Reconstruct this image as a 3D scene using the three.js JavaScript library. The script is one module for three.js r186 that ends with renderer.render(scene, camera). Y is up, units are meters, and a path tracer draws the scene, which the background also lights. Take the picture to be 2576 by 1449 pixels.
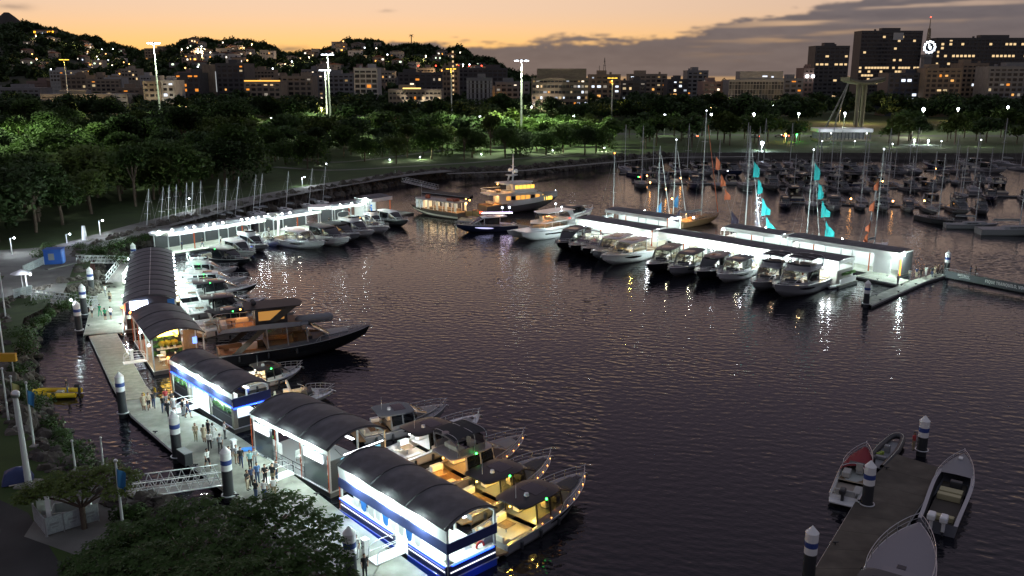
import * as THREE from 'three';
import { mergeGeometries, mergeVertices, toCreasedNormals } from 'three/addons/utils/BufferGeometryUtils.js';
import { RoundedBoxGeometry } from 'three/addons/geometries/RoundedBoxGeometry.js';
import { MarchingCubes } from 'three/addons/objects/MarchingCubes.js';
import { FontLoader } from 'three/addons/loaders/FontLoader.js';
import { TextGeometry } from 'three/addons/geometries/TextGeometry.js';
import { RectAreaLightUniformsLib } from 'three/addons/lights/RectAreaLightUniformsLib.js';

// ---------- camera, sky, sun, exposure ----------
const scene = new THREE.Scene();
const EYE = 33, PITCH = THREE.MathUtils.degToRad(13.65), FOCAL = 2190 / 1449;
const camera = new THREE.PerspectiveCamera(THREE.MathUtils.radToDeg(2 * Math.atan(0.5 / FOCAL)), 16 / 9, 0.5, 12000);
camera.position.set(0, EYE, 0);
camera.rotation.set(-PITCH, 0, 0);
scene.add(camera);
const renderer = new THREE.WebGLRenderer({ antialias: true });
renderer.toneMapping = THREE.LinearToneMapping;
renderer.toneMappingExposure = 1.15;
renderer.shadowMap.enabled = true;
RectAreaLightUniformsLib.init();

let seedState = 20240;
const rnd = () => { seedState = (seedState * 1664525 + 1013904223) >>> 0; return seedState / 4294967296; };
const reseed = (n) => { seedState = n >>> 0; for (let i = 0; i < 4; i++) rnd(); };
const rr = (a, b) => a + (b - a) * rnd();
const pick = (a) => a[Math.floor(rnd() * a.length)];
const clamp = (x, a = 0, b = 1) => Math.min(b, Math.max(a, x));
const smooth = (a, b, x) => { const t = clamp((x - a) / (b - a)); return t * t * (3 - 2 * t); };
const lerp = (a, b, t) => a + (b - a) * t;
function interp(table, x) {
  if (x <= table[0][0]) return table[0][1];
  for (let i = 1; i < table.length; i++) if (x <= table[i][0]) return lerp(table[i - 1][1], table[i][1], (x - table[i - 1][0]) / (table[i][0] - table[i - 1][0]));
  return table[table.length - 1][1];
}
const hash = (x, y) => { let h = (Math.imul(x | 0, 374761393) + Math.imul(y | 0, 668265263)) | 0; h = Math.imul(h ^ (h >>> 13), 1274126177); return ((h ^ (h >>> 16)) >>> 0) / 4294967296; };
function vnoise(x, y, wrap = 0) {
  const xi = Math.floor(x), yi = Math.floor(y), w = (v) => wrap ? ((v % wrap) + wrap) % wrap : v;
  const fx = x - xi, fy = y - yi, u = fx * fx * (3 - 2 * fx), v = fy * fy * (3 - 2 * fy);
  return lerp(lerp(hash(w(xi), w(yi)), hash(w(xi + 1), w(yi)), u), lerp(hash(w(xi), w(yi + 1)), hash(w(xi + 1), w(yi + 1)), u), v);
}
const fbm = (x, y, o = 4, wrap = 0) => { let s = 0, a = 0.5, f = 1; for (let i = 0; i < o; i++) { s += a * vnoise(x * f + 17 * i * (wrap ? 0 : 1), y * f, wrap * f); a *= 0.5; f *= 2; } return s; };

// dusk sky: a warm band over the hills where the sun has set, a grey cloud bank along the horizon to the north
{
  const W = 4096, H = 2048, px = new Float32Array(W * H * 4);
  const mixc = (a, b, t) => [lerp(a[0], b[0], t), lerp(a[1], b[1], t), lerp(a[2], b[2], t)];
  const bank = [[-180, 0.2], [-60, 0.25], [-22, 0.3], [-12, 0.9], [-7, 2.15], [0, 2.2], [8, 2.55], [12, 3.0], [16, 3.7], [22, 4.7], [30, 5.4], [50, 6.5], [90, 5.5], [140, 2], [180, 0.2]];
  for (let j = 0; j < H; j++) {
    const el = (j + 0.5) / H * 180 - 90;
    for (let i = 0; i < W; i++) {
      let az = (i + 0.5) / W * 360 - 90; if (az > 180) az -= 360;   // 0 straight ahead, positive to the east side
      const west = Math.exp(-Math.pow((az + 14) / 62, 2)), e = Math.max(el, 0);
      const low = mixc([0.15, 0.12, 0.14], [1.06, 0.56, 0.135], west);
      const mid = mixc([0.15, 0.135, 0.165], [0.82, 0.56, 0.38], west);
      const high = mixc([0.165, 0.16, 0.2], [0.25, 0.185, 0.24], west);
      let c = e < 4.5 ? mixc(low, mid, smooth(0.8, 4.5, e)) : mixc(mid, high, smooth(4.5, 19, e));
      c = mixc(c, [0.185, 0.2, 0.25], smooth(12, 70, e));
      if (el > -1 && el < 14) {
        const streak = fbm(az * 0.35, el * 2.6, 5), fine = fbm(az * 1.4 + 40, el * 7, 4);
        const edge = interp(bank, az) + (streak - 0.5) * 1.5 + (fine - 0.5) * 0.5;
        let cov = smooth(edge + 0.16, edge - 0.2, el);
        const wisps = smooth(0.52, 0.7, fbm(az * 0.16 - 9, el * 1.7 - az * 0.035, 5)) * smooth(8, 20, az) * smooth(9, 5, el) * 0.8;
        cov *= 1 - 0.75 * smooth(0.5, 0.66, fbm(az * 0.13 + 5, el * 2.9 - az * 0.06, 4)) * smooth(9, 20, az) * smooth(edge - 2.6, edge - 0.4, el);
        cov = Math.max(cov, wisps);
        for (const [ca, ce, sa, se, k] of [[-28.7, 3.75, 0.8, 0.16, 0.6], [-7.8, 3.98, 0.5, 0.08, 0.35], [-14, 1.62, 1.3, 0.18, 0.75], [-29, 5.0, 3.4, 0.2, 0.7], [-23, 5.1, 2.4, 0.15, 0.4]])
          cov = Math.max(cov, k * Math.exp(-Math.pow((az - ca) / sa, 2) - Math.pow((el - ce + (fine - 0.5) * 0.25) / se, 2)));
        const cloud = mixc([0.086, 0.08, 0.097], [0.124, 0.11, 0.122], clamp(streak * 1.3 - 0.15 + (fine - 0.5) * 0.8));
        c = mixc(c, mixc(cloud, c, 0.08), clamp(cov));
      }
      const k = (j * W + i) * 4; px[k] = c[0]; px[k + 1] = c[1]; px[k + 2] = c[2]; px[k + 3] = 1;
    }
  }
  const t = new THREE.DataTexture(px, W, H, THREE.RGBAFormat, THREE.FloatType);
  t.mapping = THREE.EquirectangularReflectionMapping; t.magFilter = THREE.LinearFilter; t.needsUpdate = true;
  scene.background = t; scene.environment = t;
}
const sun = new THREE.DirectionalLight(0xffb070, 0.03);   // the sun has set behind the hills: only its last glow is left
sun.position.set(-600, 60, -1900); sun.castShadow = true; sun.shadow.radius = 40;
sun.shadow.mapSize.set(2048, 2048);
Object.assign(sun.shadow.camera, { left: -700, right: 700, top: 400, bottom: -400, near: 10, far: 5000 });
scene.add(sun, sun.target);
sun.target.position.set(0, 0, -300);

// ---------- surveying: where a sight line of the photograph (2575 x 1449) meets a level or a distance ----------
const v3 = (x, y, z) => new THREE.Vector3(x, y, z);
function ray(px, py) { const a = (px - 1287.5) / 2190, b = (py - 724.5) / 2190, c = Math.cos(PITCH), s = Math.sin(PITCH); return v3(a, -s - b * c, -c + b * s); }
const G = (px, py, h = 0) => { const d = ray(px, py); return d.multiplyScalar((h - EYE) / d.y).add(v3(0, EYE, 0)); };
const at = (px, py, z) => { const d = ray(px, py); return d.multiplyScalar(z / d.z).add(v3(0, EYE, 0)); };

// ---------- builders ----------
const used = new Map();
function numbered(name) { const n = used.get(name) ?? 0; used.set(name, n + 1); return n ? name + '_' + String(n).padStart(3, '0') : name; }
function tag(o, label, category, group) { o.userData.label = label; o.userData.category = category; if (group) o.userData.group = group; return o; }
function thing(name, label, category, x = 0, y = 0, z = 0, turn = 0, group) {
  const o = new THREE.Group(); o.name = numbered(name); scene.add(o); o.position.set(x, y, z); o.rotation.y = turn; return tag(o, label, category, group);
}
const strip = (g) => { const n = g.index ? g.toNonIndexed() : g; for (const k of Object.keys(n.attributes)) if (!['position', 'normal', 'uv'].includes(k)) n.deleteAttribute(k); if (!n.attributes.uv) n.setAttribute('uv', new THREE.BufferAttribute(new Float32Array(n.attributes.position.count * 2), 2)); return n; };
const join = (a) => a.length === 1 ? a[0] : mergeGeometries(a.map(strip));
function part(name, geo, mat, parent = scene) {
  const m = new THREE.Mesh(Array.isArray(geo) ? join(geo) : geo, mat);
  m.name = parent === scene ? numbered(name) : name; m.castShadow = m.receiveShadow = true; parent.add(m); return m;
}
function structure(name, geo, mat, label) { const m = part(name, geo, mat); m.userData.kind = 'structure'; if (label) m.userData.label = label; return m; }
function copyOf(root, x, y, z, turn, label, group) {
  const r = root.clone(); r.name = numbered(root.name.replace(/_\d+$/, '')); r.userData = { ...root.userData }; scene.add(r); r.position.set(x, y, z); r.rotation.set(0, turn, 0);
  if (label) r.userData.label = label; if (group) r.userData.group = group; return r;
}
const box = (w, h, d, x = 0, y = 0, z = 0, ry = 0) => { const g = new THREE.BoxGeometry(w, h, d); if (ry) g.rotateY(ry); return g.translate(x, y, z); };
const rbox = (w, h, d, x = 0, y = 0, z = 0, r = 0.05) => new RoundedBoxGeometry(w, h, d, 2, Math.min(r, w / 2.1, h / 2.1, d / 2.1)).translate(x, y, z);
const cyl = (r0, r1, h, x = 0, y = 0, z = 0, n = 12) => new THREE.CylinderGeometry(r1, r0, h, n).translate(x, y + h / 2, z);
const ball = (r, x = 0, y = 0, z = 0, n = 10) => new THREE.SphereGeometry(r, n, Math.max(6, n * 0.6 | 0)).translate(x, y, z);
function rod(a, b, r, n = 6, r2 = r) {
  const d = new THREE.Vector3().subVectors(b, a), g = new THREE.CylinderGeometry(r2, r, d.length(), n);
  g.applyQuaternion(new THREE.Quaternion().setFromUnitVectors(v3(0, 1, 0), d.clone().normalize()));
  return g.translate((a.x + b.x) / 2, (a.y + b.y) / 2, (a.z + b.z) / 2);
}
const tube = (pts, r, seg = 24, n = 6, closed = false) => new THREE.TubeGeometry(new THREE.CatmullRomCurve3(pts.map((p) => p.isVector3 ? p : v3(...p)), closed), seg, r, n, closed);
function grid(rows, close = false) {   // rows of points -> a skinned sheet
  const R = rows.length, C = rows[0].length, p = [], uv = [], ix = [];
  for (let i = 0; i < R; i++) for (let j = 0; j < C; j++) { const q = rows[i][j]; p.push(q.x ?? q[0], q.y ?? q[1], q.z ?? q[2]); uv.push(j / (C - 1), i / (R - 1)); }
  for (let i = 0; i < R - 1; i++) for (let j = 0; j < C - (close ? 0 : 1); j++) { const k = (j + 1) % C, a = i * C + j, b = i * C + k, c = (i + 1) * C + j, d = (i + 1) * C + k; ix.push(a, b, c, b, d, c); }
  const g = new THREE.BufferGeometry(); g.setAttribute('position', new THREE.Float32BufferAttribute(p, 3)); g.setAttribute('uv', new THREE.Float32BufferAttribute(uv, 2)); g.setIndex(ix); g.computeVertexNormals(); return g;
}
function slab(pts, thick, bevel = 0) {   // plan outline [x, z] -> a plate with its top at 0
  const s = new THREE.Shape(pts.map(([x, z]) => new THREE.Vector2(x, -z)));
  const g = new THREE.ExtrudeGeometry(s, { depth: thick - 2 * bevel, bevelEnabled: bevel > 0, bevelThickness: bevel, bevelSize: bevel, bevelSegments: 1, curveSegments: 6 });
  return g.rotateX(-Math.PI / 2).translate(0, -thick + bevel, 0);
}
const planUv = (g, s = 1) => { const p = g.attributes.position, uv = new Float32Array(p.count * 2); for (let i = 0; i < p.count; i++) { uv[2 * i] = p.getX(i) / s; uv[2 * i + 1] = p.getZ(i) / s; } g.setAttribute('uv', new THREE.BufferAttribute(uv, 2)); return g; };
function sheet(pts, y, s = 1) { const g = new THREE.ShapeGeometry(new THREE.Shape(pts.map((p) => new THREE.Vector2(p.x, -p.z)))).rotateX(-Math.PI / 2).translate(0, y, 0); return planUv(g, s); }

// ---------- materials ----------
const col = (r, g, b) => new THREE.Color().setRGB(r, g, b);
const std = (c, rough = 0.7, metal = 0, extra = {}) => new THREE.MeshStandardMaterial({ color: Array.isArray(c) ? col(...c) : c, roughness: rough, metalness: metal, ...extra });
function noiseTex(n, fn, srgb = true, rep = 1) {
  const d = new Uint8Array(n * n * 4);
  for (let j = 0; j < n; j++) for (let i = 0; i < n; i++) { const c = fn(i / n, j / n), k = (j * n + i) * 4; d[k] = c[0] * 255; d[k + 1] = c[1] * 255; d[k + 2] = c[2] * 255; d[k + 3] = 255; }
  const t = new THREE.DataTexture(d, n, n); t.wrapS = t.wrapT = THREE.RepeatWrapping; t.magFilter = THREE.LinearFilter; if (srgb) t.colorSpace = THREE.SRGBColorSpace; t.repeat.set(rep, rep); t.needsUpdate = true; return t;
}
const glow = (c, k) => new THREE.MeshStandardMaterial({ color: 0x000000, emissive: Array.isArray(c) ? col(...c) : c, emissiveIntensity: k, roughness: 1 });
function lamp(x, y, z, c, k, parent = scene, r = 1) { const l = new THREE.PointLight(c, k, 0, 2); l.position.set(x, y, z); l.castShadow = true; l.shadow.radius = r; parent.add(l); return l; }
function spot(x, y, z, c, k, parent, ang, r = 40) { const l = new THREE.SpotLight(c, k, 0, ang, 0.35, 2); l.position.set(x, y, z); l.target.position.set(x, y - 10, z); l.castShadow = true; l.shadow.radius = r; parent.add(l, l.target); return l; }
function panelLight(w, h, c, k, x, y, z, parent, rx = -Math.PI / 2, ry = 0) { const l = new THREE.RectAreaLight(c, k, w, h); l.position.set(x, y, z); l.rotation.set(rx, ry, 0, 'YXZ'); parent.add(l); return l; }
const COOL = 0xd9f3ec, WARM = 0xffc98a;
const grain = noiseTex(256, (u, v) => { const n = 0.75 + 0.25 * fbm(u * 16, v * 16, 4, 16) + 0.12 * (hash(u * 256, v * 256) - 0.5); return [n, n, n]; });
const concreteTex = noiseTex(512, (u, v) => { const n = 0.62 + 0.32 * fbm(u * 6, v * 6, 6, 6) + 0.07 * (hash(u * 512, v * 512) - 0.5); return [n, n, n * 0.98]; });
const grassTex = noiseTex(512, (u, v) => { const a = fbm(u * 8, v * 8, 5, 8), h = hash(u * 512, v * 512); return [0.62 + 0.3 * a + 0.1 * h, 0.64 + 0.26 * a + 0.1 * h, 0.55 + 0.3 * a]; });
const M = {
  grass: std([0.045, 0.088, 0.015], 0.95, 0, { map: grassTex }),
  path: std([0.28, 0.275, 0.26], 0.9, 0, { map: concreteTex }),
  asphalt: std([0.06, 0.06, 0.062], 0.9, 0, { map: concreteTex }),
  rock: std([0.16, 0.145, 0.125], 0.9, 0, { map: grain }),
  wallstone: std([0.13, 0.12, 0.11], 0.9, 0, { map: concreteTex }),
  deck: std([0.46, 0.46, 0.41], 0.85, 0, { map: concreteTex }),
  deckdark: std([0.17, 0.145, 0.12], 0.9, 0, { map: concreteTex }),
  plank: std([0.4, 0.385, 0.3], 0.8, 0, { map: grain }),
  plank2: std([0.35, 0.335, 0.265], 0.8, 0, { map: grain }),
  pontoon: std([0.09, 0.09, 0.09], 0.8),
  white: std([0.78, 0.78, 0.77], 0.45),
  gel: new THREE.MeshPhysicalMaterial({ color: col(0.74, 0.75, 0.76), roughness: 0.28, clearcoat: 0.6, clearcoatRoughness: 0.12 }),
  cream: std([0.66, 0.6, 0.48], 0.6),
  grey: std([0.22, 0.225, 0.235], 0.5),
  midgrey: new THREE.MeshPhysicalMaterial({ color: col(0.3, 0.31, 0.33), roughness: 0.3, clearcoat: 0.6, clearcoatRoughness: 0.15 }),
  duskdeck: std([0.085, 0.086, 0.095], 0.5),
  slate: new THREE.MeshPhysicalMaterial({ color: col(0.17, 0.175, 0.19), roughness: 0.32, clearcoat: 0.5, clearcoatRoughness: 0.15, side: THREE.DoubleSide }),
  dark: std([0.035, 0.037, 0.042], 0.5),
  black: new THREE.MeshPhysicalMaterial({ color: col(0.012, 0.013, 0.016), roughness: 0.32, specularIntensity: 0.7 }),
  navy: new THREE.MeshPhysicalMaterial({ color: col(0.015, 0.025, 0.07), roughness: 0.3, clearcoat: 0.6 }),
  blue: std([0.02, 0.07, 0.5], 0.5),
  banner: std([0.03, 0.045, 0.16], 0.7),
  steel: std([0.6, 0.61, 0.62], 0.28, 0.9),
  alu: std([0.55, 0.56, 0.57], 0.45, 0.6),
  mast: std([0.5, 0.52, 0.53], 0.5),
  pole: std([0.6, 0.62, 0.6], 0.55),
  teak: std([0.36, 0.21, 0.1], 0.6, 0, { map: grain }),
  wood: std([0.3, 0.2, 0.11], 0.6, 0, { map: grain }),
  glass: new THREE.MeshPhysicalMaterial({ color: col(0.01, 0.012, 0.015), roughness: 0.06, metalness: 0, specularIntensity: 1 }),
  clear: new THREE.MeshPhysicalMaterial({ color: col(0.75, 0.75, 0.72), roughness: 0.03, transmission: 1, thickness: 0, ior: 1.45 }),
  tint: new THREE.MeshPhysicalMaterial({ color: col(0.42, 0.4, 0.34), roughness: 0.03, transmission: 1, thickness: 0, ior: 1.45 }),
  roof: std([0.085, 0.085, 0.093], 0.75, 0, { map: concreteTex }),
  fabric: std([0.75, 0.76, 0.78], 0.8),
  orange: std([0.7, 0.14, 0.03], 0.6),
  red: std([0.5, 0.03, 0.03], 0.6),
  teal: std([0.03, 0.5, 0.52], 0.7, 0, { side: THREE.DoubleSide }),
  rust: std([0.55, 0.14, 0.06], 0.7, 0, { side: THREE.DoubleSide }),
  flagblue: std([0.04, 0.2, 0.42], 0.7, 0, { side: THREE.DoubleSide }),
  flagdark: std([0.05, 0.04, 0.08], 0.7, 0, { side: THREE.DoubleSide }),
  flagwhite: std([0.6, 0.62, 0.65], 0.7, 0, { side: THREE.DoubleSide }),
  yellow: std([0.75, 0.5, 0.02], 0.6),
  bark: std([0.12, 0.085, 0.06], 0.9, 0, { map: grain }),
  rope: std([0.5, 0.48, 0.42], 0.9),
  pileblack: std([0.03, 0.032, 0.036], 0.55),
  pileblue: std([0.03, 0.06, 0.24], 0.6),
  lightWhite: glow(0xeaf4ff, 14), lightSoft: glow(0xeaf4ff, 6), lightWarm: glow(0xffb45a, 9), lightYellow: glow(0xffd060, 6),
  lightBlue: glow([0.02, 0.08, 1], 7), lightGreen: glow([0.05, 1, 0.12], 9), lightRed: glow([1, 0.06, 0.03], 7), lightOrange: glow([1, 0.3, 0.05], 9), lightViolet: glow([0.75, 0.6, 1], 7),
  strip: glow(0xf2f7ff, 8),
};
// ---------- water ----------
{
  const waves = (seed, n, kmin, kmax, spread, fall) => { reseed(seed); const o = []; for (let i = 0; i < n; i++) { const k = kmin * Math.pow(kmax / kmin, rnd()), th = (rnd() + rnd() + rnd() - 1.5) * spread, kx = Math.round(k * Math.sin(th)), ky = Math.round(k * Math.cos(th)); o.push([kx, ky, rnd() * 6.283, 1 / Math.pow(Math.hypot(kx, ky) + 1, fall)]); } return o; };
  const field = (N, ws) => { const f = new Float32Array(N * N), S = new Float32Array(N); for (let i = 0; i < N; i++) S[i] = Math.sin(i / N * 6.283185307); for (const [kx, ky, p, a] of ws) { const ph = p / 6.2831853 * N | 0; for (let j = 0; j < N; j++) { const b = ky * j + ph; for (let i = 0; i < N; i++) f[j * N + i] += a * S[(((kx * i + b) % N) + N) % N]; } } return f; };
  const N = 1024, a = field(N, waves(7, 40, 12, 90, 1.3, 1.1)); let lo = 1e9, hi = -1e9; for (const x of a) { lo = Math.min(lo, x); hi = Math.max(hi, x); }
  const d = new Uint8Array(N * N * 4); for (let i = 0; i < N * N; i++) { const q = (a[i] - lo) / (hi - lo) * 255; d[4 * i] = d[4 * i + 1] = d[4 * i + 2] = q; d[4 * i + 3] = 255; }
  const bump = new THREE.DataTexture(d, N, N); bump.wrapS = bump.wrapT = THREE.RepeatWrapping; bump.magFilter = THREE.LinearFilter; bump.repeat.set(1 / 17, 1 / 17); bump.needsUpdate = true;
  // wind-ruffled and calm patches: wave slopes over 190 m, stronger and weaker by area
  const K = 2048, b = field(K, waves(19, 46, 105, 400, 1.2, 1.0)), n = new Uint8Array(K * K * 4), amp = new Float32Array(128 * 128);
  for (let j = 0; j < 128; j++) for (let i = 0; i < 128; i++) amp[j * 128 + i] = 0.35 + 1.5 * smooth(0.3, 0.68, fbm(i / 128 * 5, j / 128 * 9, 4, 0) * 0.5 + 0.5 * fbm(((i + 64) % 128) / 128 * 5 + 31, ((j + 64) % 128) / 128 * 9, 4, 0));
  const A = (x, y) => { const i = x / 16, j = y / 16, i0 = Math.floor(i), j0 = Math.floor(j), u = i - i0, v = j - j0, g = (p, q) => amp[(q % 128) * 128 + (p % 128)]; return lerp(lerp(g(i0, j0), g(i0 + 1, j0), u), lerp(g(i0, j0 + 1), g(i0 + 1, j0 + 1), u), v); };
  for (let j = 0; j < K; j++) for (let i = 0; i < K; i++) { const s = A(i, j) * 2.1, sx = (b[j * K + (i + 1) % K] - b[j * K + (i + K - 1) % K]) * s, sy = (b[((j + 1) % K) * K + i] - b[((j + K - 1) % K) * K + i]) * s, l = Math.hypot(sx, sy, 1), k = 4 * (j * K + i); n[k] = (-sx / l * 0.5 + 0.5) * 255; n[k + 1] = (-sy / l * 0.5 + 0.5) * 255; n[k + 2] = (1 / l * 0.5 + 0.5) * 255; n[k + 3] = 255; }
  const nrm = new THREE.DataTexture(n, K, K); nrm.wrapS = nrm.wrapT = THREE.RepeatWrapping; nrm.magFilter = THREE.LinearFilter; nrm.repeat.set(1 / 190, 1 / 190); nrm.rotation = 0.12; nrm.needsUpdate = true;
  M.water = new THREE.MeshPhysicalMaterial({ color: col(0.007, 0.0075, 0.012), roughness: 0.07, ior: 1.33, bumpMap: bump, bumpScale: 0.03, normalMap: nrm, normalScale: new THREE.Vector2(0.75, 0.75) });
  const g = new THREE.PlaneGeometry(2600, 900).rotateX(-Math.PI / 2).translate(300, 0, -340);
  structure('harbour_water', planUv(g), M.water, 'dark rippled water of the harbour at dusk');
}

// ---------- land ----------
const LAND = 2.6;
const toe = [v3(-13, 0, 90), v3(-14, 0, -25), G(760, 1449), G(640, 1400), G(500, 1330), G(330, 1285), G(230, 1215), G(140, 1120), G(85, 1062), G(62, 985), G(52, 900), G(80, 800), G(150, 768), G(236, 742), G(242, 660), G(330, 628), G(450, 592), G(700, 523), G(900, 484), G(1010, 462), G(1130, 447), G(1300, 441), G(1540, 413), G(1690, 401), G(1900, 400), G(2200, 401), G(2575, 402), v3(420, 0, -358), v3(1500, 0, -350)];
function inland(pts, d) {
  return pts.map((p, i) => {
    const a = pts[Math.max(i - 1, 0)], b = pts[Math.min(i + 1, pts.length - 1)], t = v3(b.x - a.x, 0, b.z - a.z).normalize(), k = typeof d === 'function' ? d(i) : d;
    return v3(p.x + t.z * k, 0, p.z - t.x * k);
  });
}
const bank = inland(toe, (i) => i >= 24 ? 0.5 : i >= 12 && i <= 14 ? 0.5 : 2.6);
{
  const rows = [inland(toe, -1.2).map((p) => v3(p.x, -1.4, p.z)), toe.map((p) => v3(p.x, 0.05, p.z)), inland(toe, (i) => i >= 24 ? 0.25 : 1.4).map((p) => v3(p.x, 1.5, p.z)), bank.map((p) => v3(p.x, LAND - 0.004, p.z))];
  const g = grid(rows); const p = g.attributes.position, uv = g.attributes.uv; for (let i = 0; i < p.count; i++) uv.setXY(i, (p.getX(i) + p.getZ(i)) / 9, p.getY(i) / 4);
  structure('shore_embankment', g, M.wallstone, 'dark stone embankment between water and park');
  structure('park_ground', sheet([...bank, v3(1500, 0, -2600), v3(-1500, 0, -2600), v3(-1500, 0, 90)], LAND, 22), M.grass, 'dark grass of the waterfront park');
}
function ribbon(name, pts, off0, off1, y, mat, label, s = 14) { const a = inland(pts, off0), b = inland(pts, off1); return structure(name, sheet([...a, ...b.reverse()], y, s), mat, label); }
const smoothLine = (pts, n) => new THREE.CatmullRomCurve3(pts, false, 'centripetal').getPoints(n);
const promenadeLine = smoothLine([G(60, 745, LAND), G(140, 640, LAND), G(270, 598, LAND), G(450, 548, LAND), G(700, 489, LAND), G(900, 455, LAND), G(1000, 440, LAND), G(1120, 428, LAND)], 40);
ribbon('promenade', promenadeLine, -5, 4.5, LAND + 0.02, M.path, 'pale concrete promenade curving along the shore');
structure('plaza_paving', sheet([G(-160, 640, LAND), G(110, 622, LAND), G(215, 650, LAND), G(120, 690, LAND), G(-160, 700, LAND)], LAND + 0.012, 14), M.path, 'pale paved plaza beside the promenade');
ribbon('seawall_path', smoothLine([G(1125, 437, LAND), G(1300, 430, LAND), G(1420, 419, LAND), G(1540, 408, LAND), G(1680, 397, LAND), G(1900, 394, LAND)], 30), -1.6, 1.6, LAND + 0.024, M.path, 'narrow pale path along the rocky far shore');
ribbon('park_path', smoothLine([G(690, 420, LAND), G(830, 428, LAND), G(1000, 420, LAND), G(1200, 408, LAND), G(1330, 397, LAND), G(1500, 390, LAND)], 30), -1.5, 1.5, LAND + 0.016, M.path, 'pale winding footpath between the park trees');
ribbon('park_path', smoothLine([G(720, 398, LAND), G(840, 408, LAND), G(960, 398, LAND), G(1100, 380, LAND), G(1300, 366, LAND)], 30), -1.4, 1.4, LAND + 0.016, M.path, 'pale footpath deep in the park');
ribbon('lawn', smoothLine([G(590, 452, LAND), G(800, 432, LAND), G(1000, 420, LAND), G(1300, 405, LAND), G(1540, 394, LAND)], 30), -3, 30, LAND + 0.008, M.grass, 'mown lawn lit green under the park trees');
ribbon('road', [v3(-900, 0, -560), v3(-200, 0, -520), v3(150, 0, -468), v3(700, 0, -455)], -8, 8, LAND + 0.012, M.asphalt, 'dark avenue behind the park trees');
structure('landing_paving', sheet([G(60, 1350, LAND), G(130, 1240, LAND), G(240, 1225, LAND), G(345, 1262, LAND), G(330, 1320, LAND), G(200, 1400, LAND)], LAND + 0.012, 14), M.path, 'grey paving at the landing of the near footbridge');
structure('service_road', sheet([v3(-70, 0, -20), v3(-43, 0, -62), G(70, 1290, LAND), G(170, 1449, LAND), v3(-22, 0, -20)], LAND + 0.01, 14), M.asphalt, 'dark asphalt road beyond the hoardings');

// boulders along the shore (nobody could count them)
function boulderGeo(seed) { const g = mergeVertices(new THREE.IcosahedronGeometry(1, 1).deleteAttribute('uv').deleteAttribute('normal')), p = g.attributes.position; for (let i = 0; i < p.count; i++) { const k = 0.72 + 0.5 * hash(i * 7 + seed, seed); p.setXYZ(i, p.getX(i) * k * 1.15, p.getY(i) * k * 0.8, p.getZ(i) * k); } const q = g.toNonIndexed(); q.computeVertexNormals(); return q; }
{
  reseed(5); const line = smoothLine(toe.slice(2, 24), 420), n = 2600, im = new THREE.InstancedMesh(strip(boulderGeo(3)), M.rock, n), m = new THREE.Matrix4(), q = new THREE.Quaternion(), e = new THREE.Euler(), c = new THREE.Color();
  for (let i = 0; i < n; i++) {
    const k = Math.floor(rnd() * (line.length - 1)), p = line[k], t = line[k + 1].clone().sub(p).normalize(), o = rr(-1.5, 2.8), far = p.z < -180, s = (far ? rr(0.5, 1.3) : rr(0.3, 0.85));
    q.setFromEuler(e.set(rnd() * 6, rnd() * 6, rnd() * 6));
    m.compose(v3(p.x + t.z * o + rr(-0.8, 0.8), clamp((o + 1) * 0.75, -0.1, 2.5) - 0.1, p.z - t.x * o + rr(-0.8, 0.8)), q, v3(s, s, s)); im.setMatrixAt(i, m);
    const v = rr(0.6, 1.35); im.setColorAt(i, c.setRGB(v, v * rr(0.93, 1), v * rr(0.85, 1)));
  }
  im.name = 'shore_rocks'; im.userData.kind = 'stuff'; im.castShadow = im.receiveShadow = true; tag(im, 'heaped boulders along the water edge below the park', 'rocks'); scene.add(im);
}

// ---------- hills ----------
const ridgeA = [[-500, 120], [-200, 96], [0, 74], [60, 66], [110, 76], [165, 90], [240, 104], [275, 119], [340, 131], [370, 143], [450, 165], [600, 190], [900, 200], [1000, 215]];
const ridgeB = [[250, 215], [330, 175], [385, 140], [445, 121], [465, 106], [520, 108], [560, 113], [600, 107], [625, 112], [680, 122], [705, 136], [725, 147], [780, 139], [830, 127], [870, 110], [915, 107], [950, 110], [972, 123], [1000, 126], [1040, 118], [1080, 124], [1112, 139], [1130, 131], [1165, 130], [1185, 146], [1240, 160], [1275, 183], [1330, 203], [1420, 216], [1520, 230]];
const ridgeC = [[1100, 214], [1300, 208], [1600, 212], [1900, 216], [2300, 206], [2500, 196], [3100, 190]];
function hillAt(ridge, zr, zf, px, t) {   // t: 0 foot, 1 ridge, above 1 behind the ridge
  const top = at(px, interp(ridge, px), zr), foot = at(px, 300, zf), z = lerp(zf, zr, t), x = lerp(foot.x, top.x, t);
  const prof = t <= 1 ? Math.pow(t, 0.85) : 1 - (t - 1) * 1.4;
  return v3(x, LAND + (top.y - LAND) * prof + (t > 0.05 && t < 0.95 ? (fbm(x / 60, z / 60, 3) - 0.45) * 22 * Math.sin(Math.min(t, 1) * Math.PI) : 0), z);
}
const hillmat = std([0.03, 0.036, 0.02], 0.95, 0, { map: grassTex });
function hill(name, label, ridge, zr, zf, x0, x1) {
  const rows = []; for (let k = 0; k <= 26; k++) { const t = k / 22, row = []; for (let px = x0; px <= x1; px += 10) row.push(hillAt(ridge, zr, zf, px, t)); rows.push(row); }
  return structure(name, planUv(grid(rows), 40), hillmat, label);
}
hill('hill', 'black wooded hill beneath a distant rocky peak', ridgeA, -1750, -900, -500, 1000);
hill('hill', 'wooded hill with houses behind the city blocks', ridgeB, -1250, -760, 250, 1520);
hill('hill', 'low dark rise behind the office towers', ridgeC, -2300, -1500, 1100, 3100);
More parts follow.
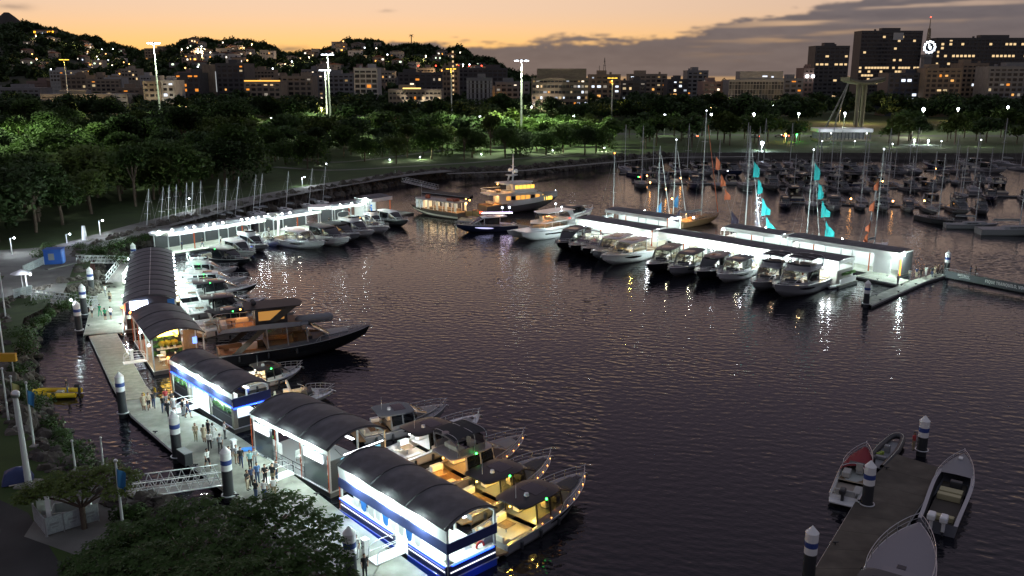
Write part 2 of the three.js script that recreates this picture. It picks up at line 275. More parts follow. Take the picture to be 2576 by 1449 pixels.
{ // the far rocky peak
  const rows = []; for (let k = 0; k < 14; k++) { const h = k / 13, row = []; for (let a = 0; a <= 24; a++) { const th = a / 24 * Math.PI * 2, r = (1 - h) * (1 - h * 0.25) * 420 + 26 * (1 - h * h) + 12; const n = 0.8 + 0.4 * fbm(a % 24 * 0.6 + 3, h * 5, 3); row.push(v3(Math.cos(th) * r * n * 1.1, h * 395 - (h > 0.98 ? 6 : 0), Math.sin(th) * r * n)); } rows.push(row); }
  const p = at(36, 190, -5200), m = structure('mountain_peak', grid(rows), std([0.03, 0.03, 0.03], 0.95, 0, { side: THREE.DoubleSide }), 'bare dome-shaped rocky peak on the skyline'); m.position.set(p.x, 0, p.z);
}

// ---------- trees ----------
function leafCard(P, Nn, x, y, z, s, nx, ny, nz) {
  // one leaf clump: two bent triangles round a random axis
  const a = rnd() * 6.283, b = Math.acos(rr(-1, 1)), ux = Math.sin(b) * Math.cos(a), uy = Math.cos(b) * 0.75, uz = Math.sin(b) * Math.sin(a);
  let wx = uy * 0.3 - uz, wy = uz * 0.2 - ux * 0.3 + 0.3, wz = ux - uy * 0.2; const l = Math.hypot(wx, wy, wz) || 1; wx /= l; wy /= l; wz /= l;
  const w = s * rr(0.35, 0.6), A = [x - ux * s, y - uy * s, z - uz * s], B = [x + wx * w, y + wy * w, z + wz * w], D = [x - wx * w, y - wy * w, z - wz * w], E2 = [x + ux * s, y + uy * s, z + uz * s];
  for (const q of [A, B, D, B, E2, D]) { P.push(q[0], q[1], q[2]); Nn.push(nx, ny, nz); }
}
function crownGeo(lobes, n, size, drop = 0) {
  const P = [], Nn = []; let tot = 0; for (const l of lobes) tot += l[3] * l[3];
  for (const [cx, cy, cz, r, fy = 0.8] of lobes) {
    const k = Math.round(n * r * r / tot);
    for (let i = 0; i < k; i++) {
      const a = rnd() * 6.283, c = rr(-0.8, 1), s = Math.sqrt(1 - c * c), rad = r * (rnd() < 0.75 ? rr(0.82, 1.08) : rr(0.35, 0.85)), nx = s * Math.cos(a), nz = s * Math.sin(a);
      leafCard(P, Nn, cx + nx * rad, cy + c * rad * fy - drop * s * r, cz + nz * rad, size * rr(0.45, 1.4), nx * 0.9 + rr(-0.25, 0.25), c + rr(-0.15, 0.35), nz * 0.9 + rr(-0.25, 0.25));
    }
  }
  const g = new THREE.BufferGeometry(); g.setAttribute('position', new THREE.Float32BufferAttribute(P, 3)); g.setAttribute('normal', new THREE.Float32BufferAttribute(Nn, 3)); g.normalizeNormals(); return g;
}
function trunkGeo(h, r, lobes, lean = 0) {
  const top = v3(lean, h, 0), list = [tube([[0, 0, 0], [lean * 0.2, h * 0.4, 0.1], top], r, 8, 7)];
  for (const l of lobes.slice(0, 6)) list.push(tube([top.clone().multiplyScalar(0.92), v3(lerp(top.x, l[0], 0.5), lerp(h, l[1], 0.45) + 0.2, l[2] * 0.5), v3(l[0], l[1], l[2])], r * 0.42, 6, 5));
  return join(list);
}
const leafMat = (c) => new THREE.MeshPhysicalMaterial({ color: col(...c), roughness: 0.95, specularIntensity: 0.15, side: THREE.DoubleSide, transmission: 0.25, thickness: 0 });
const leaves = [leafMat([0.06, 0.105, 0.03]), leafMat([0.072, 0.12, 0.032]), leafMat([0.046, 0.078, 0.028]), leafMat([0.085, 0.122, 0.03])];
function lobesFor(R, H, n) { const o = []; for (let i = 0; i < n; i++) { const a = i / n * 6.283 + rr(-0.4, 0.4), d = i % 3 === 0 ? rr(0, 0.25) : rr(0.4, 0.68); o.push([Math.cos(a) * d * R, H - R * rr(0.4, 1.0) * (0.7 + d * 0.5), Math.sin(a) * d * R, R * rr(0.4, 0.56), rr(0.7, 0.95)]); } return o; }
reseed(41);
const treeKinds = [[7.5, 11, 9, 3400, 0.5], [6, 9.5, 8, 2800, 0.45], [8.5, 12.5, 11, 3800, 0.55], [5, 9, 7, 2500, 0.42], [6.6, 12, 9, 3000, 0.5], [4.2, 14, 8, 2600, 0.45]].map(([R, H, n, k, s]) => { const l = lobesFor(R, H, n); return { R, H, crown: crownGeo(l, k, s), trunk: trunkGeo(H * 0.42, 0.32, l, rr(-0.6, 0.6)) }; });
const farKinds = [0, 1, 2, 3].map(() => { const R = rr(6, 8), H = rr(10, 14), l = lobesFor(R, H, 7); return { R, H, crown: crownGeo(l, 760, 1.0), trunk: trunkGeo(H * 0.4, 0.35, l.slice(0, 3)) }; });
function tree(kind, mat, x, z, s, turn, label, group, name = 'park_tree') {
  const t = thing(name, label, 'tree', x, LAND - 0.05, z, turn, group); t.scale.set(s, s * rr(0.9, 1.12), s);
  part('trunk', kind.trunk, M.bark, t); part('crown', kind.crown, mat, t); return t;
}
const inPoly = (pts, x, z) => { let c = false; for (let i = 0, j = pts.length - 1; i < pts.length; j = i++) if ((pts[i].z > z) !== (pts[j].z > z) && x < (pts[j].x - pts[i].x) * (z - pts[i].z) / (pts[j].z - pts[i].z) + pts[i].x) c = !c; return c; };
const treeSpots = [];
function plant(poly, gap, keepOut, fn, tries = 1600, max = 999) {
  const xs = poly.map((p) => p.x), zs = poly.map((p) => p.z), x0 = Math.min(...xs), x1 = Math.max(...xs), z0 = Math.min(...zs), z1 = Math.max(...zs); let n = 0;
  for (let i = 0; i < tries && n < max; i++) {
    const x = rr(x0, x1), z = rr(z0, z1);
    if (!inPoly(poly, x, z) || keepOut.some((q) => inPoly(q, x, z)) || treeSpots.some(([a, b]) => Math.hypot(a - x, b - z) < gap)) continue;
    treeSpots.push([x, z]); fn(x, z); n++;
  }
}
const P2 = (list, h = LAND) => list.map(([x, y]) => G(x, y, h));
const glade = P2([[600, 462], [610, 428], [700, 418], [840, 436], [760, 450]]);
const road = [v3(-900, 0, -575), v3(-200, 0, -535), v3(150, 0, -482), v3(700, 0, -470), v3(700, 0, -440), v3(150, 0, -452), v3(-200, 0, -505), v3(-900, 0, -545)];
// shore rows
reseed(77);
const LN = 'broad leafy park tree in the dense grove beside the promenade', LM = 'rounded park tree standing on the lit lawn along the seawall', LF = 'dark park tree in the belt before the city blocks';
plant(P2([[-260, 560], [0, 548], [200, 520], [420, 484], [590, 458], [590, 425], [400, 420], [-400, 440]]), 8, [], (x, z) => tree(pick(treeKinds), pick(leaves), x, z, rr(1.0, 1.5), rnd() * 6.28, LN, 'trees of the grove beside the promenade'), 2600, 95);
plant(P2([[-300, 640], [0, 612], [130, 580], [220, 549], [420, 506], [590, 470], [590, 458], [420, 484], [200, 520], [0, 548], [-300, 560]]), 6.5, [], (x, z) => tree(pick(treeKinds), pick(leaves), x, z, rr(0.85, 1.25), rnd() * 6.28, 'leafy tree in the front row of the grove bordering the promenade', 'front row trees along the promenade'), 900, 42);
plant(P2([[590, 425], [840, 425], [1000, 415], [1080, 410], [1500, 392], [1500, 378], [1000, 385], [590, 395]]), 9, [glade], (x, z) => tree(pick(treeKinds), pick(leaves), x, z, rr(0.75, 1.05), rnd() * 6.28, LM, 'trees on the lawn along the seawall'), 500, 34);
plant(P2([[-500, 440], [590, 395], [590, 360], [-700, 372]]), 10.5, [glade, road], (x, z) => tree(pick(treeKinds), pick(leaves), x, z, rr(1.1, 1.6), rnd() * 6.28, LN, 'trees of the grove beside the promenade'), 1500, 80);
plant(P2([[590, 394], [1000, 384], [1500, 372], [1500, 344], [590, 352]]), 11, [road], (x, z) => tree(pick(farKinds), pick(leaves), x, z, rr(0.8, 1.15), rnd() * 6.28, LF, 'trees in the belt before the city blocks'), 700, 56);
plant(P2([[1500, 380], [1760, 372], [2650, 362], [2650, 338], [1500, 342]]), 12, [road, P2([[2040, 372], [2230, 368], [2230, 335], [2040, 338]])], (x, z) => tree(pick(farKinds), pick(leaves), x, z, rr(0.7, 1.15), rnd() * 6.28, LF, 'trees in the belt before the city blocks'), 500, 44);
{ // the wood beyond the avenue reads as one mass
  reseed(99); const n = 900, k = farKinds[1], im = new THREE.InstancedMesh(k.crown, leaves[2], n), m = new THREE.Matrix4(), q = new THREE.Quaternion(), up = v3(0, 1, 0); let i = 0;
  while (i < n) { const px = rr(-300, 2800), z = -rr(545, 760), p = at(px, 290, z); if (Math.abs(px - 2150) < 95 && z > -640) continue; const s = rr(0.75, 1.45); q.setFromAxisAngle(up, rnd() * 6.28); m.compose(v3(p.x, LAND - 0.5, z), q, v3(s, s * rr(0.8, 1.15), s)); im.setMatrixAt(i++, m); }
  im.name = 'treeline'; im.userData.kind = 'stuff'; im.castShadow = im.receiveShadow = true; tag(im, 'dark mass of street trees at the foot of the city blocks', 'trees'); scene.add(im);
}
{ // forest on the hills
  reseed(123); const l = [[0, 0, 0, 4.2, 0.8], [2.6, -1, 1, 2.8, 0.8], [-2.4, -0.6, -1.2, 3, 0.9], [0.5, 2.2, -0.6, 2.4, 1]], g = crownGeo(l, 130, 1.7), n = 5200;
  const im = new THREE.InstancedMesh(g, leaves[2], n), m = new THREE.Matrix4(), q = new THREE.Quaternion(), up = v3(0, 1, 0);
  for (let i = 0; i < n; i++) {
    const A = i < 1900, B = i < 4500, ridge = A ? ridgeA : B ? ridgeB : ridgeC, zr = A ? -1750 : B ? -1250 : -2300, zf = A ? -900 : B ? -760 : -1500, px = A ? rr(-350, 480) : B ? rr(340, 1400) : rr(1200, 2900), t = i % 3 ? Math.pow(rnd(), 0.7) : rr(0.96, 1.02);
    const p = hillAt(ridge, zr, zf, px, t), s = (A ? 1.5 : B ? 1.05 : 1.9) * rr(0.6, 1.5) * (t > 0.95 ? rr(0.6, 1.2) : 1); q.setFromAxisAngle(up, rnd() * 6.28); m.compose(v3(p.x, p.y + s * 0.8, p.z), q, v3(s, s * rr(0.8, 1.3), s)); im.setMatrixAt(i, m);
  }
  im.name = 'hillside_forest'; im.userData.kind = 'stuff'; im.castShadow = im.receiveShadow = true; tag(im, 'dark forest covering the hills behind the city', 'forest'); scene.add(im);
}
function palm(px, py0, py1, z, label, s = 1) {
  const a = at(px, py0, z), b = at(px, py1, z), h = a.y - b.y, t = thing('palm_tree', label, 'palm', b.x, b.y - 3, z, rnd() * 6);
  part('trunk', tube([[0, 0, 0], [0.2, h * 0.5, 0], [0, h + 3, 0]], 0.32 * s, 8, 6), M.bark, t);
  const P = []; for (let i = 0; i < 15; i++) { const th = i / 15 * 6.283, up = rr(-0.1, 0.9), L = h * 0.24 * rr(0.8, 1.1), rows = []; for (let k = 0; k <= 5; k++) { const u = k / 5, w = 0.11 * h * 0.24 * (1 - u * 0.8), x = L * u, y = h + 3 + L * (up * u - 0.95 * u * u); rows.push([v3(Math.cos(th) * x - Math.sin(th) * w, y - w * 0.7, Math.sin(th) * x + Math.cos(th) * w), v3(Math.cos(th) * x, y, Math.sin(th) * x), v3(Math.cos(th) * x + Math.sin(th) * w, y - w * 0.7, Math.sin(th) * x - Math.cos(th) * w)]); } P.push(grid(rows)); }
  part('fronds', P, std([0.04, 0.06, 0.025], 0.8, 0, { side: THREE.DoubleSide }), t); return t;
}
palm(1035, 88, 122, -1230, 'tall lone palm rising above the hill ridge', 2.2);
palm(346, 140, 152, -1500, 'short palm on the slope below the rocky peak', 2);
palm(470, 98, 108, -1240, 'small palm at the start of the hill ridge beside the bushy crowns', 2);
// ---------- city blocks ----------
const paneDark = std([0.02, 0.022, 0.026], 0.15), paneDim = std([0.05, 0.045, 0.04], 0.3);
const litPanes = [glow(0xffb765, 1.0), glow(0xffd9a0, 0.9), glow(0xe4eeff, 1.4), glow(0xffe2b0, 0.5), glow(0xff9a3c, 0.9), glow(0xffe8c8, 1.6), glow(0xe4eeff, 0.5), glow(0xffd090, 0.3), glow(0xfff0dc, 0.25)];
const wallMats = { beige: std([0.45, 0.39, 0.3], 0.85, 0, { map: grain }), brown: std([0.32, 0.25, 0.18], 0.85, 0, { map: grain }), white: std([0.5, 0.49, 0.46], 0.85, 0, { map: grain }), grey: std([0.29, 0.285, 0.28], 0.85, 0, { map: grain }), dark: std([0.1, 0.098, 0.1], 0.7, 0, { map: grain }), tan: std([0.38, 0.31, 0.23], 0.85, 0, { map: grain }), navy: std([0.04, 0.05, 0.075], 0.5), pink: std([0.3, 0.21, 0.18], 0.85, 0, { map: grain }) };
const paneGeos = new Map();
function block(label, x0, x1, y0, z, o = {}) {
  const a = at(x0, y0, z), b = at(x1, y0, z), w = b.x - a.x, h = a.y - LAND, d = o.d ?? 20, turn = o.turn ?? 0;
  const t = thing(o.name ?? 'apartment_building', label, 'building', (a.x + b.x) / 2, LAND - 0.1, z, turn);
  const mat = wallMats[o.wall ?? 'tan'], cols = o.cols ?? Math.max(2, Math.round(w / 4.6)), rows = o.rows ?? Math.max(2, Math.round(h / 3.7)), cw = w / cols, ch = h / rows, first = o.first ?? 3;
  const sill = o.sill ?? 0.42, pier = o.pier ?? 0.3;
  part('wall', [box(w - 0.1, h, d, 0, h / 2, -d / 2 - 0.35)], mat, t);
  const bands = [], piers = [];
  for (let r = 0; r <= rows; r++) bands.push(box(w, r === rows ? ch * 0.5 : ch * sill, 0.5, 0, clamp(r * ch, 0.4, h - ch * 0.2), -0.1));
  for (let c = 0; c <= cols; c++) piers.push(box(cw * pier, h, 0.36, clamp(-w / 2 + c * cw, -w / 2 + cw * pier / 2, w / 2 - cw * pier / 2), h / 2, -0.13));
  part('facade_bands', bands, mat, t); part('facade_piers', piers, o.pierMat ? wallMats[o.pierMat] : mat, t);
  const pw = cw * (1 - pier) - 0.02, ph = ch * (1 - sill), key = pw.toFixed(1) + '_' + ph.toFixed(1);
  if (!paneGeos.has(key)) paneGeos.set(key, new THREE.BoxGeometry(pw, ph, 0.08));
  const g = paneGeos.get(key), lit = o.lit ?? 0.1, rowLit = o.rowLit ?? {};
  for (let r = first; r < rows; r++) for (let c = 0; c < cols; c++) {
    const on = rowLit[rows - 1 - r] !== undefined ? rnd() < rowLit[rows - 1 - r] : rnd() < lit * (x0 > 1300 ? 2.4 : 1.8);
    const m = part('window', g, on ? (o.litMat ?? pick(litPanes)) : rnd() < 0.3 ? paneDim : paneDark, t); m.position.set(-w / 2 + (c + 0.5) * cw, (r + 0.5) * ch + ch * 0.02, -0.3); if (on && !o.litMat) m.scale.set(rr(0.45, 1), rr(0.55, 1), 1);
  }
  if (o.parapet !== false) part('roof', [box(w + 0.3, 0.5, d + 0.4, 0, h + 0.25, -d / 2 - 0.2), box(w * 0.3, 3, d * 0.4, w * rr(-0.25, 0.25), h + 1.9, -d / 2), box(1.6, 1.8, 1.6, w * rr(-0.4, 0.4), h + 1.3, -d / 2 + 3)], o.roofMat ?? mat, t);
  return { t, w, h, d, cw, ch };
}
reseed(300);
block('beige slab block with a grid of small balconies', 357, 402, 205, -640, { wall: 'beige', lit: 0.06, sill: 0.5 });
block('pale block with cold bright windows on its top floor', 403, 437, 203, -636, { wall: 'white', lit: 0.12, rowLit: { 0: 0.85 }, litMat: litPanes[2], sill: 0.5 });
block('dark tower with a cluster of orange lit windows', 437, 500, 184, -700, { wall: 'dark', lit: 0.2, litMat: litPanes[4] });
{ const b = block('tall dark tower with a blank brown side wall', 541, 612, 160, -720, { wall: 'dark', lit: 0.03, d: 30 }); part('side_wall', box(11.5, b.h - 1, 22, -b.w / 2 - 5.8, b.h / 2, -12), wallMats.brown, b.t); part('light_strip', box(0.5, 16, 0.3, -b.w / 2 - 0.6, b.h - 14, -0.6), glow(0xd8dde0, 0.5), b.t); }
{ const b = block('long low block with a warm glowing roof terrace', 613, 705, 206, -690, { wall: 'tan', lit: 0.1 }); part('terrace_light', box(b.w * 0.98, 0.9, 0.4, 0, b.h + 0.9, 0.1), glow(0xffb94e, 1.6), b.t); }
block('plain tan block behind the street trees beside the terrace block', 706, 784, 192, -720, { wall: 'tan', lit: 0.09 });
block('grey stepped block behind the twin light masts', 786, 889, 186, -760, { wall: 'grey', lit: 0.07 });
block('white tower with a bold window grid', 889, 948, 172, -660, { wall: 'white', lit: 0.05, sill: 0.32, cols: 4, pier: 0.16 });
{ const b = block('wide brown block with deep arched bays and warm roof lights', 976, 1110, 226, -610, { wall: 'tan', lit: 0.06, sill: 0.45, cols: 13 }); part('roof_light', box(b.w * 0.34, 0.8, 0.4, -2, b.h + 1.1, 0.2), glow(0xffd37a, 1.7), b.t); }
block('dark stepped block on the slope behind the brown block', 1000, 1112, 183, -770, { wall: 'dark', lit: 0.08 });
block('slim dark tower with a yellow lit stairwell column', 1112, 1152, 166, -700, { wall: 'brown', lit: 0.03, cols: 4, rowLit: {} });
{ const z = -699.2, t = thing('stairwell_window_column', 'column of yellow lit stairwell windows on the slim dark tower', 'windows'); const p = at(1140, 220, z); t.position.set(p.x, 0, z); for (let i = 0; i < 12; i++) { const m = part('window', box(1.2, 1.5, 0.3), litPanes[1], t); m.position.set(0, 12 + i * 3.6, 0.5); } }
block('dark slab tower behind the grey ribbed block', 1152, 1276, 172, -800, { wall: 'dark', lit: 0.03 });
block('grey ribbed block with tall vertical fins', 1173, 1237, 197, -660, { wall: 'grey', lit: 0.04, cols: 6, pier: 0.5, sill: 0.12, pierMat: 'white' });
{ const b = block('grey block beside a warm floodlit wall', 1245, 1332, 207, -690, { wall: 'grey', lit: 0.09 }); part('side_wall', box(6, b.h * 0.9, 10, -b.w / 2 - 3.05, b.h * 0.45, -3), wallMats.beige, b.t); const lp = lamp(-b.w / 2 - 1, 6, 6, 0xffb050, 340, b.t); part('flood_light', ball(0.23, -b.w / 2 - 1, 6, 6), M.lightWarm, b.t); }
{ const b = block('broad brown office block with a set-back top storey', 1338, 1480, 196, -600, { wall: 'brown', lit: 0.15, sill: 0.5, cols: 15, pier: 0.1, parapet: false }); part('top_storey', box(b.w * 0.87, 6.2, 16, 1.2, b.h + 3.1, -11), wallMats.brown, b.t); }
{ const b = block('brown block topped by a lattice antenna', 1484, 1561, 188, -690, { wall: 'brown', lit: 0.13 }); part('antenna', [rod(v3(-1, b.h, -8), v3(0, b.h + 13, -8), 0.2), rod(v3(1, b.h, -8), v3(0, b.h + 13, -8), 0.2), box(2.2, 0.2, 0.2, 0, b.h + 7, -8), box(1.4, 0.2, 0.2, 0, b.h + 10, -8), rod(v3(-4, b.h, -8), v3(-4, b.h + 7, -8), 0.2)], M.dark, b.t); }
block('dark plain block between two brown blocks', 1562, 1626, 204, -720, { wall: 'dark', lit: 0.12 });
block('tan block with a stepped roofline and warm windows', 1583, 1678, 187, -770, { wall: 'tan', lit: 0.13 });
block('small dark block beside the boxy tower', 1679, 1732, 200, -740, { wall: 'dark', lit: 0.12 });
block('boxy dark tower with one lit top row', 1729, 1782, 178, -800, { wall: 'grey', lit: 0.06, rowLit: { 2: 0.8 } });
block('pinkish block with stacked balconies', 1768, 1832, 206, -680, { wall: 'pink', lit: 0.08 });
{ const b = block('wide grey block with a dark glass front and raised roof box', 1834, 1972, 200, -660, { wall: 'grey', lit: 0.02, cols: 18, pier: 0.12, sill: 0.08, parapet: false }); part('roof_box', box(b.w * 0.78, 6, 14, b.w * 0.1, b.h + 3, -9), wallMats.grey, b.t); part('roof_light', [box(3.5, 0.9, 0.3, b.w * 0.16, b.h + 2.4, -1.9), box(1.5, 0.9, 0.3, b.w * 0.3, b.h + 2, -1.9)], litPanes[2], b.t); }
block('plain grey block beside the dark glass front', 1958, 2021, 198, -700, { wall: 'grey', lit: 0.03 });
{ const b = block('narrow pink block carrying two round white lamps', 2023, 2048, 172, -720, { wall: 'pink', lit: 0.03 }); for (const x of [-1.6, 3]) part('round_lamp', ball(1.3, x, b.h - 6, 1.2), glow(0xf0f6ff, 8), b.t); }
block('dark office tower with a notched roof', 2052, 2138, 116, -830, { wall: 'dark', lit: 0.02, rowLit: { 4: 0.7, 15: 0.6 }, litMat: litPanes[1], name: 'office_tower', sill: 0.5 });
{ const b = block('broad black office tower with a lit sign on its roof edge', 2168, 2322, 78, -900, { wall: 'dark', lit: 0.02, rowLit: { 9: 0.75, 10: 0.55, 11: 0.5 }, litMat: litPanes[1], name: 'office_tower', cols: 20, sill: 0.45, pier: 0.12 }); part('roof_sign', box(10, 7, 0.5, 6, b.h - 5, 0.6), std([0.45, 0.45, 0.44], 0.8), b.t); }
block('dark blue glass block below the black tower', 2236, 2328, 184, -700, { wall: 'navy', lit: 0.07, litMat: litPanes[2] });
block('brown low block behind the floodlit trees beside the clock tower', 2330, 2422, 172, -690, { wall: 'brown', lit: 0.04 });
block('long office slab with rows of yellow windows on its upper floors', 2358, 2600, 96, -880, { wall: 'dark', lit: 0.02, rowLit: { 1: 0.35, 4: 0.7 }, litMat: litPanes[1], name: 'office_tower', cols: 24 });
block('brown block before the long office slab', 2422, 2488, 160, -720, { wall: 'brown', lit: 0.05 });
block('grey block at the end of the skyline', 2489, 2640, 168, -680, { wall: 'grey', lit: 0.03 });
block('low grey hall behind the dark street trees', 100, 320, 238, -640, { wall: 'grey', lit: 0.015, sill: 0.7 });
block('brown walk-up block between hall and beige slab', 292, 352, 222, -690, { wall: 'brown', lit: 0.14 });
block('dim block at the foot of the black hill', -60, 98, 222, -720, { wall: 'grey', lit: 0.04 });
block('apartment block set against the sunset sky between the two hills', 362, 410, 122, -1200, { wall: 'brown', lit: 0.03 });
block('mid-height block on the slope above the hall', 150, 215, 190, -820, { wall: 'brown', lit: 0.12 });
block('stepped block on the slope above the walk-up block', 215, 300, 200, -800, { wall: 'tan', lit: 0.1 });
reseed(333);
for (let i = 0; i < 26; i++) { const x = 70 + i * 46 + rr(-12, 12), w = rr(34, 62), z = -rr(790, 900); block('mid-rise block stepping up the slope between the first city blocks and the hills', x, x + w, rr(168, 208) + (i < 5 ? 8 : 0), z, { wall: pick(['beige', 'tan', 'grey', 'brown', 'white', 'pink']), lit: 0.07, first: 7, d: 14, cols: Math.round(w / 8) }).t.userData.group = 'blocks stepping up the slope'; }
{ // clock tower
  const z = -850, p = at(2333, 119, z), t = thing('clock_tower', 'slender clock tower with a glowing ring of dial lights', 'tower', p.x, LAND, z), h = p.y - LAND;
  part('shaft', [box(7, h - 9, 7, 0, (h - 9) / 2, 0), box(8, 3, 8, 0, h - 8, 0)], wallMats.grey, t);
  part('spire', [cyl(2.2, 1.4, 12, 0, h + 5, 0, 8), cyl(0.5, 0.2, 10, 0, h + 17, 0, 6)], wallMats.brown, t);
  part('dial', new THREE.CylinderGeometry(6, 6, 0.6, 24).rotateX(Math.PI / 2).translate(0, h, 3.6), M.dark, t);
  for (let i = 0; i < 12; i++) part('dial_light', box(1.5, 1.7, 0.5, Math.sin(i / 12 * 6.283) * 5, h + Math.cos(i / 12 * 6.283) * 5, 4.2), M.lightSoft, t);
  part('clock_hand_light', box(0.8, 3.6, 0.5, -0.6, h + 1, 4.3), M.lightSoft, t); part('clock_hand_light', box(0.8, 3, 0.5, 0.8, h - 0.7, 4.3, 0), M.lightSoft, t);
  part('beacon_light', ball(0.6, 0, h + 27.3, 0), M.lightRed, t);
}
{ // war memorial: two tall concrete pillars under a curved tray, sloping wall behind
  const z = -455, base = at(2146, 326, z), t = thing('memorial_monument', 'concrete memorial of two tall pillars carrying a curved tray', 'monument', base.x, LAND + 1, z, 0.1), top = at(2146, 212, z).y - LAND - 1, conc = std([0.36, 0.33, 0.24], 0.85, 0, { map: concreteTex });
  for (const [x, zz] of [[0.2, 1.5], [5.6, -3]]) part('pillar', [new THREE.CylinderGeometry(1.4, 1.05, top, 4).rotateY(Math.PI / 4).scale(0.85, 1, 1.2).translate(x, top / 2, zz)], conc, t);
  const rows = []; for (let i = 0; i <= 12; i++) { const u = i / 12 * 2 - 1, row = []; for (const [y, zz] of [[0, -4.5], [0, 4.5], [2.2, 5], [2.2, -5], [0, -4.5]]) row.push(v3(2.8 + u * 9.5, top - 0.2 + y * 0.9 + u * u * 1.8, zz)); rows.push(row); }
  part('tray', [grid(rows), box(0.4, 2, 9.5, -6.6, top + 2.6, 0), box(0.4, 2, 9.5, 12.2, top + 2.6, 0)], conc, t);
  const s = thing('memorial_sculpture', 'leaning metal sculpture frame beside the memorial pillars', 'sculpture', at(2105, 320, -470).x, LAND, -470);
  part('frame', [rod(v3(-6, 4, 0), v3(4, 27, 0), 0.45, 6), rod(v3(-1.5, 8, 2), v3(4, 27, 0), 0.4, 6), rod(v3(4, 27, 0), v3(7, 27.6, 0), 0.5, 6), rod(v3(-1.8, 0, 2), v3(-1.5, 8, 2), 0.4), rod(v3(-6, 0, 0), v3(-6, 4, 0), 0.4)], wallMats.grey, s);
  lamp(-4, 4, 12, 0xffdf9a, 420, t); part('flood_light', ball(0.23, -4, 4, 12), M.lightYellow, t);
  // low glazed hall before it
  const z2 = -425, a = at(2058, 345, z2), b = at(2192, 345, z2), hall = thing('memorial_hall', 'long low glazed hall with a pale glowing fascia', 'hall', (a.x + b.x) / 2, LAND, z2), w = b.x - a.x;
  part('base', box(w, 1, 10, 0, 0.5, -5), conc, hall); part('fascia', rbox(w + 1, 1.8, 11, 0, 5.2, -5, 0.3), M.white, hall); part('back_wall', box(w, 4, 0.4, 0, 3, -9), wallMats.grey, hall);
  for (let i = 0; i < 15; i++) part('column', box(0.35, 3.6, 0.5, -w / 2 + 0.6 + i * (w - 1.2) / 14, 2.7, 0), M.dark, hall);
  panelLight(w * 0.9, 1.2, 0xdfeaff, 2.2, 0, 4.2, -3, hall); part('ceiling_light', box(w * 0.9, 0.1, 1.2, 0, 4.26, -3), glow(0xdfeaff, 2), hall);
  for (const x of [-9, 8]) { lamp(x, 4.2, 6, 0xe8f2ff, 60, hall); part('lamp', [ball(0.23, x, 4.2, 6)], M.lightWhite, hall); part('lamp_post', cyl(0.07, 0.05, 4, x, 0, 6, 6), M.pole, hall); }
}

// ---------- houses on the hillsides ----------
reseed(410);
const houseWall = [std([0.42, 0.38, 0.32], 0.9), std([0.3, 0.23, 0.17], 0.9), std([0.22, 0.21, 0.2], 0.9), std([0.55, 0.52, 0.48], 0.9)], houseRoof = [std([0.2, 0.09, 0.05], 0.9), std([0.09, 0.085, 0.085], 0.9)];
const unitBox = new THREE.BoxGeometry(1, 1, 1), gable = (() => { const s = new THREE.Shape([new THREE.Vector2(-0.56, 0), new THREE.Vector2(0.56, 0), new THREE.Vector2(0, 0.5)]); return new THREE.ExtrudeGeometry(s, { depth: 1.1, bevelEnabled: false }).translate(0, 0, -0.55); })();
const hwin = new THREE.BoxGeometry(1.5, 1.7, 0.2), hillLit = [glow(0xffb052, 2.6), glow(0xffd9a0, 2.2), glow(0xdcebff, 2.4), glow(0xfff0dc, 2), glow(0xe8ffd8, 2)];
function hillHouse(ridge, zr, zf, px, t, group, label) {
  const p = hillAt(ridge, zr, zf, px, t), w = rr(8, 17), h = rr(5, 13), d = rr(8, 12), o = thing('hillside_house', label, 'house', p.x, p.y - 2, p.z + 4, rr(-0.35, 0.35), group);
  const m = part('wall', unitBox, pick(houseWall), o); m.scale.set(w, h, d); m.position.y = h / 2;
  if (rnd() < 0.5) { const r = part('roof', gable, pick(houseRoof), o); r.scale.set(w, rr(3, 6), d); r.position.y = h; } else { const r = part('roof', unitBox, houseRoof[1], o); r.scale.set(w + 0.6, 0.5, d + 0.6); r.position.y = h + 0.25; }
  const n = Math.floor(rr(2, 5)); for (let i = 0; i < n; i++) { const q = part('window', hwin, rnd() < 0.36 ? pick(hillLit) : paneDark, o); q.position.set(-w / 2 + (i + 0.5) * w / n, h * rr(0.55, 0.8), d / 2 + 0.02); if (rnd() < 0.3) q.scale.set(1.6, 1, 1); }
}
for (let i = 0; i < 60; i++) hillHouse(ridgeA, -1750, -900, rr(60, 420), rr(0.05, 0.82), 'houses scattered over the black hill', 'small dark house with few lit windows on the black hill');
for (let i = 0; i < 96; i++) hillHouse(ridgeB, -1250, -760, rr(430, 1240), rr(0.2, 0.92), 'houses scattered over the wooded hill', 'small dark house among trees on the wooded hill');
let hillLamps = 0;
function hillLamp(ridge, zr, zf, px, t, mat, group, label) { const p = hillAt(ridge, zr, zf, px, t), o = thing('hillside_street_lamp', label, 'street lamp', p.x, p.y, p.z + 14, 0, group); part('post', cyl(0.2, 0.15, 9, 0, 0, 0, 6), M.dark, o); part('lamp_head', ball(0.75, 0, 9.5, 0, 8), mat, o); if (hillLamps++ % 2) lamp(0, 8.2, 0.9, 0xffd9a8, 1700, o, 10); }
const hl = [glow(0xffb868, 6), glow(0xeaf6ff, 7), glow(0xfff0d0, 6)];
for (let i = 0; i < 20; i++) hillLamp(ridgeA, -1750, -900, rr(30, 420), rr(0.1, 0.75), pick(hl), 'street lamps on the black hill', 'small street lamp glowing on the black hill');
for (let i = 0; i < 26; i++) hillLamp(ridgeB, -1250, -760, rr(440, 1230), rr(0.25, 0.85), pick(hl), 'street lamps on the wooded hill', 'small street lamp glowing on the wooded hill');
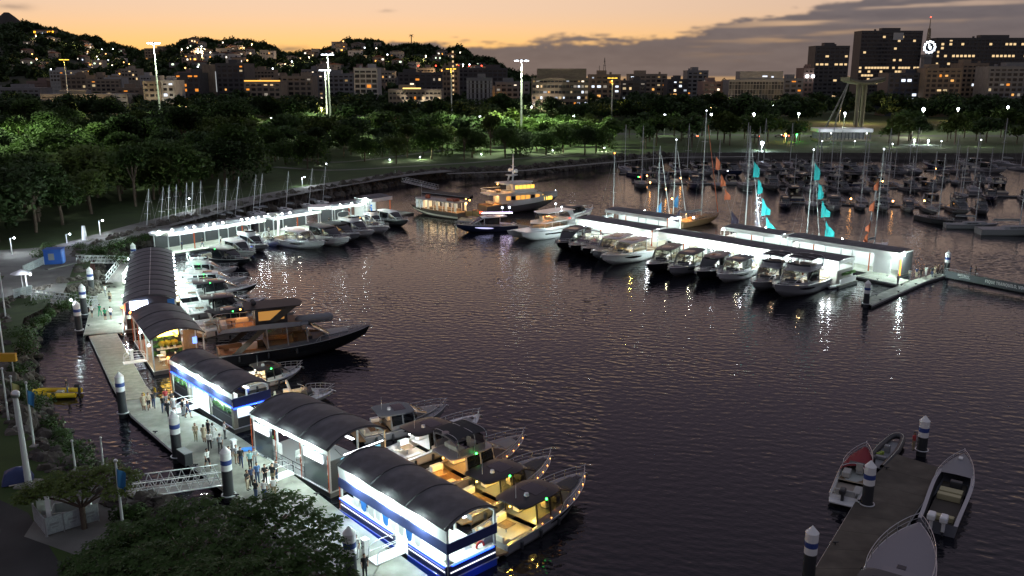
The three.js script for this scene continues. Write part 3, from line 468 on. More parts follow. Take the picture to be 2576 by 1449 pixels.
{ const p = hillAt(ridgeA, -1750, -900, 105, 0.86), o = thing('hilltop_villa', 'long villa with a brightly lit yellow facade high on the black hill', 'house', p.x, p.y - 3, p.z + 8); part('wall', box(62, 9, 12, 0, 4.5, 0), houseWall[1], o); part('roof', box(64, 1, 13, 0, 9.6, 0), houseRoof[1], o); for (let i = 0; i < 14; i++) part('window', box(3, 3.6, 0.3, -28 + i * 4.3, 5.5, 6.1), glow(0xffb030, 4), o); }
for (const [px, k] of [[1052, 'first'], [1096, 'second'], [1153, 'third'], [1180, 'fourth'], [1211, 'fifth']]) { const p = at(px, 166, -800), o = thing('warning_light', k + ' red warning light in the row above the slab roofs, counted from the lone palm', 'warning light', p.x, p.y - 3, p.z); part('post', cyl(0.15, 0.15, 3, 0, 0, 0, 6), M.dark, o); part('lamp_head', ball(0.6, 0, 3.2, 0, 8), M.lightRed, o); }

// ---------- park light masts and street lamps ----------
function mast(x, y0, y1, z0, label, power, mat, c, double) {
  const b = at(x[1], y1, z0), top = at(x[0], y0, z0), h = top.y - LAND, t = thing('light_mast', label, 'light mast', b.x, LAND, z0);
  part('pole', cyl(0.55, 0.22, h, 0, 0, 0, 10), M.pole, t);
  part('crown_ring', [new THREE.TorusGeometry(2.6, 0.2, 6, 24).rotateX(Math.PI / 2).translate(0, h, 0), box(5.2, 0.2, 0.2, 0, h, 0), box(0.2, 0.2, 5.2, 0, h, 0)], M.dark, t);
  for (let i = 0; i < 8; i++) part('flood_light', box(1.0, 0.45, 0.6, Math.cos(i / 8 * 6.283) * 2.6, h - 0.35, Math.sin(i / 8 * 6.283) * 2.6), mat, t);
  if (power) for (const x of [-1.7, 1.7]) spot(x, h - 0.75, 0.4, c, power / 2, t, 1.2, 20);
  return t;
}
mast([384, 408], 107, 345, -449, 'tall light mast rising from the grove with a white lamp ring', 38000, M.lightWhite, 0xeeffd0);
mast([825, 833], 136, 340, -462, 'taller of the two white light masts standing close together', 27000, M.lightWhite, 0xeeffd0);
mast([815, 825], 175, 342, -500, 'shorter of the two white light masts standing close together', 9000, M.lightWhite, 0xeeffd0);
mast([1308, 1311], 151, 362, -398, 'tall white light mast standing alone above the lawn trees', 24000, M.lightWhite, 0xeeffd0);
mast([-70, -64], 60, 420, -250, 'light mast standing in the park beside the plaza end of the grove', 17000, M.lightWhite, 0xeeffd0);
const dimYellow = glow(0xffd048, 2.5);
mast([167, 172], 149, 250, -620, 'dim yellow light mast before the black hill', 500, dimYellow, 0xffd048);
mast([1134, 1136], 172, 290, -560, 'dim yellow light mast beside the slim dark tower', 500, dimYellow, 0xffd048);
mast([1538, 1538], 195, 285, -570, 'dim yellow light mast before the antenna block', 500, dimYellow, 0xffd048);
function streetLamp(px, py, z, label, group, power = 70, mat = M.lightWhite, c = 0xf2ffe8, r = 0.42) {
  const p = at(px, py, z), t = thing('street_lamp', label, 'street lamp', p.x, LAND, z, 0, group), h = p.y - LAND;
  part('post', cyl(0.11, 0.07, Math.max(h, 1), 0, 0, 0, 6), M.pole, t);
  part('lamp_head', ball(r, 0, h, 0, 8).scale(1, 1, 1), mat, t);
  if (power) lamp(0, r < 0.24 ? h : h - r - 0.3, 0.3 * (r >= 0.24), c, power, t, 8);
}
for (const [px, py, z] of [[300, 299, -500], [419, 295, -560], [683, 298, -540], [967, 298, -520], [1207, 294, -500], [1328, 293, -505], [1443, 291, -510], [1672, 290, -470], [1789, 288, -475], [1896, 287, -478], [2009, 286, -480], [2125, 285, -486]])
  streetLamp(px, py, z, 'white street lamp on a tall post along the avenue trees', 'street lamps along the avenue', 420, M.lightWhite, 0xeaffd8, 0.6);
streetLamp(2323, 275, -480, 'glaring white lamp above a lit treetop near the clock tower', null, 700, M.lightWhite, 0xf4ffdc, 0.9);
streetLamp(2297, 316, -455, 'brightest white floodlight among the dark trees beside the memorial', null, 700, glow(0xfff8e0, 30), 0xfff8e0, 1.1);
streetLamp(2410, 274, -500, 'white lamp over the far dark trees below the long office slab', null, 500, M.lightWhite, 0xf4ffdc, 0.7);
streetLamp(2535, 270, -500, 'white lamp at the end of the dark tree belt', null, 450, M.lightWhite, 0xf4ffdc, 0.7);
streetLamp(1917, 360, -372, 'bluish white floodlight on a post at the far seawall', null, 350, glow(0xdceeff, 30), 0xdceeff, 0.75);
streetLamp(2300, 353, -405, 'white lamp beside the small blue sign on the far shore', null, 160, M.lightWhite, 0xe8f0ff, 0.5);
streetLamp(2335, 354, -405, 'white lamp at the other side of the small blue sign', null, 160, M.lightWhite, 0xe8f0ff, 0.45);
streetLamp(1976, 338, -425, 'yellow lamp beside the green traffic light', null, 160, M.lightYellow, 0xffe070, 0.6);
streetLamp(2004, 338, -425, 'green traffic light glowing between the dark trees', null, 60, M.lightGreen, 0x40ff60, 0.4);
streetLamp(1112, 330, -440, 'lone white lamp deep among the dark park trees', null, 120, M.lightWhite, 0xf2ffe8, 0.4);
streetLamp(994, 447, -283, 'white lamp at the head of the far footbridge', null, 260, glow(0xe8f6ff, 26), 0xe8f6ff, 0.42);
for (const [px, py, z] of [[1056, 395, -330], [980, 402, -322], [1210, 388, -345], [1390, 378, -360], [1520, 372, -370], [820, 412, -312], [700, 405, -330], [930, 385, -352]]) streetLamp(px, py, z, 'low white garden lamp on the lawn along the seawall', 'garden lamps on the lawn', 230, M.lightWhite, 0xf0ffd0, 0.22);
for (const [px, py, z] of [[2068, 355, -395], [2150, 355, -395], [2368, 355, -390], [2468, 352, -392], [2245, 362, -392]]) streetLamp(px, py, z, 'small white lamp on the far seawall lawn', 'lamps on the far seawall lawn', 90, M.lightWhite, 0xf4ffe0, 0.22);
for (const [px, py, z] of [[450, 395, -330], [560, 372, -350], [300, 372, -330], [250, 340, -380], [640, 330, -440], [180, 420, -265]]) streetLamp(px, py, z, 'added park lamp brightening the grove trees', 'added lamps brightening the grove', 420, M.lightWhite, 0xe4ffc0, 0.3);  // lamps added inside the grove to brighten its trees, no known fixtures
reseed(612); for (let i = 0; i < 24; i++) streetLamp(40 + i * 108 + rr(-40, 40), rr(262, 274), -rr(585, 625), 'street lamp glowing over the street trees at the foot of the city blocks', 'street lamps in the city streets', 1500, i % 3 ? glow(0xffd49a, 8) : M.lightWhite, i % 3 ? 0xffd49a : 0xfff4e0, 0.4);
{ // traffic on the avenue by the memorial
  reseed(55); const body = [std([0.3, 0.3, 0.32], 0.3, 0.3), std([0.03, 0.03, 0.035], 0.3), std([0.5, 0.5, 0.5], 0.3), std([0.3, 0.02, 0.02], 0.3)];
  const side = new THREE.Shape([[-2.1, 0.35], [2.1, 0.35], [2.15, 0.8], [1.2, 0.95], [0.6, 1.45], [-0.9, 1.48], [-1.6, 1], [-2.15, 0.9]].map(([x, y]) => new THREE.Vector2(x, y))), bodyGeo = new THREE.ExtrudeGeometry(side, { depth: 1.5, bevelEnabled: true, bevelSize: 0.08, bevelThickness: 0.1, bevelSegments: 1 }).translate(0, 0, -0.75), wheel = new THREE.CylinderGeometry(0.33, 0.33, 0.22, 10).rotateX(Math.PI / 2), tail = box(0.08, 0.22, 0.45), glassGeo = new THREE.ExtrudeGeometry(new THREE.Shape([[-1.45, 1.02], [1.0, 1.0], [0.52, 1.38], [-0.85, 1.4]].map(([x, y]) => new THREE.Vector2(x, y))), { depth: 1.74, bevelEnabled: false }).translate(0, 0, -0.87);
  for (const px of [1960, 1975, 2050, 2075, 2098, 2112, 2120, 2132, 2146, 2162, 1900, 1745]) {
    const p = at(px, 325, -452 + rr(-3, 3)), c = thing('car', 'small car with red tail lights in the queue on the avenue', 'car', p.x, LAND + 0.03, p.z, Math.PI / 2 + 0.9 + rr(-0.15, 0.15), 'cars queuing on the avenue');
    part('body', bodyGeo, pick(body), c); part('windows', glassGeo, M.glass, c);
    for (const x of [-1.35, 1.35]) for (const z of [-0.8, 0.8]) part('wheel', wheel, M.dark, c).position.set(x, 0.33, z);
    for (const z of [-0.5, 0.5]) part('tail_light', tail, glow([1, 0.1, 0.03], 22), c).position.set(-2.25, 0.85, z);
  }
}
// ---------- boats ----------
const HB = (B, s) => B / 2 * (s < 0.5 ? lerp(0.9, 1, smooth(0, 0.5, s)) : Math.pow(Math.max(0, 1 - Math.pow((s - 0.5) / 0.5, 2.1)), 0.85));
function hullForm(L, B, F0, F1) {
  const sheer = (s) => F0 + (F1 - F0) * Math.pow(s, 1.7);
  // v: 0 gunwale, 1 chine, 2 keel
  const point = (s, v, side, out = 0) => {
    const hb = HB(B, s), y0 = sheer(s), cy = -0.05 + (F1 * 0.62) * Math.pow(s, 3.2), ky = -0.55 + (F1 * 0.62 + 0.55) * Math.pow(s, 6), cw = hb * lerp(0.9, 0.52, Math.pow(s, 2.2));
    let y, w; if (v <= 1) { const e = v; y = lerp(y0, cy, e); w = lerp(hb, cw, Math.pow(e, 0.85)); } else { y = lerp(cy, ky, v - 1); w = lerp(cw, 0, v - 1); }
    const depth = clamp((y0 - y) / (y0 + 0.5)); return v3(s * L - depth * s * s * s * L * 0.1, y, side * (w + out));
  };
  const ss = []; for (let i = 0; i <= 22; i++) ss.push(1 - Math.pow(1 - i / 22, 1.25)); ss[22] = 0.998;
  const skin = grid(ss.map((s) => [0, 0.25, 0.5, 0.75, 1, 1.5, 2].map((v) => point(s, v, 1)).concat([1.5, 1, 0.75, 0.5, 0.25, 0].map((v) => point(s, v, -1)))));
  const tr = [0, 0.5, 1, 1.5, 2].map((v) => point(0, v, 1)), transom = grid([tr, tr.map((p) => v3(p.x, p.y, -p.z))]);
  const patch = (s0, s1, va, vb, side, n = 14, taper = 0) => { const r = []; for (let i = 0; i <= n; i++) { const s = lerp(s0, s1, i / n), k = taper ? Math.sin(clamp(i / n * 1.02, 0.02, 0.98) * Math.PI) ** taper : 1, m = (va + vb) / 2; r.push([point(s, lerp(m, va, k), side, 0.012), point(s, lerp(m, vb, k), side, 0.012)]); } return grid(r); };
  return { L, B, sheer, point, skin, transom, patch, hb: (s) => HB(B, s) };
}
const sofa = (w, d, x, y, z) => [rbox(w, 0.42, d, x, y + 0.21, z, 0.06)];
function deckSurface(f, s0, s1, inset = 0.03, n = 16, cam = 0.07) { const r = []; for (let i = 0; i <= n; i++) { const s = lerp(s0, s1, i / n), w = Math.max(0.01, f.hb(s) - inset), y = f.sheer(s); r.push([-1, -0.6, 0, 0.6, 1].map((k) => v3(s * f.L, y + cam * (1 - k * k) - 0.015, -k * w))); } return grid(r); }
function bowRail(f, s0, h, inset = 0.12, r = 0.025, lean = 0.05) {
  const P = [], S = [], list = []; for (let i = 0; i <= 12; i++) { const s = lerp(s0, 0.985, i / 12); P.push(v3(s * f.L + lean, f.sheer(s) + h * smooth(0, 0.12, i / 12 + 0.02), Math.max(0, f.hb(s) - inset))); }
  const all = [...P, v3(f.L + 0.18, f.sheer(1) + h * 1.05, 0), ...P.slice().reverse().map((p) => v3(p.x, p.y, -p.z))]; list.push(tube(all, r, 60, 5));
  list.push(tube(all.map((p) => v3(p.x, p.y - h * 0.45, p.z)).slice(2, -2), r * 0.6, 50, 4));
  for (let i = 1; i <= 12; i += 2) for (const k of [1, -1]) { const p = P[i]; list.push(rod(v3(p.x - lean, p.y - h, p.z * k), v3(p.x, p.y, p.z * k), r * 0.9, 5)); }
  return list;
}
const BOW = (f, o, t) => part('bow_rail', bowRail(f, o.railFrom ?? 0.52, o.railH ?? 0.62), M.steel, t);
/* motor yacht: o = {L, B, hull, deck, top, roof: 'hard'|'soft'|'fly'|'open', glass, interior lamp colour & power, deckLights, nav, ...} */
function yacht(o) {
  const { L } = o, B = o.B ?? L * 0.29, F0 = o.F0 ?? L * 0.08, F1 = o.F1 ?? L * 0.145, f = hullForm(L, B, F0, F1);
  const t = thing(o.name ?? 'motor_yacht', o.label, 'yacht', 0, 0, 0, 0, o.group), fine = o.fine ?? true;
  const hullMat = o.hull ?? M.gel, deckMat = o.deck ?? M.gel, topMat = o.top ?? M.black, glassMat = o.glass ?? M.glass, s0 = o.cockpit ?? 0.3, fl = Math.min(0.75, F0 * 0.6);
  part('hull', [f.skin, f.transom], hullMat, t);
  for (const k of [1, -1]) part('boot_stripe', f.patch(0.02, 0.97, 0.93, 1.06, k, 18), o.stripe ?? M.dark, t);
  for (const k of [1, -1]) { const w = part('hull_window', f.patch(0.42, 0.72, 0.24, 0.5, k, 12, 0.45), o.hullGlow ?? M.glass, t); }
  for (const k of [1, -1]) part('rub_rail', tube(Array.from({ length: 14 }, (_, i) => f.point(i / 13.02, 0.03, k, 0.02)), 0.035, 26, 5), o.trim ?? M.steel, t);
  part('foredeck', deckSurface(f, s0 - 0.005, 0.998), deckMat, t);
  // cockpit: side decks, coaming walls and floor
  const sd = [], iw = []; for (const k of [1, -1]) { const a = [], b = []; for (let i = 0; i <= 8; i++) { const s = s0 * i / 8, w = f.hb(s), y = f.sheer(s); a.push([v3(s * L, y - 0.01, k * w), v3(s * L, y - 0.01, k * w * 0.84)]); b.push([v3(s * L, y - 0.01, k * w * 0.84), v3(s * L, fl, k * w * 0.82)]); } sd.push(grid(a)); iw.push(grid(b)); }
  for (const g of sd) part('side_deck', g, deckMat, t); for (const g of iw) part('coaming', g, o.liner ?? M.gel, t);
  part('cockpit_floor', slab([[0.02, -f.hb(0) * 0.83], [s0 * L + 0.1, -f.hb(s0) * 0.83], [s0 * L + 0.1, f.hb(s0) * 0.83], [0.02, f.hb(0) * 0.83]], 0.1).translate(0, fl + 0.02, 0), o.floor ?? M.teak, t);
  part('swim_platform', slab([[-L * 0.075, -B * 0.38], [0.02, -B * 0.44], [0.02, B * 0.44], [-L * 0.075, B * 0.38]], 0.14, 0.03).translate(0, 0.42, 0), o.platform ?? M.teak, t);
  const cush = o.cushion ?? M.cream, cx = s0 * L;
  part('sofa', [...sofa(0.62, B * 0.62, 0.5, fl, 0.0), rbox(0.2, 0.55, B * 0.62, 0.14, fl + 0.5, 0, 0.06), ...sofa(cx * 0.5, 0.55, 0.8 + cx * 0.22, fl, B * 0.3)], cush, t);
  if (fine) { const tb = part('table', [rbox(cx * 0.34, 0.05, B * 0.25, 0.95 + cx * 0.24, fl + 0.66, -0.02, 0.02)], M.wood, t); part('table_leg', cyl(0.06, 0.06, 0.64, 0.95 + cx * 0.24, fl, 0, 8), M.steel, tb); part('wet_bar', rbox(cx * 0.32, 0.85, 0.5, cx * 0.7, fl + 0.42, -B * 0.31, 0.05), M.gel, t); }
  // superstructure
  const c0 = o.cabin?.[0] ?? s0, c1 = o.cabin?.[1] ?? 0.57, wf = o.cabin?.[2] ?? 0.74, hR = o.roofH ?? L * 0.085 + 0.72, bw = (s) => f.hb(s) * 0.84, rw = (s) => f.hb(Math.min(s, 0.62)) * (0.8 - 0.12 * smooth(0.45, 0.62, s));
  const base = (s) => f.sheer(s) + 0.02, roofY = (s) => f.sheer(0.3) + hR - 0.12 * Math.pow(Math.max(0, s - 0.45) / 0.15, 2);
  for (const k of [1, -1]) { const r = []; for (let i = 0; i <= 10; i++) { const s = lerp(c0, wf, i / 10), z = k * bw(s) * (1 - 0.35 * smooth(c1, wf, s)); r.push([v3(s * L, base(s) - 0.15, z), v3(s * L, base(s) + 0.34 * (1 - 0.6 * smooth(c1, wf, s)), z * 0.99)]); } part('cabin_base', grid(r), deckMat, t); }
  if (o.roof !== 'open') {
    for (const k of [1, -1]) { const r = []; for (let i = 0; i <= 10; i++) { const s = lerp(c0, c1, i / 10), zb = k * bw(s), zt = k * rw(s); r.push([v3(s * L, base(s) + 0.32, zb * 0.985), v3(s * L + 0.02, lerp(base(s) + 0.32, roofY(s), 0.55), lerp(zb, zt, 0.45)), v3(s * L - 0.1, roofY(s) - 0.02, zt)]); } part('side_window', grid(r), glassMat, t); }
    { const r = []; for (let i = 0; i <= 6; i++) { const u = i / 6, s = lerp(c1, wf, u), row = []; for (let j = 0; j <= 10; j++) { const q = j / 10 * 2 - 1, w = lerp(rw(c1), bw(wf) * 0.62, u); row.push(v3(s * L + (1 - q * q) * L * 0.02 * u, lerp(roofY(c1) - 0.02, base(wf) + 0.1, Math.pow(u, 1.25)), -q * w)); } r.push(row); } part('windscreen', grid(r), o.screen ?? glassMat, t); }
    for (const k of [1, -1]) { for (const u of fine ? [0.02, 0.5, 0.98] : [0.02, 0.98]) { const s = lerp(c0, c1, u); part('pillar', rod(v3(s * L, base(s) + 0.1, k * bw(s) * 1.0), v3(s * L - 0.1, roofY(s), k * rw(s) * 1.01), 0.08, 5), topMat, t); } part('windscreen_pillar', tube([v3(c1 * L - 0.05, roofY(c1), k * rw(c1) * 1.01), v3(lerp(c1, wf, 0.5) * L, lerp(roofY(c1), base(wf), 0.44), k * (rw(c1) + bw(wf) * 0.62) / 2 * 1.03), v3(wf * L + 0.03, base(wf) + 0.1, k * bw(wf) * 0.63)], 0.07, 10, 5), topMat, t); }
    // roof plate, arched
    const r0 = o.roofFrom ?? c0 - 0.13, rows = [], und = []; for (let i = 0; i <= 14; i++) { const s = lerp(r0, c1 + 0.012, i / 14), w = rw(Math.max(s, 0.2)) * 1.05 * (1 - 0.25 * Math.pow(Math.abs(i / 7 - 1), 8)), a = [], b = []; for (let j = 0; j <= 8; j++) { const q = j / 4 - 1, y = roofY(Math.max(s, 0.3)) + 0.1 * (1 - q * q * q * q); a.push(v3(s * L, y + 0.06, -q * w)); b.push(v3(s * L, y - 0.03, -q * w * 0.99)); } rows.push(a); und.push(b); }
    const edge = grid([...rows.map((r, i) => r[0]), ...rows[14].slice(1), ...rows.map((r) => r[8]).reverse().slice(1), ...rows[0].slice(1, -1).reverse()].length ? [[...rows.map((r) => r[0]), ...rows[14].slice(1, -1), ...rows.map((r) => r[8]).reverse(), ...rows[0].slice(1, -1).reverse()], [...und.map((r) => r[0]), ...und[14].slice(1, -1), ...und.map((r) => r[8]).reverse(), ...und[0].slice(1, -1).reverse()]] : [], true);
    part(o.roof === 'soft' ? 'soft_top' : 'hardtop', [grid(rows), grid(und), edge], topMat, t);
    if (o.sunroof !== false) part('roof_hatch', grid([0.2, 0.5, 0.8].map((u) => [-0.5, 0, 0.5].map((q) => { const s = lerp(c0 + 0.02, c1 - 0.03, u); return v3(s * L, roofY(s) + 0.13 * (1 - q * q) + 0.066, -q * rw(s) * 1.1); }))), M.glass, t);
    if (fine) part('antenna', [cyl(0.02, 0.01, 1.3, (c0 - 0.05) * L, roofY(0.3) + 0.12, 0, 5), cyl(0.2, 0.16, 0.22, (c0 + 0.02) * L, roofY(0.3) + 0.18, 0.35, 10)], M.white, t);
  } else {
    const r = []; for (let i = 0; i <= 5; i++) { const u = i / 5, row = []; for (let j = 0; j <= 10; j++) { const q = j / 10 * 2 - 1, s = lerp(c1 - 0.06, wf - 0.06, u) - q * q * 0.1; row.push(v3(s * L, lerp(base(c1) + 0.85, base(wf) + 0.06, u), -q * bw(s) * lerp(0.86, 0.98, u))); } r.push(row); } part('windscreen', grid(r), o.screen ?? M.tint, t);
    part('windscreen_frame', tube(r[0], 0.035, 20, 5), M.steel, t);
    part('cockpit_floor', slab([[s0 * L, -bw(s0)], [c1 * L, -bw(c1) * 0.9], [c1 * L, bw(c1) * 0.9], [s0 * L, bw(s0)]], 0.1).translate(0, f.sheer(s0) + 0.03, 0), M.cream, t);
    if (o.arch !== false) part('radar_arch', [tube([v3(s0 * L, f.sheer(s0), bw(s0)), v3(s0 * L - 0.35, f.sheer(s0) + 1.3, bw(s0) * 0.95), v3(s0 * L - 0.5, f.sheer(s0) + 1.75, 0), v3(s0 * L - 0.35, f.sheer(s0) + 1.3, -bw(s0) * 0.95), v3(s0 * L, f.sheer(s0), -bw(s0))], 0.11, 24, 6)], deckMat, t);
  }
  // saloon inside
  part('saloon_floor', slab([[c0 * L, -bw(c0) * 0.96], [wf * L - 0.3, -bw(wf) * 0.5], [wf * L - 0.3, bw(wf) * 0.5], [c0 * L, bw(c0) * 0.96]], 0.06).translate(0, f.sheer(c0) * 0.9 + 0.12, 0), M.wood, t);
  part('helm_seat', [rbox(0.5, 0.5, 0.55, lerp(c0, c1, 0.72) * L, f.sheer(0.5) + 0.35, B * 0.15, 0.06), rbox(0.14, 0.7, 0.55, lerp(c0, c1, 0.72) * L - 0.28, f.sheer(0.5) + 0.75, B * 0.15, 0.06), rbox((c1 - c0) * L * 0.5, 0.45, 0.6, lerp(c0, c1, 0.35) * L, f.sheer(0.4) + 0.3, -B * 0.2, 0.06)], cush, t);
  part('dashboard', rbox(0.5, 0.5, B * 0.5, (c1 + 0.02) * L, f.sheer(0.5) + 0.4, 0, 0.1), M.dark, t);
  if (o.roof === 'fly') {
    const y = roofY(0.3) + 0.2, x0 = (c0 - 0.08) * L, x1 = (c1 - 0.04) * L, w = rw(0.4) * 0.98;
    const ring = [[x0, -w], [x1 - 0.5, -w * 0.94], [x1, -w * 0.5], [x1 + 0.1, 0], [x1, w * 0.5], [x1 - 0.5, w * 0.94], [x0, w]];
    part('flybridge_coaming', grid([ring.map(([x, z]) => v3(x, y - 0.1, z)), ring.map(([x, z]) => v3(x + 0.05, y + 0.52, z * 0.98))]), deckMat, t);
    part('flybridge_seat', [rbox(0.6, 0.4, w * 1.3, x0 + 0.9, y + 0.2, 0, 0.05), rbox(0.6, 0.45, 0.55, x1 - 1.2, y + 0.3, w * 0.35, 0.05), rbox(0.12, 0.6, 0.55, x1 - 1.5, y + 0.7, w * 0.35, 0.05)], cush, t);
    part('flybridge_screen', grid([ring.slice(1, -1).map(([x, z]) => v3(x + 0.05, y + 0.52, z * 0.98)), ring.slice(1, -1).map(([x, z]) => v3(x - 0.12, y + 0.8, z * 0.95))]), M.glass, t);
    part('radar_arch', [tube([v3(x0 + 0.3, y - 0.1, w), v3(x0 - 0.1, y + 1.2, w * 0.9), v3(x0 - 0.1, y + 1.45, 0), v3(x0 - 0.1, y + 1.2, -w * 0.9), v3(x0 + 0.3, y - 0.1, -w)], 0.09, 24, 6), cyl(0.35, 0.3, 0.25, x0, y + 1.5, 0, 12)], deckMat, t);
    if (o.bimini) part('bimini', grid([0, 0.5, 1].map((u) => [-1, -0.5, 0, 0.5, 1].map((q) => v3(lerp(x0 - 0.3, x1 - 0.3, u), y + 1.75 - 0.12 * q * q - 0.1 * Math.pow(u * 2 - 1, 2), -q * w * 1.02)))), M.darkcloth, t), part('bimini_frame', [x0, lerp(x0, x1, 0.5), x1 - 0.5].map((x) => tube([v3(x, y, w), v3(x, y + 1.5, w), v3(x, y + 1.7, 0), v3(x, y + 1.5, -w), v3(x, y, -w)], 0.025, 20, 5)), M.steel, t);
  }
  if (o.sunpad !== false) part('sun_pad', [grid([0, 0.5, 1].map((u) => [-1, 0, 1].map((q) => { const s = lerp(wf + 0.01, wf + 0.14, u); return v3(s * L, f.sheer(s) + 0.13 + 0.05 * (1 - q * q), -q * f.hb(s) * 0.5); })))], o.pad ?? M.grey, t);
  part('deck_hatch', rbox(0.55, 0.05, 0.55, (wf + 0.17) * L, f.sheer(wf + 0.17) + 0.06, 0, 0.02), M.glass, t);
  BOW(f, o, t);
  part('anchor', [rod(v3(L - 0.1, f.sheer(1) - 0.05, 0), v3(L + 0.22, f.sheer(1) - 0.15, 0), 0.05), box(0.05, 0.22, 0.3, L + 0.22, f.sheer(1) - 0.25, 0)], M.steel, t);
  if (fine) for (const k of [1, -1]) for (const s of [0.12, 0.3, 0.48]) { const p = f.point(s, 0.15, k, 0.14); part('fender', new THREE.CapsuleGeometry(0.12, 0.42, 3, 8).translate(p.x, p.y - 0.35, p.z), o.fender ?? M.dark, t); }
  if (o.deckLights) for (const k of [1]) for (let i = 0; i < 9; i++) { const s = lerp(0.24, 0.95, i / 8), p = f.point(s, 0, k, -0.08); part('deck_light', ball(0.036, p.x, p.y + 0.06, p.z, 6), M.deckGlow, t); }
  if (o.nav) part('nav_light', ball(0.09, lerp(c0, c1, 0.3) * L, (o.roof === 'open' ? f.sheer(0.4) + 0.5 : roofY(0.3)) + 0.1, rw(0.4) * 1.1, 8), o.nav, t);
  if (o.cabinLamp) { const [c, k] = o.cabinLamp; lamp(lerp(c0, c1, 0.5) * L, roofY(0.3) - 0.3, 0, c, k, t, 4); part('cabin_light', ball(0.07, lerp(c0, c1, 0.5) * L, roofY(0.3) - 0.3, 0, 6), glow(c, 12), t); }
  if (o.cockpitLamp) { const [c, k] = o.cockpitLamp, y = o.roof === 'open' ? fl + 1.9 : roofY(0.3) - 0.25, x = (o.roofFrom ?? c0 - 0.13) * L + 0.25; lamp(x, y, 0, c, k, t, 4); part('cockpit_light', ball(0.07, x, y, 0, 6), glow(c, 14), t); }
  if (o.underLamp) { for (const z of [-1, 1]) part('underwater_light', ball(0.12, -0.1, 0.14, z * B * 0.3, 8), o.underLamp, t); }
  return { t, f };
}
M.darkcloth = std([0.03, 0.032, 0.036], 0.9, 0, { side: THREE.DoubleSide });
M.greycloth = std([0.2, 0.21, 0.22], 0.9, 0, { side: THREE.DoubleSide });
M.deckGlow = glow(0xff9c4a, 12);
for (const k of ['glass', 'clear', 'tint', 'gel', 'black', 'navy', 'midgrey', 'grey', 'dark', 'steel']) M[k].side = THREE.DoubleSide;
function berth(t, stern, bow) { t.position.set(stern.x, 0, stern.z); t.rotation.set(0, Math.atan2(-(bow.z - stern.z), bow.x - stern.x), 0); return t; }
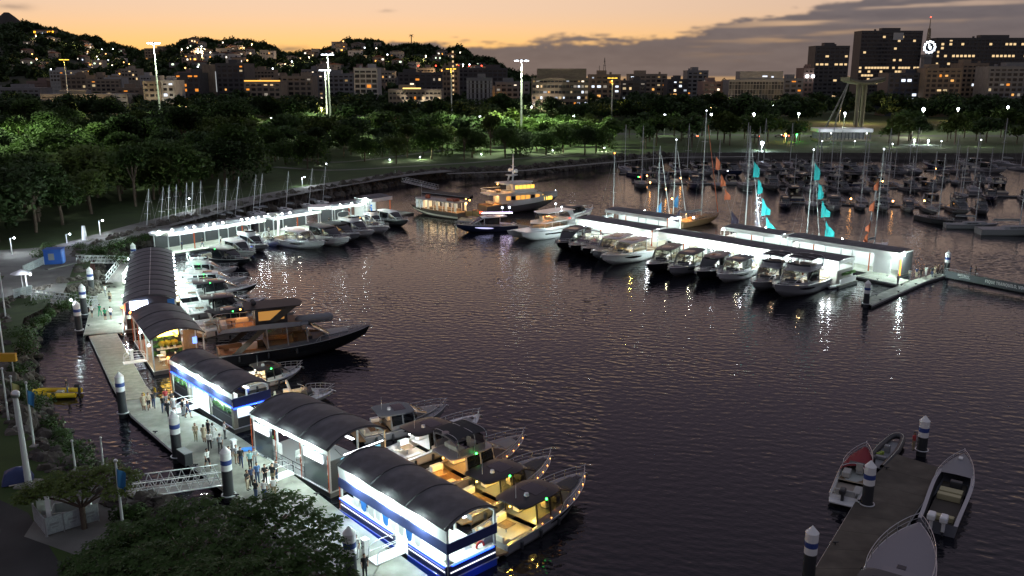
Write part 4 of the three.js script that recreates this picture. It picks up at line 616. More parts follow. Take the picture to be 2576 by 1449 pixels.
/* sailing yacht */
const lineMat = std([0.25, 0.25, 0.26], 0.6);
function sailboat(o) {
  const { L, mastH } = o, B = L * 0.3, f = hullForm(L, B, L * 0.085, L * 0.12), t = thing(o.name ?? 'sailing_yacht', o.label, 'sailboat', 0, 0, 0, 0, o.group), hm = o.hull ?? M.gel, dm = o.deck ?? M.gel, mx = L * 0.56;
  part('hull', [f.skin, f.transom], hm, t); part('deck', deckSurface(f, 0.005, 0.998), dm, t);
  part('coachroof', grid([0.32, 0.36, 0.6, 0.74, 0.78].map((s, i) => [-1, -0.9, -0.5, 0.5, 0.9, 1].map((q, j) => v3(s * L, f.sheer(s) + ((j === 0 || j === 5) ? 0.02 : (i === 0 || i === 4 ? 0.04 : 0.42)), -q * f.hb(s) * 0.58)))), dm, t);
  part('cabin_window', [1, -1].map((k) => grid([0.4, 0.6].map((s) => [0.12, 0.32].map((h) => v3(s * L, f.sheer(s) + h, k * (f.hb(s) * 0.585 - h * 0.03)))))), o.lit ? M.lightWarm : M.glass, t);
  part('mast', cyl(o.mastR ?? 0.13, (o.mastR ?? 0.13) * 0.6, mastH, mx, f.sheer(0.55), 0, 8), o.mastMat ?? M.pole, t);
  part('boom', rod(v3(mx, f.sheer(0.5) + 1.5, 0), v3(L * 0.18, f.sheer(0.5) + 1.6, 0), 0.09, 6), o.mastMat ?? M.pole, t);
  part('furled_sail', tube([v3(mx - 0.1, f.sheer(0.5) + 1.75, 0), v3(L * 0.4, f.sheer(0.5) + 1.82, 0), v3(L * 0.2, f.sheer(0.5) + 1.75, 0)], 0.17, 10, 6), o.sail ?? M.greycloth, t);
  const top = v3(mx, f.sheer(0.5) + mastH, 0); part('spreader', box(0.06, 0.05, B * 0.62, mx, f.sheer(0.5) + mastH * 0.45, 0), o.mastMat ?? M.pole, t); part('spreader', box(0.06, 0.05, B * 0.4, mx, f.sheer(0.5) + mastH * 0.72, 0), o.mastMat ?? M.pole, t);
  part('rigging', [rod(top, v3(L * 0.99, f.sheer(1) + 0.1, 0), 0.022, 4), rod(top, v3(0.1, f.sheer(0) + 0.2, 0), 0.018, 4), rod(top, v3(mx - 0.2, f.sheer(0.5), B * 0.47), 0.018, 4), rod(top, v3(mx - 0.2, f.sheer(0.5), -B * 0.47), 0.018, 4)], o.mastMat ? lineMat : M.steel, t);
  if (o.jib) part('furled_jib', rod(v3(L * 0.97, f.sheer(1) + 0.3, 0), v3(lerp(L, mx, 0.88), f.sheer(1) + mastH * 0.86, 0), 0.11, 6, 0.05), o.jib, t);
  if (o.top) part('mast_light', ball(0.16, mx, f.sheer(0.5) + mastH + 0.15, 0, 8), o.top, t);
  if (o.bimini) part('bimini', [grid([0.04, 0.18, 0.32].map((s) => [-1, 0, 1].map((q) => v3(s * L, f.sheer(0.2) + 2 - 0.15 * q * q, -q * B * 0.36)))), ...[0.06, 0.3].map((s) => tube([v3(s * L, f.sheer(s), B * 0.36), v3(s * L, f.sheer(0.2) + 1.84, B * 0.36), v3(s * L, f.sheer(0.2) + 1.98, 0), v3(s * L, f.sheer(0.2) + 1.84, -B * 0.36), v3(s * L, f.sheer(s), -B * 0.36)], 0.03, 16, 5))], o.bimini, t);
  if (o.rail !== false) part('guard_rail', bowRail(f, 0.1, 0.55, 0.08, 0.018, 0), M.steel, t);
  if (o.lamp) { lamp(L * 0.2, f.sheer(0.2) + 1.4, 0, ...o.lamp, t, 4); part('cockpit_light', ball(0.08, L * 0.2, f.sheer(0.2) + 1.4, 0, 6), glow(o.lamp[0], 12), t); }
  return { t, f };
}
function flagLine(a, b, flags, label, sway = v3(1, 0, 0.2)) {   // string of triangular flags down a halyard
  const t = thing('flag_string', label, 'flags', b.x, b.y, b.z), d = a.clone().sub(b); part('halyard', rod(v3(0, 0, 0), d, 0.035, 5), lineMat, t);
  for (const [u, m, s] of flags) { const p = d.clone().multiplyScalar(u), rows = []; for (let i = 0; i <= 4; i++) { const k = i / 4, h = s * (1 - k), wav = Math.sin(k * 5 + u * 20) * 0.25 * s * k; rows.push([v3(p.x + sway.x * k * s * 0.6 + wav * 0.4, p.y + h * 0.5 - k * s * 0.45, p.z + sway.z * k * s + wav), v3(p.x + sway.x * k * s * 0.6 + wav * 0.4, p.y - h * 1.0 - k * s * 0.9, p.z + sway.z * k * s + wav)]); } part('flag', grid(rows), m, t); }
}

// ---------- people ----------
function bodyField(J, size, origin, step) {
  // tapered capsules joined with a smooth minimum, meshed by marching cubes
  const n = size, mc = new MarchingCubes(n, new THREE.MeshBasicMaterial(), false, false, 30000), F = mc.field, k = 0.035;
  for (let z = 0; z < n; z++) for (let y = 0; y < n; y++) for (let x = 0; x < n; x++) {
    const px = origin.x + x * step, py = origin.y + y * step, pz = origin.z + z * step; let d = 9; if (Math.abs(px) > 0.4 || Math.abs(pz) > 0.62 || py > 1.82) { F[z * n * n + y * n + x] = -1; continue; }
    for (const [ax, ay, az, ra, bx, by, bz, rb, sx = 1] of J) {
      const ux = bx - ax, uy = by - ay, uz = bz - az, l2 = ux * ux + uy * uy + uz * uz || 1e-6, h = clamp(((px - ax) * ux + (py - ay) * uy + (pz - az) * uz) / l2);
      const q = Math.hypot((px - ax - ux * h) / sx, py - ay - uy * h, pz - az - uz * h) - lerp(ra, rb, h), m = Math.max(k - Math.abs(d - q), 0) / k; d = Math.min(d, q) - m * m * k * 0.25;
    }
    F[z * n * n + y * n + x] = -d;
  }
  mc.isolation = 0; mc.update();
  const g = new THREE.BufferGeometry(), c = mc.count, P = new Float32Array(c * 3), Nn = new Float32Array(c * 3), h = n / 2;
  for (let i = 0; i < c; i++) { const q = (v, o) => o + (v * h + h) * step; P[3 * i] = q(mc.positionArray[3 * i], origin.x); P[3 * i + 1] = q(mc.positionArray[3 * i + 1], origin.y); P[3 * i + 2] = q(mc.positionArray[3 * i + 2], origin.z); Nn[3 * i] = mc.normalArray[3 * i]; Nn[3 * i + 1] = mc.normalArray[3 * i + 1]; Nn[3 * i + 2] = mc.normalArray[3 * i + 2]; }
  g.setAttribute('position', new THREE.BufferAttribute(P, 3)); g.setAttribute('normal', new THREE.BufferAttribute(Nn, 3)); return g;
}
const handBits = (x, y, z, dx, dy, dz) => { const o = []; const fw = v3(dx, dy, dz).normalize(), sd = v3(0, 0, 1).cross(fw).normalize(); if (!isFinite(sd.x) || sd.length() < 0.5) sd.set(1, 0, 0); const sd2 = sd; [-0.026, -0.009, 0.009, 0.026].forEach((k, i) => { const a = v3(x, y, z).addScaledVector(sd2, k).addScaledVector(fw, 0.05), b = a.clone().addScaledVector(fw, [0.05, 0.062, 0.06, 0.045][i]).add(v3(0, 0, 0.018)); o.push(rod(a, b, 0.009, 5, 0.007)); }); const a = v3(x, y, z).addScaledVector(sd2, 0.03), b = a.clone().addScaledVector(sd2, 0.03).addScaledVector(fw, 0.035); o.push(rod(a, b, 0.01, 5, 0.008)); return o; };
/* pose: [left leg swing, right leg swing, left arm (shoulder fwd, elbow bend), right arm, skirt, lean] */
function poseJoints(p) {
  const J = [], hipY = 0.93, sh = 1.42, W = p.w ?? 1; const hands = [];
  J.push([0, 0.98, 0, 0.125 * W, 0, 1.2, 0.01, 0.12 * W, 1.25], [0, 1.2, 0.01, 0.12 * W, 0, sh - 0.05, 0, 0.115 * W, 1.45], [0, sh, 0, 0.055, 0, 1.52, 0.015, 0.05], [0, 1.6, 0.03, 0.088, 0, 1.66, 0.01, 0.092, 0.88], [0, 1.56, 0.045, 0.06, 0, 1.6, 0.05, 0.07], [0, 1.605, 0.12, 0.012, 0, 1.63, 0.108, 0.012], [0.085, 1.615, 0.01, 0.02, 0.085, 1.635, 0.01, 0.02], [-0.085, 1.615, 0.01, 0.02, -0.085, 1.635, 0.01, 0.02]);
  [[1, p.ll ?? 0], [-1, p.rl ?? 0]].forEach(([k, sw]) => {
    const hx = 0.085 * k, kn = v3(hx * 1.1, hipY - 0.43 * Math.cos(sw), 0.43 * Math.sin(sw) + 0.01), an = v3(hx * 1.15, kn.y - 0.41 * Math.cos(sw * 0.4 - Math.max(0, -sw) * 0.5), kn.z + 0.41 * Math.sin(sw < 0 ? sw * 1.3 : sw * 0.4)); const up = 0.085 - an.y; an.y = 0.085; kn.y += up * 0.5;
    J.push([hx, hipY, 0, 0.105 * W, kn.x, kn.y, kn.z, 0.065], [kn.x, kn.y, kn.z, 0.065, an.x, an.y, an.z, 0.043], [an.x, 0.045, an.z - 0.03, 0.042, an.x + 0.015 * k, 0.035, an.z + 0.16, 0.032]);
  });
  [[1, p.la ?? [0, 0.15]], [-1, p.ra ?? [0, 0.15]]].forEach(([k, [a, e]]) => {
    const s = v3(0.19 * k * W, sh - 0.02, 0), el = v3(s.x + 0.045 * k, s.y - 0.28 * Math.cos(a), 0.28 * Math.sin(a)), hd = v3(el.x - 0.02 * k - (p.fold ? 0.13 * k : 0), el.y - 0.25 * Math.cos(a + e), el.z + 0.25 * Math.sin(a + e));
    J.push([s.x * 0.85, s.y + 0.01, 0, 0.06, s.x, s.y, s.z, 0.055], [s.x, s.y, s.z, 0.052, el.x, el.y, el.z, 0.04], [el.x, el.y, el.z, 0.04, hd.x, hd.y, hd.z, 0.028], [hd.x, hd.y, hd.z, 0.03, hd.x, hd.y - 0.06 * Math.cos(a + e), hd.z + 0.06 * Math.sin(a + e), 0.03, 0.7]);
    hands.push(handBits(hd.x, hd.y - 0.02 * Math.cos(a + e), hd.z + 0.02 * Math.sin(a + e), 0, -Math.cos(a + e), Math.sin(a + e)));
  });
  if (p.skirt) J.push([0, 0.98, 0, 0.13, 0, 0.55, 0, 0.2, 1.15]);
  return { J, hands: hands.flat() };
}
const poses = [{ ll: 0.02, rl: -0.03 }, { ll: 0.38, rl: -0.36, la: [-0.35, 0.25], ra: [0.35, 0.3] }, { ll: -0.32, rl: 0.34, la: [0.3, 0.35], ra: [-0.3, 0.2] }, { ll: 0.05, rl: -0.06, la: [0.25, 1.5], ra: [0.2, 1.4], fold: true }, { ll: 0.1, rl: -0.05, skirt: true, la: [0.1, 0.5] }, { ll: 0.0, rl: 0.05, ra: [0.5, 1.7], w: 1.12 }].map((p) => {
  const { J, hands } = poseJoints(p), g = bodyField(J, 72, v3(-0.92, -0.06, -0.92), 0.0262); hands.forEach(strip);
  return { p, geo: mergeGeometries([(() => { const q = g.clone(); q.setAttribute('uv', new THREE.BufferAttribute(new Float32Array(q.attributes.position.count * 2), 2)); return q; })(), ...hands.map(strip)]) };
});
const hairGeo = (long) => { const g = new THREE.SphereGeometry(0.108, 12, 9), p = g.attributes.position; for (let i = 0; i < p.count; i++) { let y = p.getY(i), z = p.getZ(i); if (z > 0.03 && y < 0.04) { p.setZ(i, z * 0.55); } if (y < -0.03) p.setY(i, y * (long ? 2.6 : 0.9)); } g.computeVertexNormals(); return g.scale(0.9, 1, 1).translate(0, 1.665, -0.012); };
const hairs = [hairGeo(false), hairGeo(true)], hairMats = [std([0.02, 0.015, 0.012], 0.6), std([0.06, 0.035, 0.02], 0.6), std([0.12, 0.08, 0.04], 0.6)];
const personMat = new THREE.MeshStandardMaterial({ color: 0xffffff, vertexColors: true, roughness: 0.85 }), dressed = new Map();
const SKIN = [[0.42, 0.25, 0.17], [0.25, 0.14, 0.09], [0.5, 0.33, 0.24]], CL = { white: [0.7, 0.7, 0.68], black: [0.025, 0.025, 0.028], navy: [0.03, 0.045, 0.11], grey: [0.28, 0.28, 0.29], green: [0.03, 0.26, 0.13], red: [0.4, 0.05, 0.05], beige: [0.48, 0.4, 0.28], blue: [0.08, 0.16, 0.36], teal: [0.2, 0.36, 0.36], denim: [0.06, 0.09, 0.17], khaki: [0.3, 0.25, 0.16], yellow: [0.65, 0.45, 0.05] };
function dress(k, top, bottom, skin, shorts, sleeves) {
  const key = [k, top, bottom, skin, shorts, sleeves].join(); if (dressed.has(key)) return dressed.get(key);
  const g = poses[k].geo.clone(), p = g.attributes.position, c = new Float32Array(p.count * 3), T = CL[top], Bt = CL[bottom], S = SKIN[skin], shoe = [0.03, 0.03, 0.03], sk = poses[k].p.skirt;
  for (let i = 0; i < p.count; i++) {
    const x = Math.abs(p.getX(i)), y = p.getY(i), z = p.getZ(i), arm = x > 0.185 + (y < 1.2 ? 0.0 : 0.02) && y > 0.62 || (z > 0.17 && y > 0.85 && y < 1.4); let q;
    if (y > 1.475) q = S; else if (arm) q = y > (sleeves ? 0.92 : 1.2) && !(z > 0.25) ? T : S; else if (y > 0.97) q = T; else if (y < 0.075) q = shoe; else if (sk) q = y > 0.5 ? Bt : S; else q = shorts && y < 0.52 ? S : Bt;
    c[3 * i] = q[0]; c[3 * i + 1] = q[1]; c[3 * i + 2] = q[2];
  }
  g.setAttribute('color', new THREE.BufferAttribute(c, 3)); dressed.set(key, g); return g;
}
function person(x, y, z, face, pose, top, bottom, label, o = {}) {
  const t = part('person', dress(pose, top, bottom, o.skin ?? 0, !!o.shorts, !!o.sleeves), personMat); tag(t, label, 'person', o.group); t.position.set(x, y, z); t.rotation.y = face; const s = o.s ?? 1; t.scale.set(s, s, s);
  part('hair', hairs[o.long ? 1 : 0], hairMats[o.hair ?? 0], t); return t;
}
// ---------- floating piers ----------
const DECK = 0.5;
function floatingPier(name, label, left, right, o = {}) {   // two edges of equal length, deck cut into panels between them
  const t = thing(name, label, 'pier'), mats = o.mats ?? [M.deck], gap = 0.03;
  const n = left.length; for (let i = 0; i < n - 1; i++) {
    const steps = Math.max(1, Math.round(left[i].distanceTo(left[i + 1]) / (o.panel ?? 4)));
    for (let k = 0; k < steps; k++) {
      const u0 = (k + gap / 8) / steps, u1 = (k + 1 - gap / 8) / steps, A = left[i].clone().lerp(left[i + 1], u0), Bq = left[i].clone().lerp(left[i + 1], u1), C = right[i].clone().lerp(right[i + 1], u1), D = right[i].clone().lerp(right[i + 1], u0);
      const g = slab([[A.x, A.z], [D.x, D.z], [C.x, C.z], [Bq.x, Bq.z]], 0.12); planUv(g, 6); part(o.piece ?? 'deck_panel', g.translate(0, DECK, 0), mats[(k * 7 + i * 3 + (k * k) % 5) % mats.length], t);
    }
  }
  if (o.cleats !== false && (o.panel ?? 4) > 1) for (const e of [left, right]) for (let i = 0; i < e.length - 1; i++) { const m = Math.floor(e[i].distanceTo(e[i + 1]) / 7), q = e === left ? right : left; for (let k = 0; k < Math.min(m, 6); k++) { const u = (k + 0.5) / m, p = e[i].clone().lerp(e[i + 1], u), w = q[i].clone().lerp(q[i + 1], u), c = p.lerp(w, 0.35 / Math.max(0.6, p.distanceTo(w))); part('cleat', [cyl(0.06, 0.05, 0.16, 0, 0, 0, 6), rod(v3(-0.22, 0.18, 0), v3(0.22, 0.18, 0), 0.05, 6)], M.dark, t).position.set(c.x, DECK, c.z); } }
  const shrink = (a, b, k) => a.map((p, i) => p.clone().lerp(b[i], k)), l = shrink(left, right, 0.04), r = shrink(right, left, 0.04);
  part('pontoon', grid([[...l], [...l], [...r], [...r]].map((row, j) => row.map((p) => v3(p.x, j === 0 || j === 3 ? -0.2 : DECK - 0.13, p.z)))), M.pontoon, t);
  part('fender_rail', [left, right].map((e, j) => join(e.slice(0, -1).map((p, i) => rod(v3(p.x, DECK - 0.12, p.z), v3(e[i + 1].x, DECK - 0.12, e[i + 1].z), 0.07, 6)))), o.rail ?? M.alu, t);
  return t;
}
const GD = (list) => list.map(([x, y]) => { const p = G(x, y, DECK); p.y = 0; return p; });
floatingPier('floating_pier', 'pale concrete landing platform beside the long ribbed roof', GD([[245, 705], [210, 842]]), GD([[318, 705], [308, 836]]), { panel: 5 });
floatingPier('floating_pier', 'narrow boarded walkway joining the landing platform to the wide pier', GD([[224, 845], [283, 972], [304, 1008]]), GD([[293, 838], [365, 968], [392, 998]]), { panel: 0.34, piece: 'plank', mats: [M.plank, M.plank2, M.plank] });
floatingPier('floating_pier', 'wide pale pier crowded with visitors before the lit booths', GD([[304, 1009], [330, 1046], [445, 1145], [535, 1212], [650, 1300], [830, 1460], [960, 1600]]), GD([[393, 999], [440, 1012], [530, 1056], [612, 1106], [740, 1196], [862, 1290], [1120, 1480]]), { panel: 4 });
// piles
function pile(px, py, top, label, o = {}) {
  const p = G(px, py, o.h ?? DECK), h = top, t = thing('mooring_pile', label, 'pile', p.x, -0.6, p.z, 0, o.group), H = h + 0.6, r = 0.42;
  part('shaft', cyl(r, r, H - 1.5, 0, 0, 0, 18), M.pileblack, t);
  part('collar', cyl(r + 0.012, r + 0.012, 0.5, 0, H - 1.5, 0, 18), M.white, t); part('cap', [cyl(r + 0.012, r + 0.012, 0.62, 0, H - 0.62, 0, 18), cyl(r + 0.03, 0.02, 0.5, 0, H, 0, 18)], M.white, t);
  part('band', cyl(r + 0.016, r + 0.016, 0.4, 0, H - 1.01, 0, 18), M.pileblue, t);
  if (!o.plain) part('guide_ring', new THREE.TorusGeometry(r + 0.12, 0.06, 6, 20).rotateX(Math.PI / 2).translate(0, DECK + 0.65, 0), M.alu, t);
}
pile(309, 1038, 4.3, 'mooring pile at the corner where boarded walkway meets wide pier');
pile(446, 1148, 4.2, 'mooring pile on the wide pier edge with a small blue plate');
pile(575, 1245, 4.2, 'mooring pile at the pier end of the near footbridge');
pile(884, 1475, 4.4, 'mooring pile on the pier before the blue booth');
pile(213, 790, 4.4, 'mooring pile standing at the end of the truss footbridge');
pile(199, 830, 4.0, 'mooring pile with a lamp beside the landing platform', {});
pile(231, 738, 4.2, 'mooring pile in front of the dark red quay wall');
pile(338, 660, 3.6, 'mooring pile behind the far end of the long ribbed roof');
pile(2379, 692, 4.2, 'mooring pile at the elbow of the banner pier', {});
pile(2178, 764, 3.6, 'mooring pile at the tip of the pale L-shaped pier', {});
pile(2318, 1132, 3.3, 'mooring pile at the outer end of the dark jetty');
pile(2180, 1268, 3.7, 'mooring pile beside the red-covered runabout');
pile(2033, 1452, 3.8, 'mooring pile standing free beside the dark jetty', { plain: true });
{ const p = G(199, 830, DECK); lamp(p.x - 0.6, 4.6, p.z, 0xe8f4ff, 26); const t = thing('pile_lamp', 'small white lamp on a bracket above a mooring pile', 'lamp', p.x - 0.6, 4.4, p.z); part('bracket', rod(v3(0.6, -0.1, 0), v3(0, 0, 0), 0.03), M.steel, t); part('bulb', ball(0.15, 0, 0.2, 0, 8), M.lightWhite, t); }

// ---------- exhibition booths ----------
const ceilGlow = glow(0xf4f8ff, 5); M.flood0 = glow(0xf0f8ff, 24);
function arc(D, y0, rise, z, n = 10, over = 0.25) { const o = []; for (let i = 0; i <= n; i++) { const u = i / n * 2 - 1; o.push([y0 + rise * (1 - u * u), -D / 2 + u * (D / 2 + over)]); } return o; }
function booth(name, label, a, b, D, o = {}) {
  const L = Math.hypot(b[0] - a[0], b[1] - a[1]), t = thing(name, label, 'booth', (a[0] + b[0]) / 2, 0, (a[1] + b[1]) / 2, Math.atan2(-(b[1] - a[1]), b[0] - a[0])), H = o.H ?? 4.05, rise = o.rise ?? D * 0.17, bays = o.bays ?? Math.round(L / 4.2), bw = L / bays;
  part('pontoon', [box(L + 0.3, 0.42, D + 0.3, 0, 0.2, -D / 2)], M.pontoon, t);
  part('floor', box(L + 0.2, 0.08, D + 0.2, 0, DECK - 0.02, -D / 2), o.floor ?? M.white, t);
  part('edge_rail', [box(L + 0.4, 0.08, 0.08, 0, DECK, 0.16), box(0.08, 0.08, D + 0.4, L / 2 + 0.2, DECK, -D / 2)], M.alu, t);
  for (let i = 0; i < bays; i++) {
    const x0 = -L / 2 + i * bw + 0.02 - (i === 0 ? 0.25 : 0), x1 = -L / 2 + (i + 1) * bw - 0.02 + (i === bays - 1 ? 0.25 : 0), up = arc(D, H, rise, 0), row = (x, dy) => up.map(([y, z]) => v3(x, y + dy, z));
    part('roof_panel', [grid([row(x0, 0.05), row(lerp(x0, x1, 0.5), 0.02), row(x1, 0.05)]), grid([row(x1, 0), row(x0, 0)])], o.roof ?? M.roofcloth, t);
  }
  for (let i = 0; i <= bays; i++) { const x = -L / 2 + i * bw; part('roof_rib', tube(arc(D, H, rise, 0).map(([y, z]) => v3(x, y + 0.045, z)), 0.06, 16, 5), M.ribdark, t); for (const z of [0, -D]) part('post', box(0.14, H - DECK, 0.14, x, (H + DECK) / 2, z), o.post ?? M.alu, t); }
  part('eave_beam', [box(L, 0.14, 0.1, 0, H - 0.05, 0), box(L, 0.14, 0.1, 0, H - 0.05, -D)], M.alu, t);
  const n = o.lights ?? Math.max(2, Math.round(L / 3)), cz = -D * 0.5;
  for (let i = 0; i < n; i++) part('ceiling_light', box(L / n * 0.62, 0.06, 0.28, -L / 2 + (i + 0.5) * L / n, H - 0.12, cz), o.ceil ?? ceilGlow, t);
  const seg = Math.ceil(L / 14); for (let i = 0; i < seg; i++) panelLight(L / seg * 0.9, D * 0.45, o.lightColor ?? COOL, o.power ?? 9, -L / 2 + (i + 0.5) * L / seg, H - 0.2, cz, t);
  if (o.flood) for (const u of o.floodAt ?? [0.2, 0.5, 0.8]) { const x = lerp(-L / 2, L / 2, u); part('eave_flood_light', rbox(0.34, 0.2, 0.16, x, H - 0.12, 0.42, 0.04), M.flood0, t); lamp(x, H - 0.12, 0.6, COOL, o.flood, t, 6); }
  return { t, L, D, H, rise, bw, bays };
}
M.roofcloth = std([0.2, 0.198, 0.225], 0.75, 0, { map: concreteTex, side: THREE.DoubleSide });
M.ribdark = std([0.035, 0.035, 0.04], 0.7);
M.mesh = new THREE.MeshPhysicalMaterial({ color: col(0.12, 0.14, 0.15), roughness: 0.9, transparent: true, opacity: 0.78, side: THREE.DoubleSide });
const gangplank = (x, z, turn, label, rail = M.steel) => { const t = thing('boarding_ramp', label, 'ramp', x, DECK, z, turn); part('plate', rbox(1.15, 0.08, 2.6, 0, 0.06, 0, 0.03), M.white, t); for (const k of [-1, 1]) part('handrail', [tube([v3(k * 0.55, 0.08, -1.2), v3(k * 0.55, 0.95, -1.15), v3(k * 0.55, 1.0, 1.0), v3(k * 0.55, 0.1, 1.15)], 0.03, 24, 6), tube([v3(k * 0.55, 0.55, -1.15), v3(k * 0.55, 0.58, 1.05)], 0.022, 4, 5)], rail, t); return t; };
const planterBox = (x, y, z, w, t) => { const p = part('planter', box(w, 0.5, 0.4, x, y + 0.25, z), M.dark, t); const l = []; for (let i = 0; i < w * 6; i++) l.push([x - w / 2 + rnd() * w, y + 0.58 + rr(0, 0.15), z + rr(-0.1, 0.1), 0.22, 0.9]); const m = part('leaves', crownGeo(l, 300 * w, 0.09), M.plantleaf, p); return p; };
M.plantyellow = new THREE.MeshStandardMaterial({ color: col(0.4, 0.34, 0.05), roughness: 0.7, side: THREE.DoubleSide });
M.plantleaf = new THREE.MeshStandardMaterial({ color: col(0.12, 0.3, 0.06), roughness: 0.7, side: THREE.DoubleSide });
const bistro = (x, z, y, t0, s = 0) => { const t = thing('cafe_table', 'small round white table inside the booth', 'table', 0, 0, 0, 0, 'small tables inside the booths'); const w = t0.localToWorld(v3(x, y, z)); t.position.copy(w); part('table_top', cyl(0.36, 0.36, 0.04, 0, 0.72, 0, 16), M.white, t); part('leg', [cyl(0.04, 0.04, 0.72, 0, 0, 0, 8), cyl(0.22, 0.2, 0.03, 0, 0, 0, 12)], M.steel, t); };
const chair = (x, z, y, t0, turn, mat) => { const t = thing('lounge_chair', 'low lounge chair inside the booth', 'chair', 0, 0, 0, turn, 'lounge chairs inside the booths'); t.position.copy(t0.localToWorld(v3(x, y, z))); part('seat', rbox(0.6, 0.18, 0.6, 0, 0.38, 0, 0.06), mat, t); part('backrest', rbox(0.6, 0.55, 0.12, 0, 0.68, -0.27, 0.05), mat, t); for (const [a, b] of [[1, 1], [1, -1], [-1, 1], [-1, -1]]) part('leg', cyl(0.025, 0.02, 0.3, a * 0.24, 0, b * 0.24, 6), M.wood, t); };
function orangePost(t, x, z, H) { part('orange_light_tube', cyl(0.035, 0.035, H - DECK, x, DECK, z, 6), M.postOrange, t); }
M.postOrange = glow([1, 0.2, 0.04], 0.35);
reseed(700);
M.fabricBack = std([0.78, 0.79, 0.8], 0.8, 0, { side: THREE.DoubleSide });
M.bluecloth = std([0.03, 0.2, 0.65], 0.7, 0, { side: THREE.DoubleSide });
M.navyPanel = std([0.02, 0.03, 0.1], 0.35);
M.stripeGlow = glow(0xf2f6ff, 1.6);
// 1: navy booth with white stripes
{
  const { t, L, D, H } = booth('navy_booth', 'navy blue floating booth with white stripes and bright open counter', [-13.1, -61.4], [-4.25, -51.7], 4.1, { power: 13, bays: 3, H: 4.15, flood: 60 });
  t.updateMatrixWorld(); const door = [0.6, 2.3], z0 = 0.1;
  part('front_valance', grid([[v3(-L / 2 - 0.1, H + 0.02, 0.2), v3(L / 2 + 0.1, H + 0.02, 0.2)], [v3(-L / 2 - 0.1, H - 0.95, 0.12), v3(L / 2 + 0.1, H - 0.95, 0.12)]]), M.fabricBack, t);
  part('navy_fascia', [box(L + 0.3, 0.75, 0.08, 0, H - 1.36, 0.14)], M.banner, t); part('end_fascia', box(0.08, 0.75, D + 0.2, L / 2 + 0.14, H - 1.36, -D / 2), M.banner, t);
  for (const [a, b] of [[-L / 2, door[0]], [door[1], L / 2]]) {
    const w = b - a, m = (a + b) / 2; const c = part('counter_wall', box(w, 0.95, 0.16, m, DECK + 0.47, z0), M.navyPanel, t); part('light_stripe', [box(w * 0.96, 0.07, 0.04, m, DECK + 0.55, z0 + 0.1)], M.stripeGlow, c); part('light_stripe', [box(w * 0.96, 0.05, 0.04, m, DECK + 0.78, z0 + 0.1)], M.white, c);
    part('counter_top', box(w + 0.1, 0.07, 0.75, m, DECK + 0.99, z0 - 0.25), M.white, t); part('hull_band', box(w, 0.5, 0.1, m, 0.25, z0 + 0.1), M.blue, t);
  }
  { const c = part('counter_wall', box(0.16, 0.95, D, L / 2 + 0.08, DECK + 0.47, -D / 2), M.navyPanel, t); part('light_stripe', box(0.04, 0.07, D * 0.96, L / 2 + 0.19, DECK + 0.5, -D / 2), M.stripeGlow, c); part('counter_top', box(0.75, 0.07, D, L / 2 - 0.25, DECK + 0.99, -D / 2 - 0.02), M.white, t); part('hull_band', box(0.1, 0.5, D, L / 2 + 0.2, 0.25, -D / 2), M.blue, t); panelLight(D * 0.9, 0.12, 0x3050ff, 14, L / 2 + 0.24, DECK + 0.95, -D / 2, t, -Math.PI / 2, 0); part('blue_led_light', box(0.05, 0.04, D * 0.9, L / 2 + 0.2, DECK + 0.98, -D / 2), M.lightBlue, t); part('blue_led_light', [box(door[0] + L / 2, 0.04, 0.05, (door[0] - L / 2) / 2, DECK + 0.98, z0 + 0.12), box(L / 2 - door[1], 0.04, 0.05, (L / 2 + door[1]) / 2, DECK + 0.98, z0 + 0.12)], M.lightBlue, t); panelLight(L * 0.45, 0.12, 0x3050ff, 14, -L * 0.22, DECK + 0.95, 0.3, t); panelLight(L * 0.28, 0.12, 0x3050ff, 14, L * 0.34, DECK + 0.95, 0.3, t); }
  for (let i = 0; i < 9; i++) part('pennant', new THREE.ShapeGeometry(new THREE.Shape([[-0.42, 0], [0.42, 0], [0.3, -0.62], [0, -0.78], [-0.3, -0.62]].map(([x, y]) => new THREE.Vector2(x, y)))).translate(-L / 2 + 2.4 + i * 0.95, H - 1.72, 0.19), i % 3 === 1 ? M.bluecloth : M.fabricBack, t);
  part('hanging_rail', rod(v3(-L / 2 + 1, 2.2, -0.5), v3(door[0], 2.2, -0.5), 0.03), M.steel, t);
  for (let i = 0; i < 6; i++) part('garment', rbox(0.34, 0.75, 0.1, -L / 2 + 1.5 + i * 0.42, 1.8, -0.5, 0.05), [M.wood, M.grey, M.cream, M.dark][i % 4], t);
  part('back_desk', [rbox(3, 1, 0.6, -1.8, DECK + 0.52, -D + 0.9, 0.04), rbox(1.6, 1, 0.6, L / 2 - 2.6, DECK + 0.52, -D + 0.9, 0.04)], M.white, t); part('blue_screen', rbox(1.4, 0.9, 0.06, -L / 2 + 1.2, 1.9, -1.2, 0.03), M.blue, t);
  part('lifebuoy', new THREE.TorusGeometry(0.32, 0.08, 8, 20).rotateY(Math.PI / 2).translate(L / 2 - 0.35, 1.6, -D + 1.0), M.red, t); part('cabinet', box(0.7, 1.5, 0.9, L / 2 - 0.7, 1.25, -D + 0.2), M.grey, t);
  const w = t.localToWorld(v3(1.45, 0, 1.35)); gangplank(w.x, w.z, t.rotation.y, 'white boarding ramp with curved handrails at the navy booth');
  orangePost(t, -L / 2 - 0.12, 0.12, H - 0.6);
}

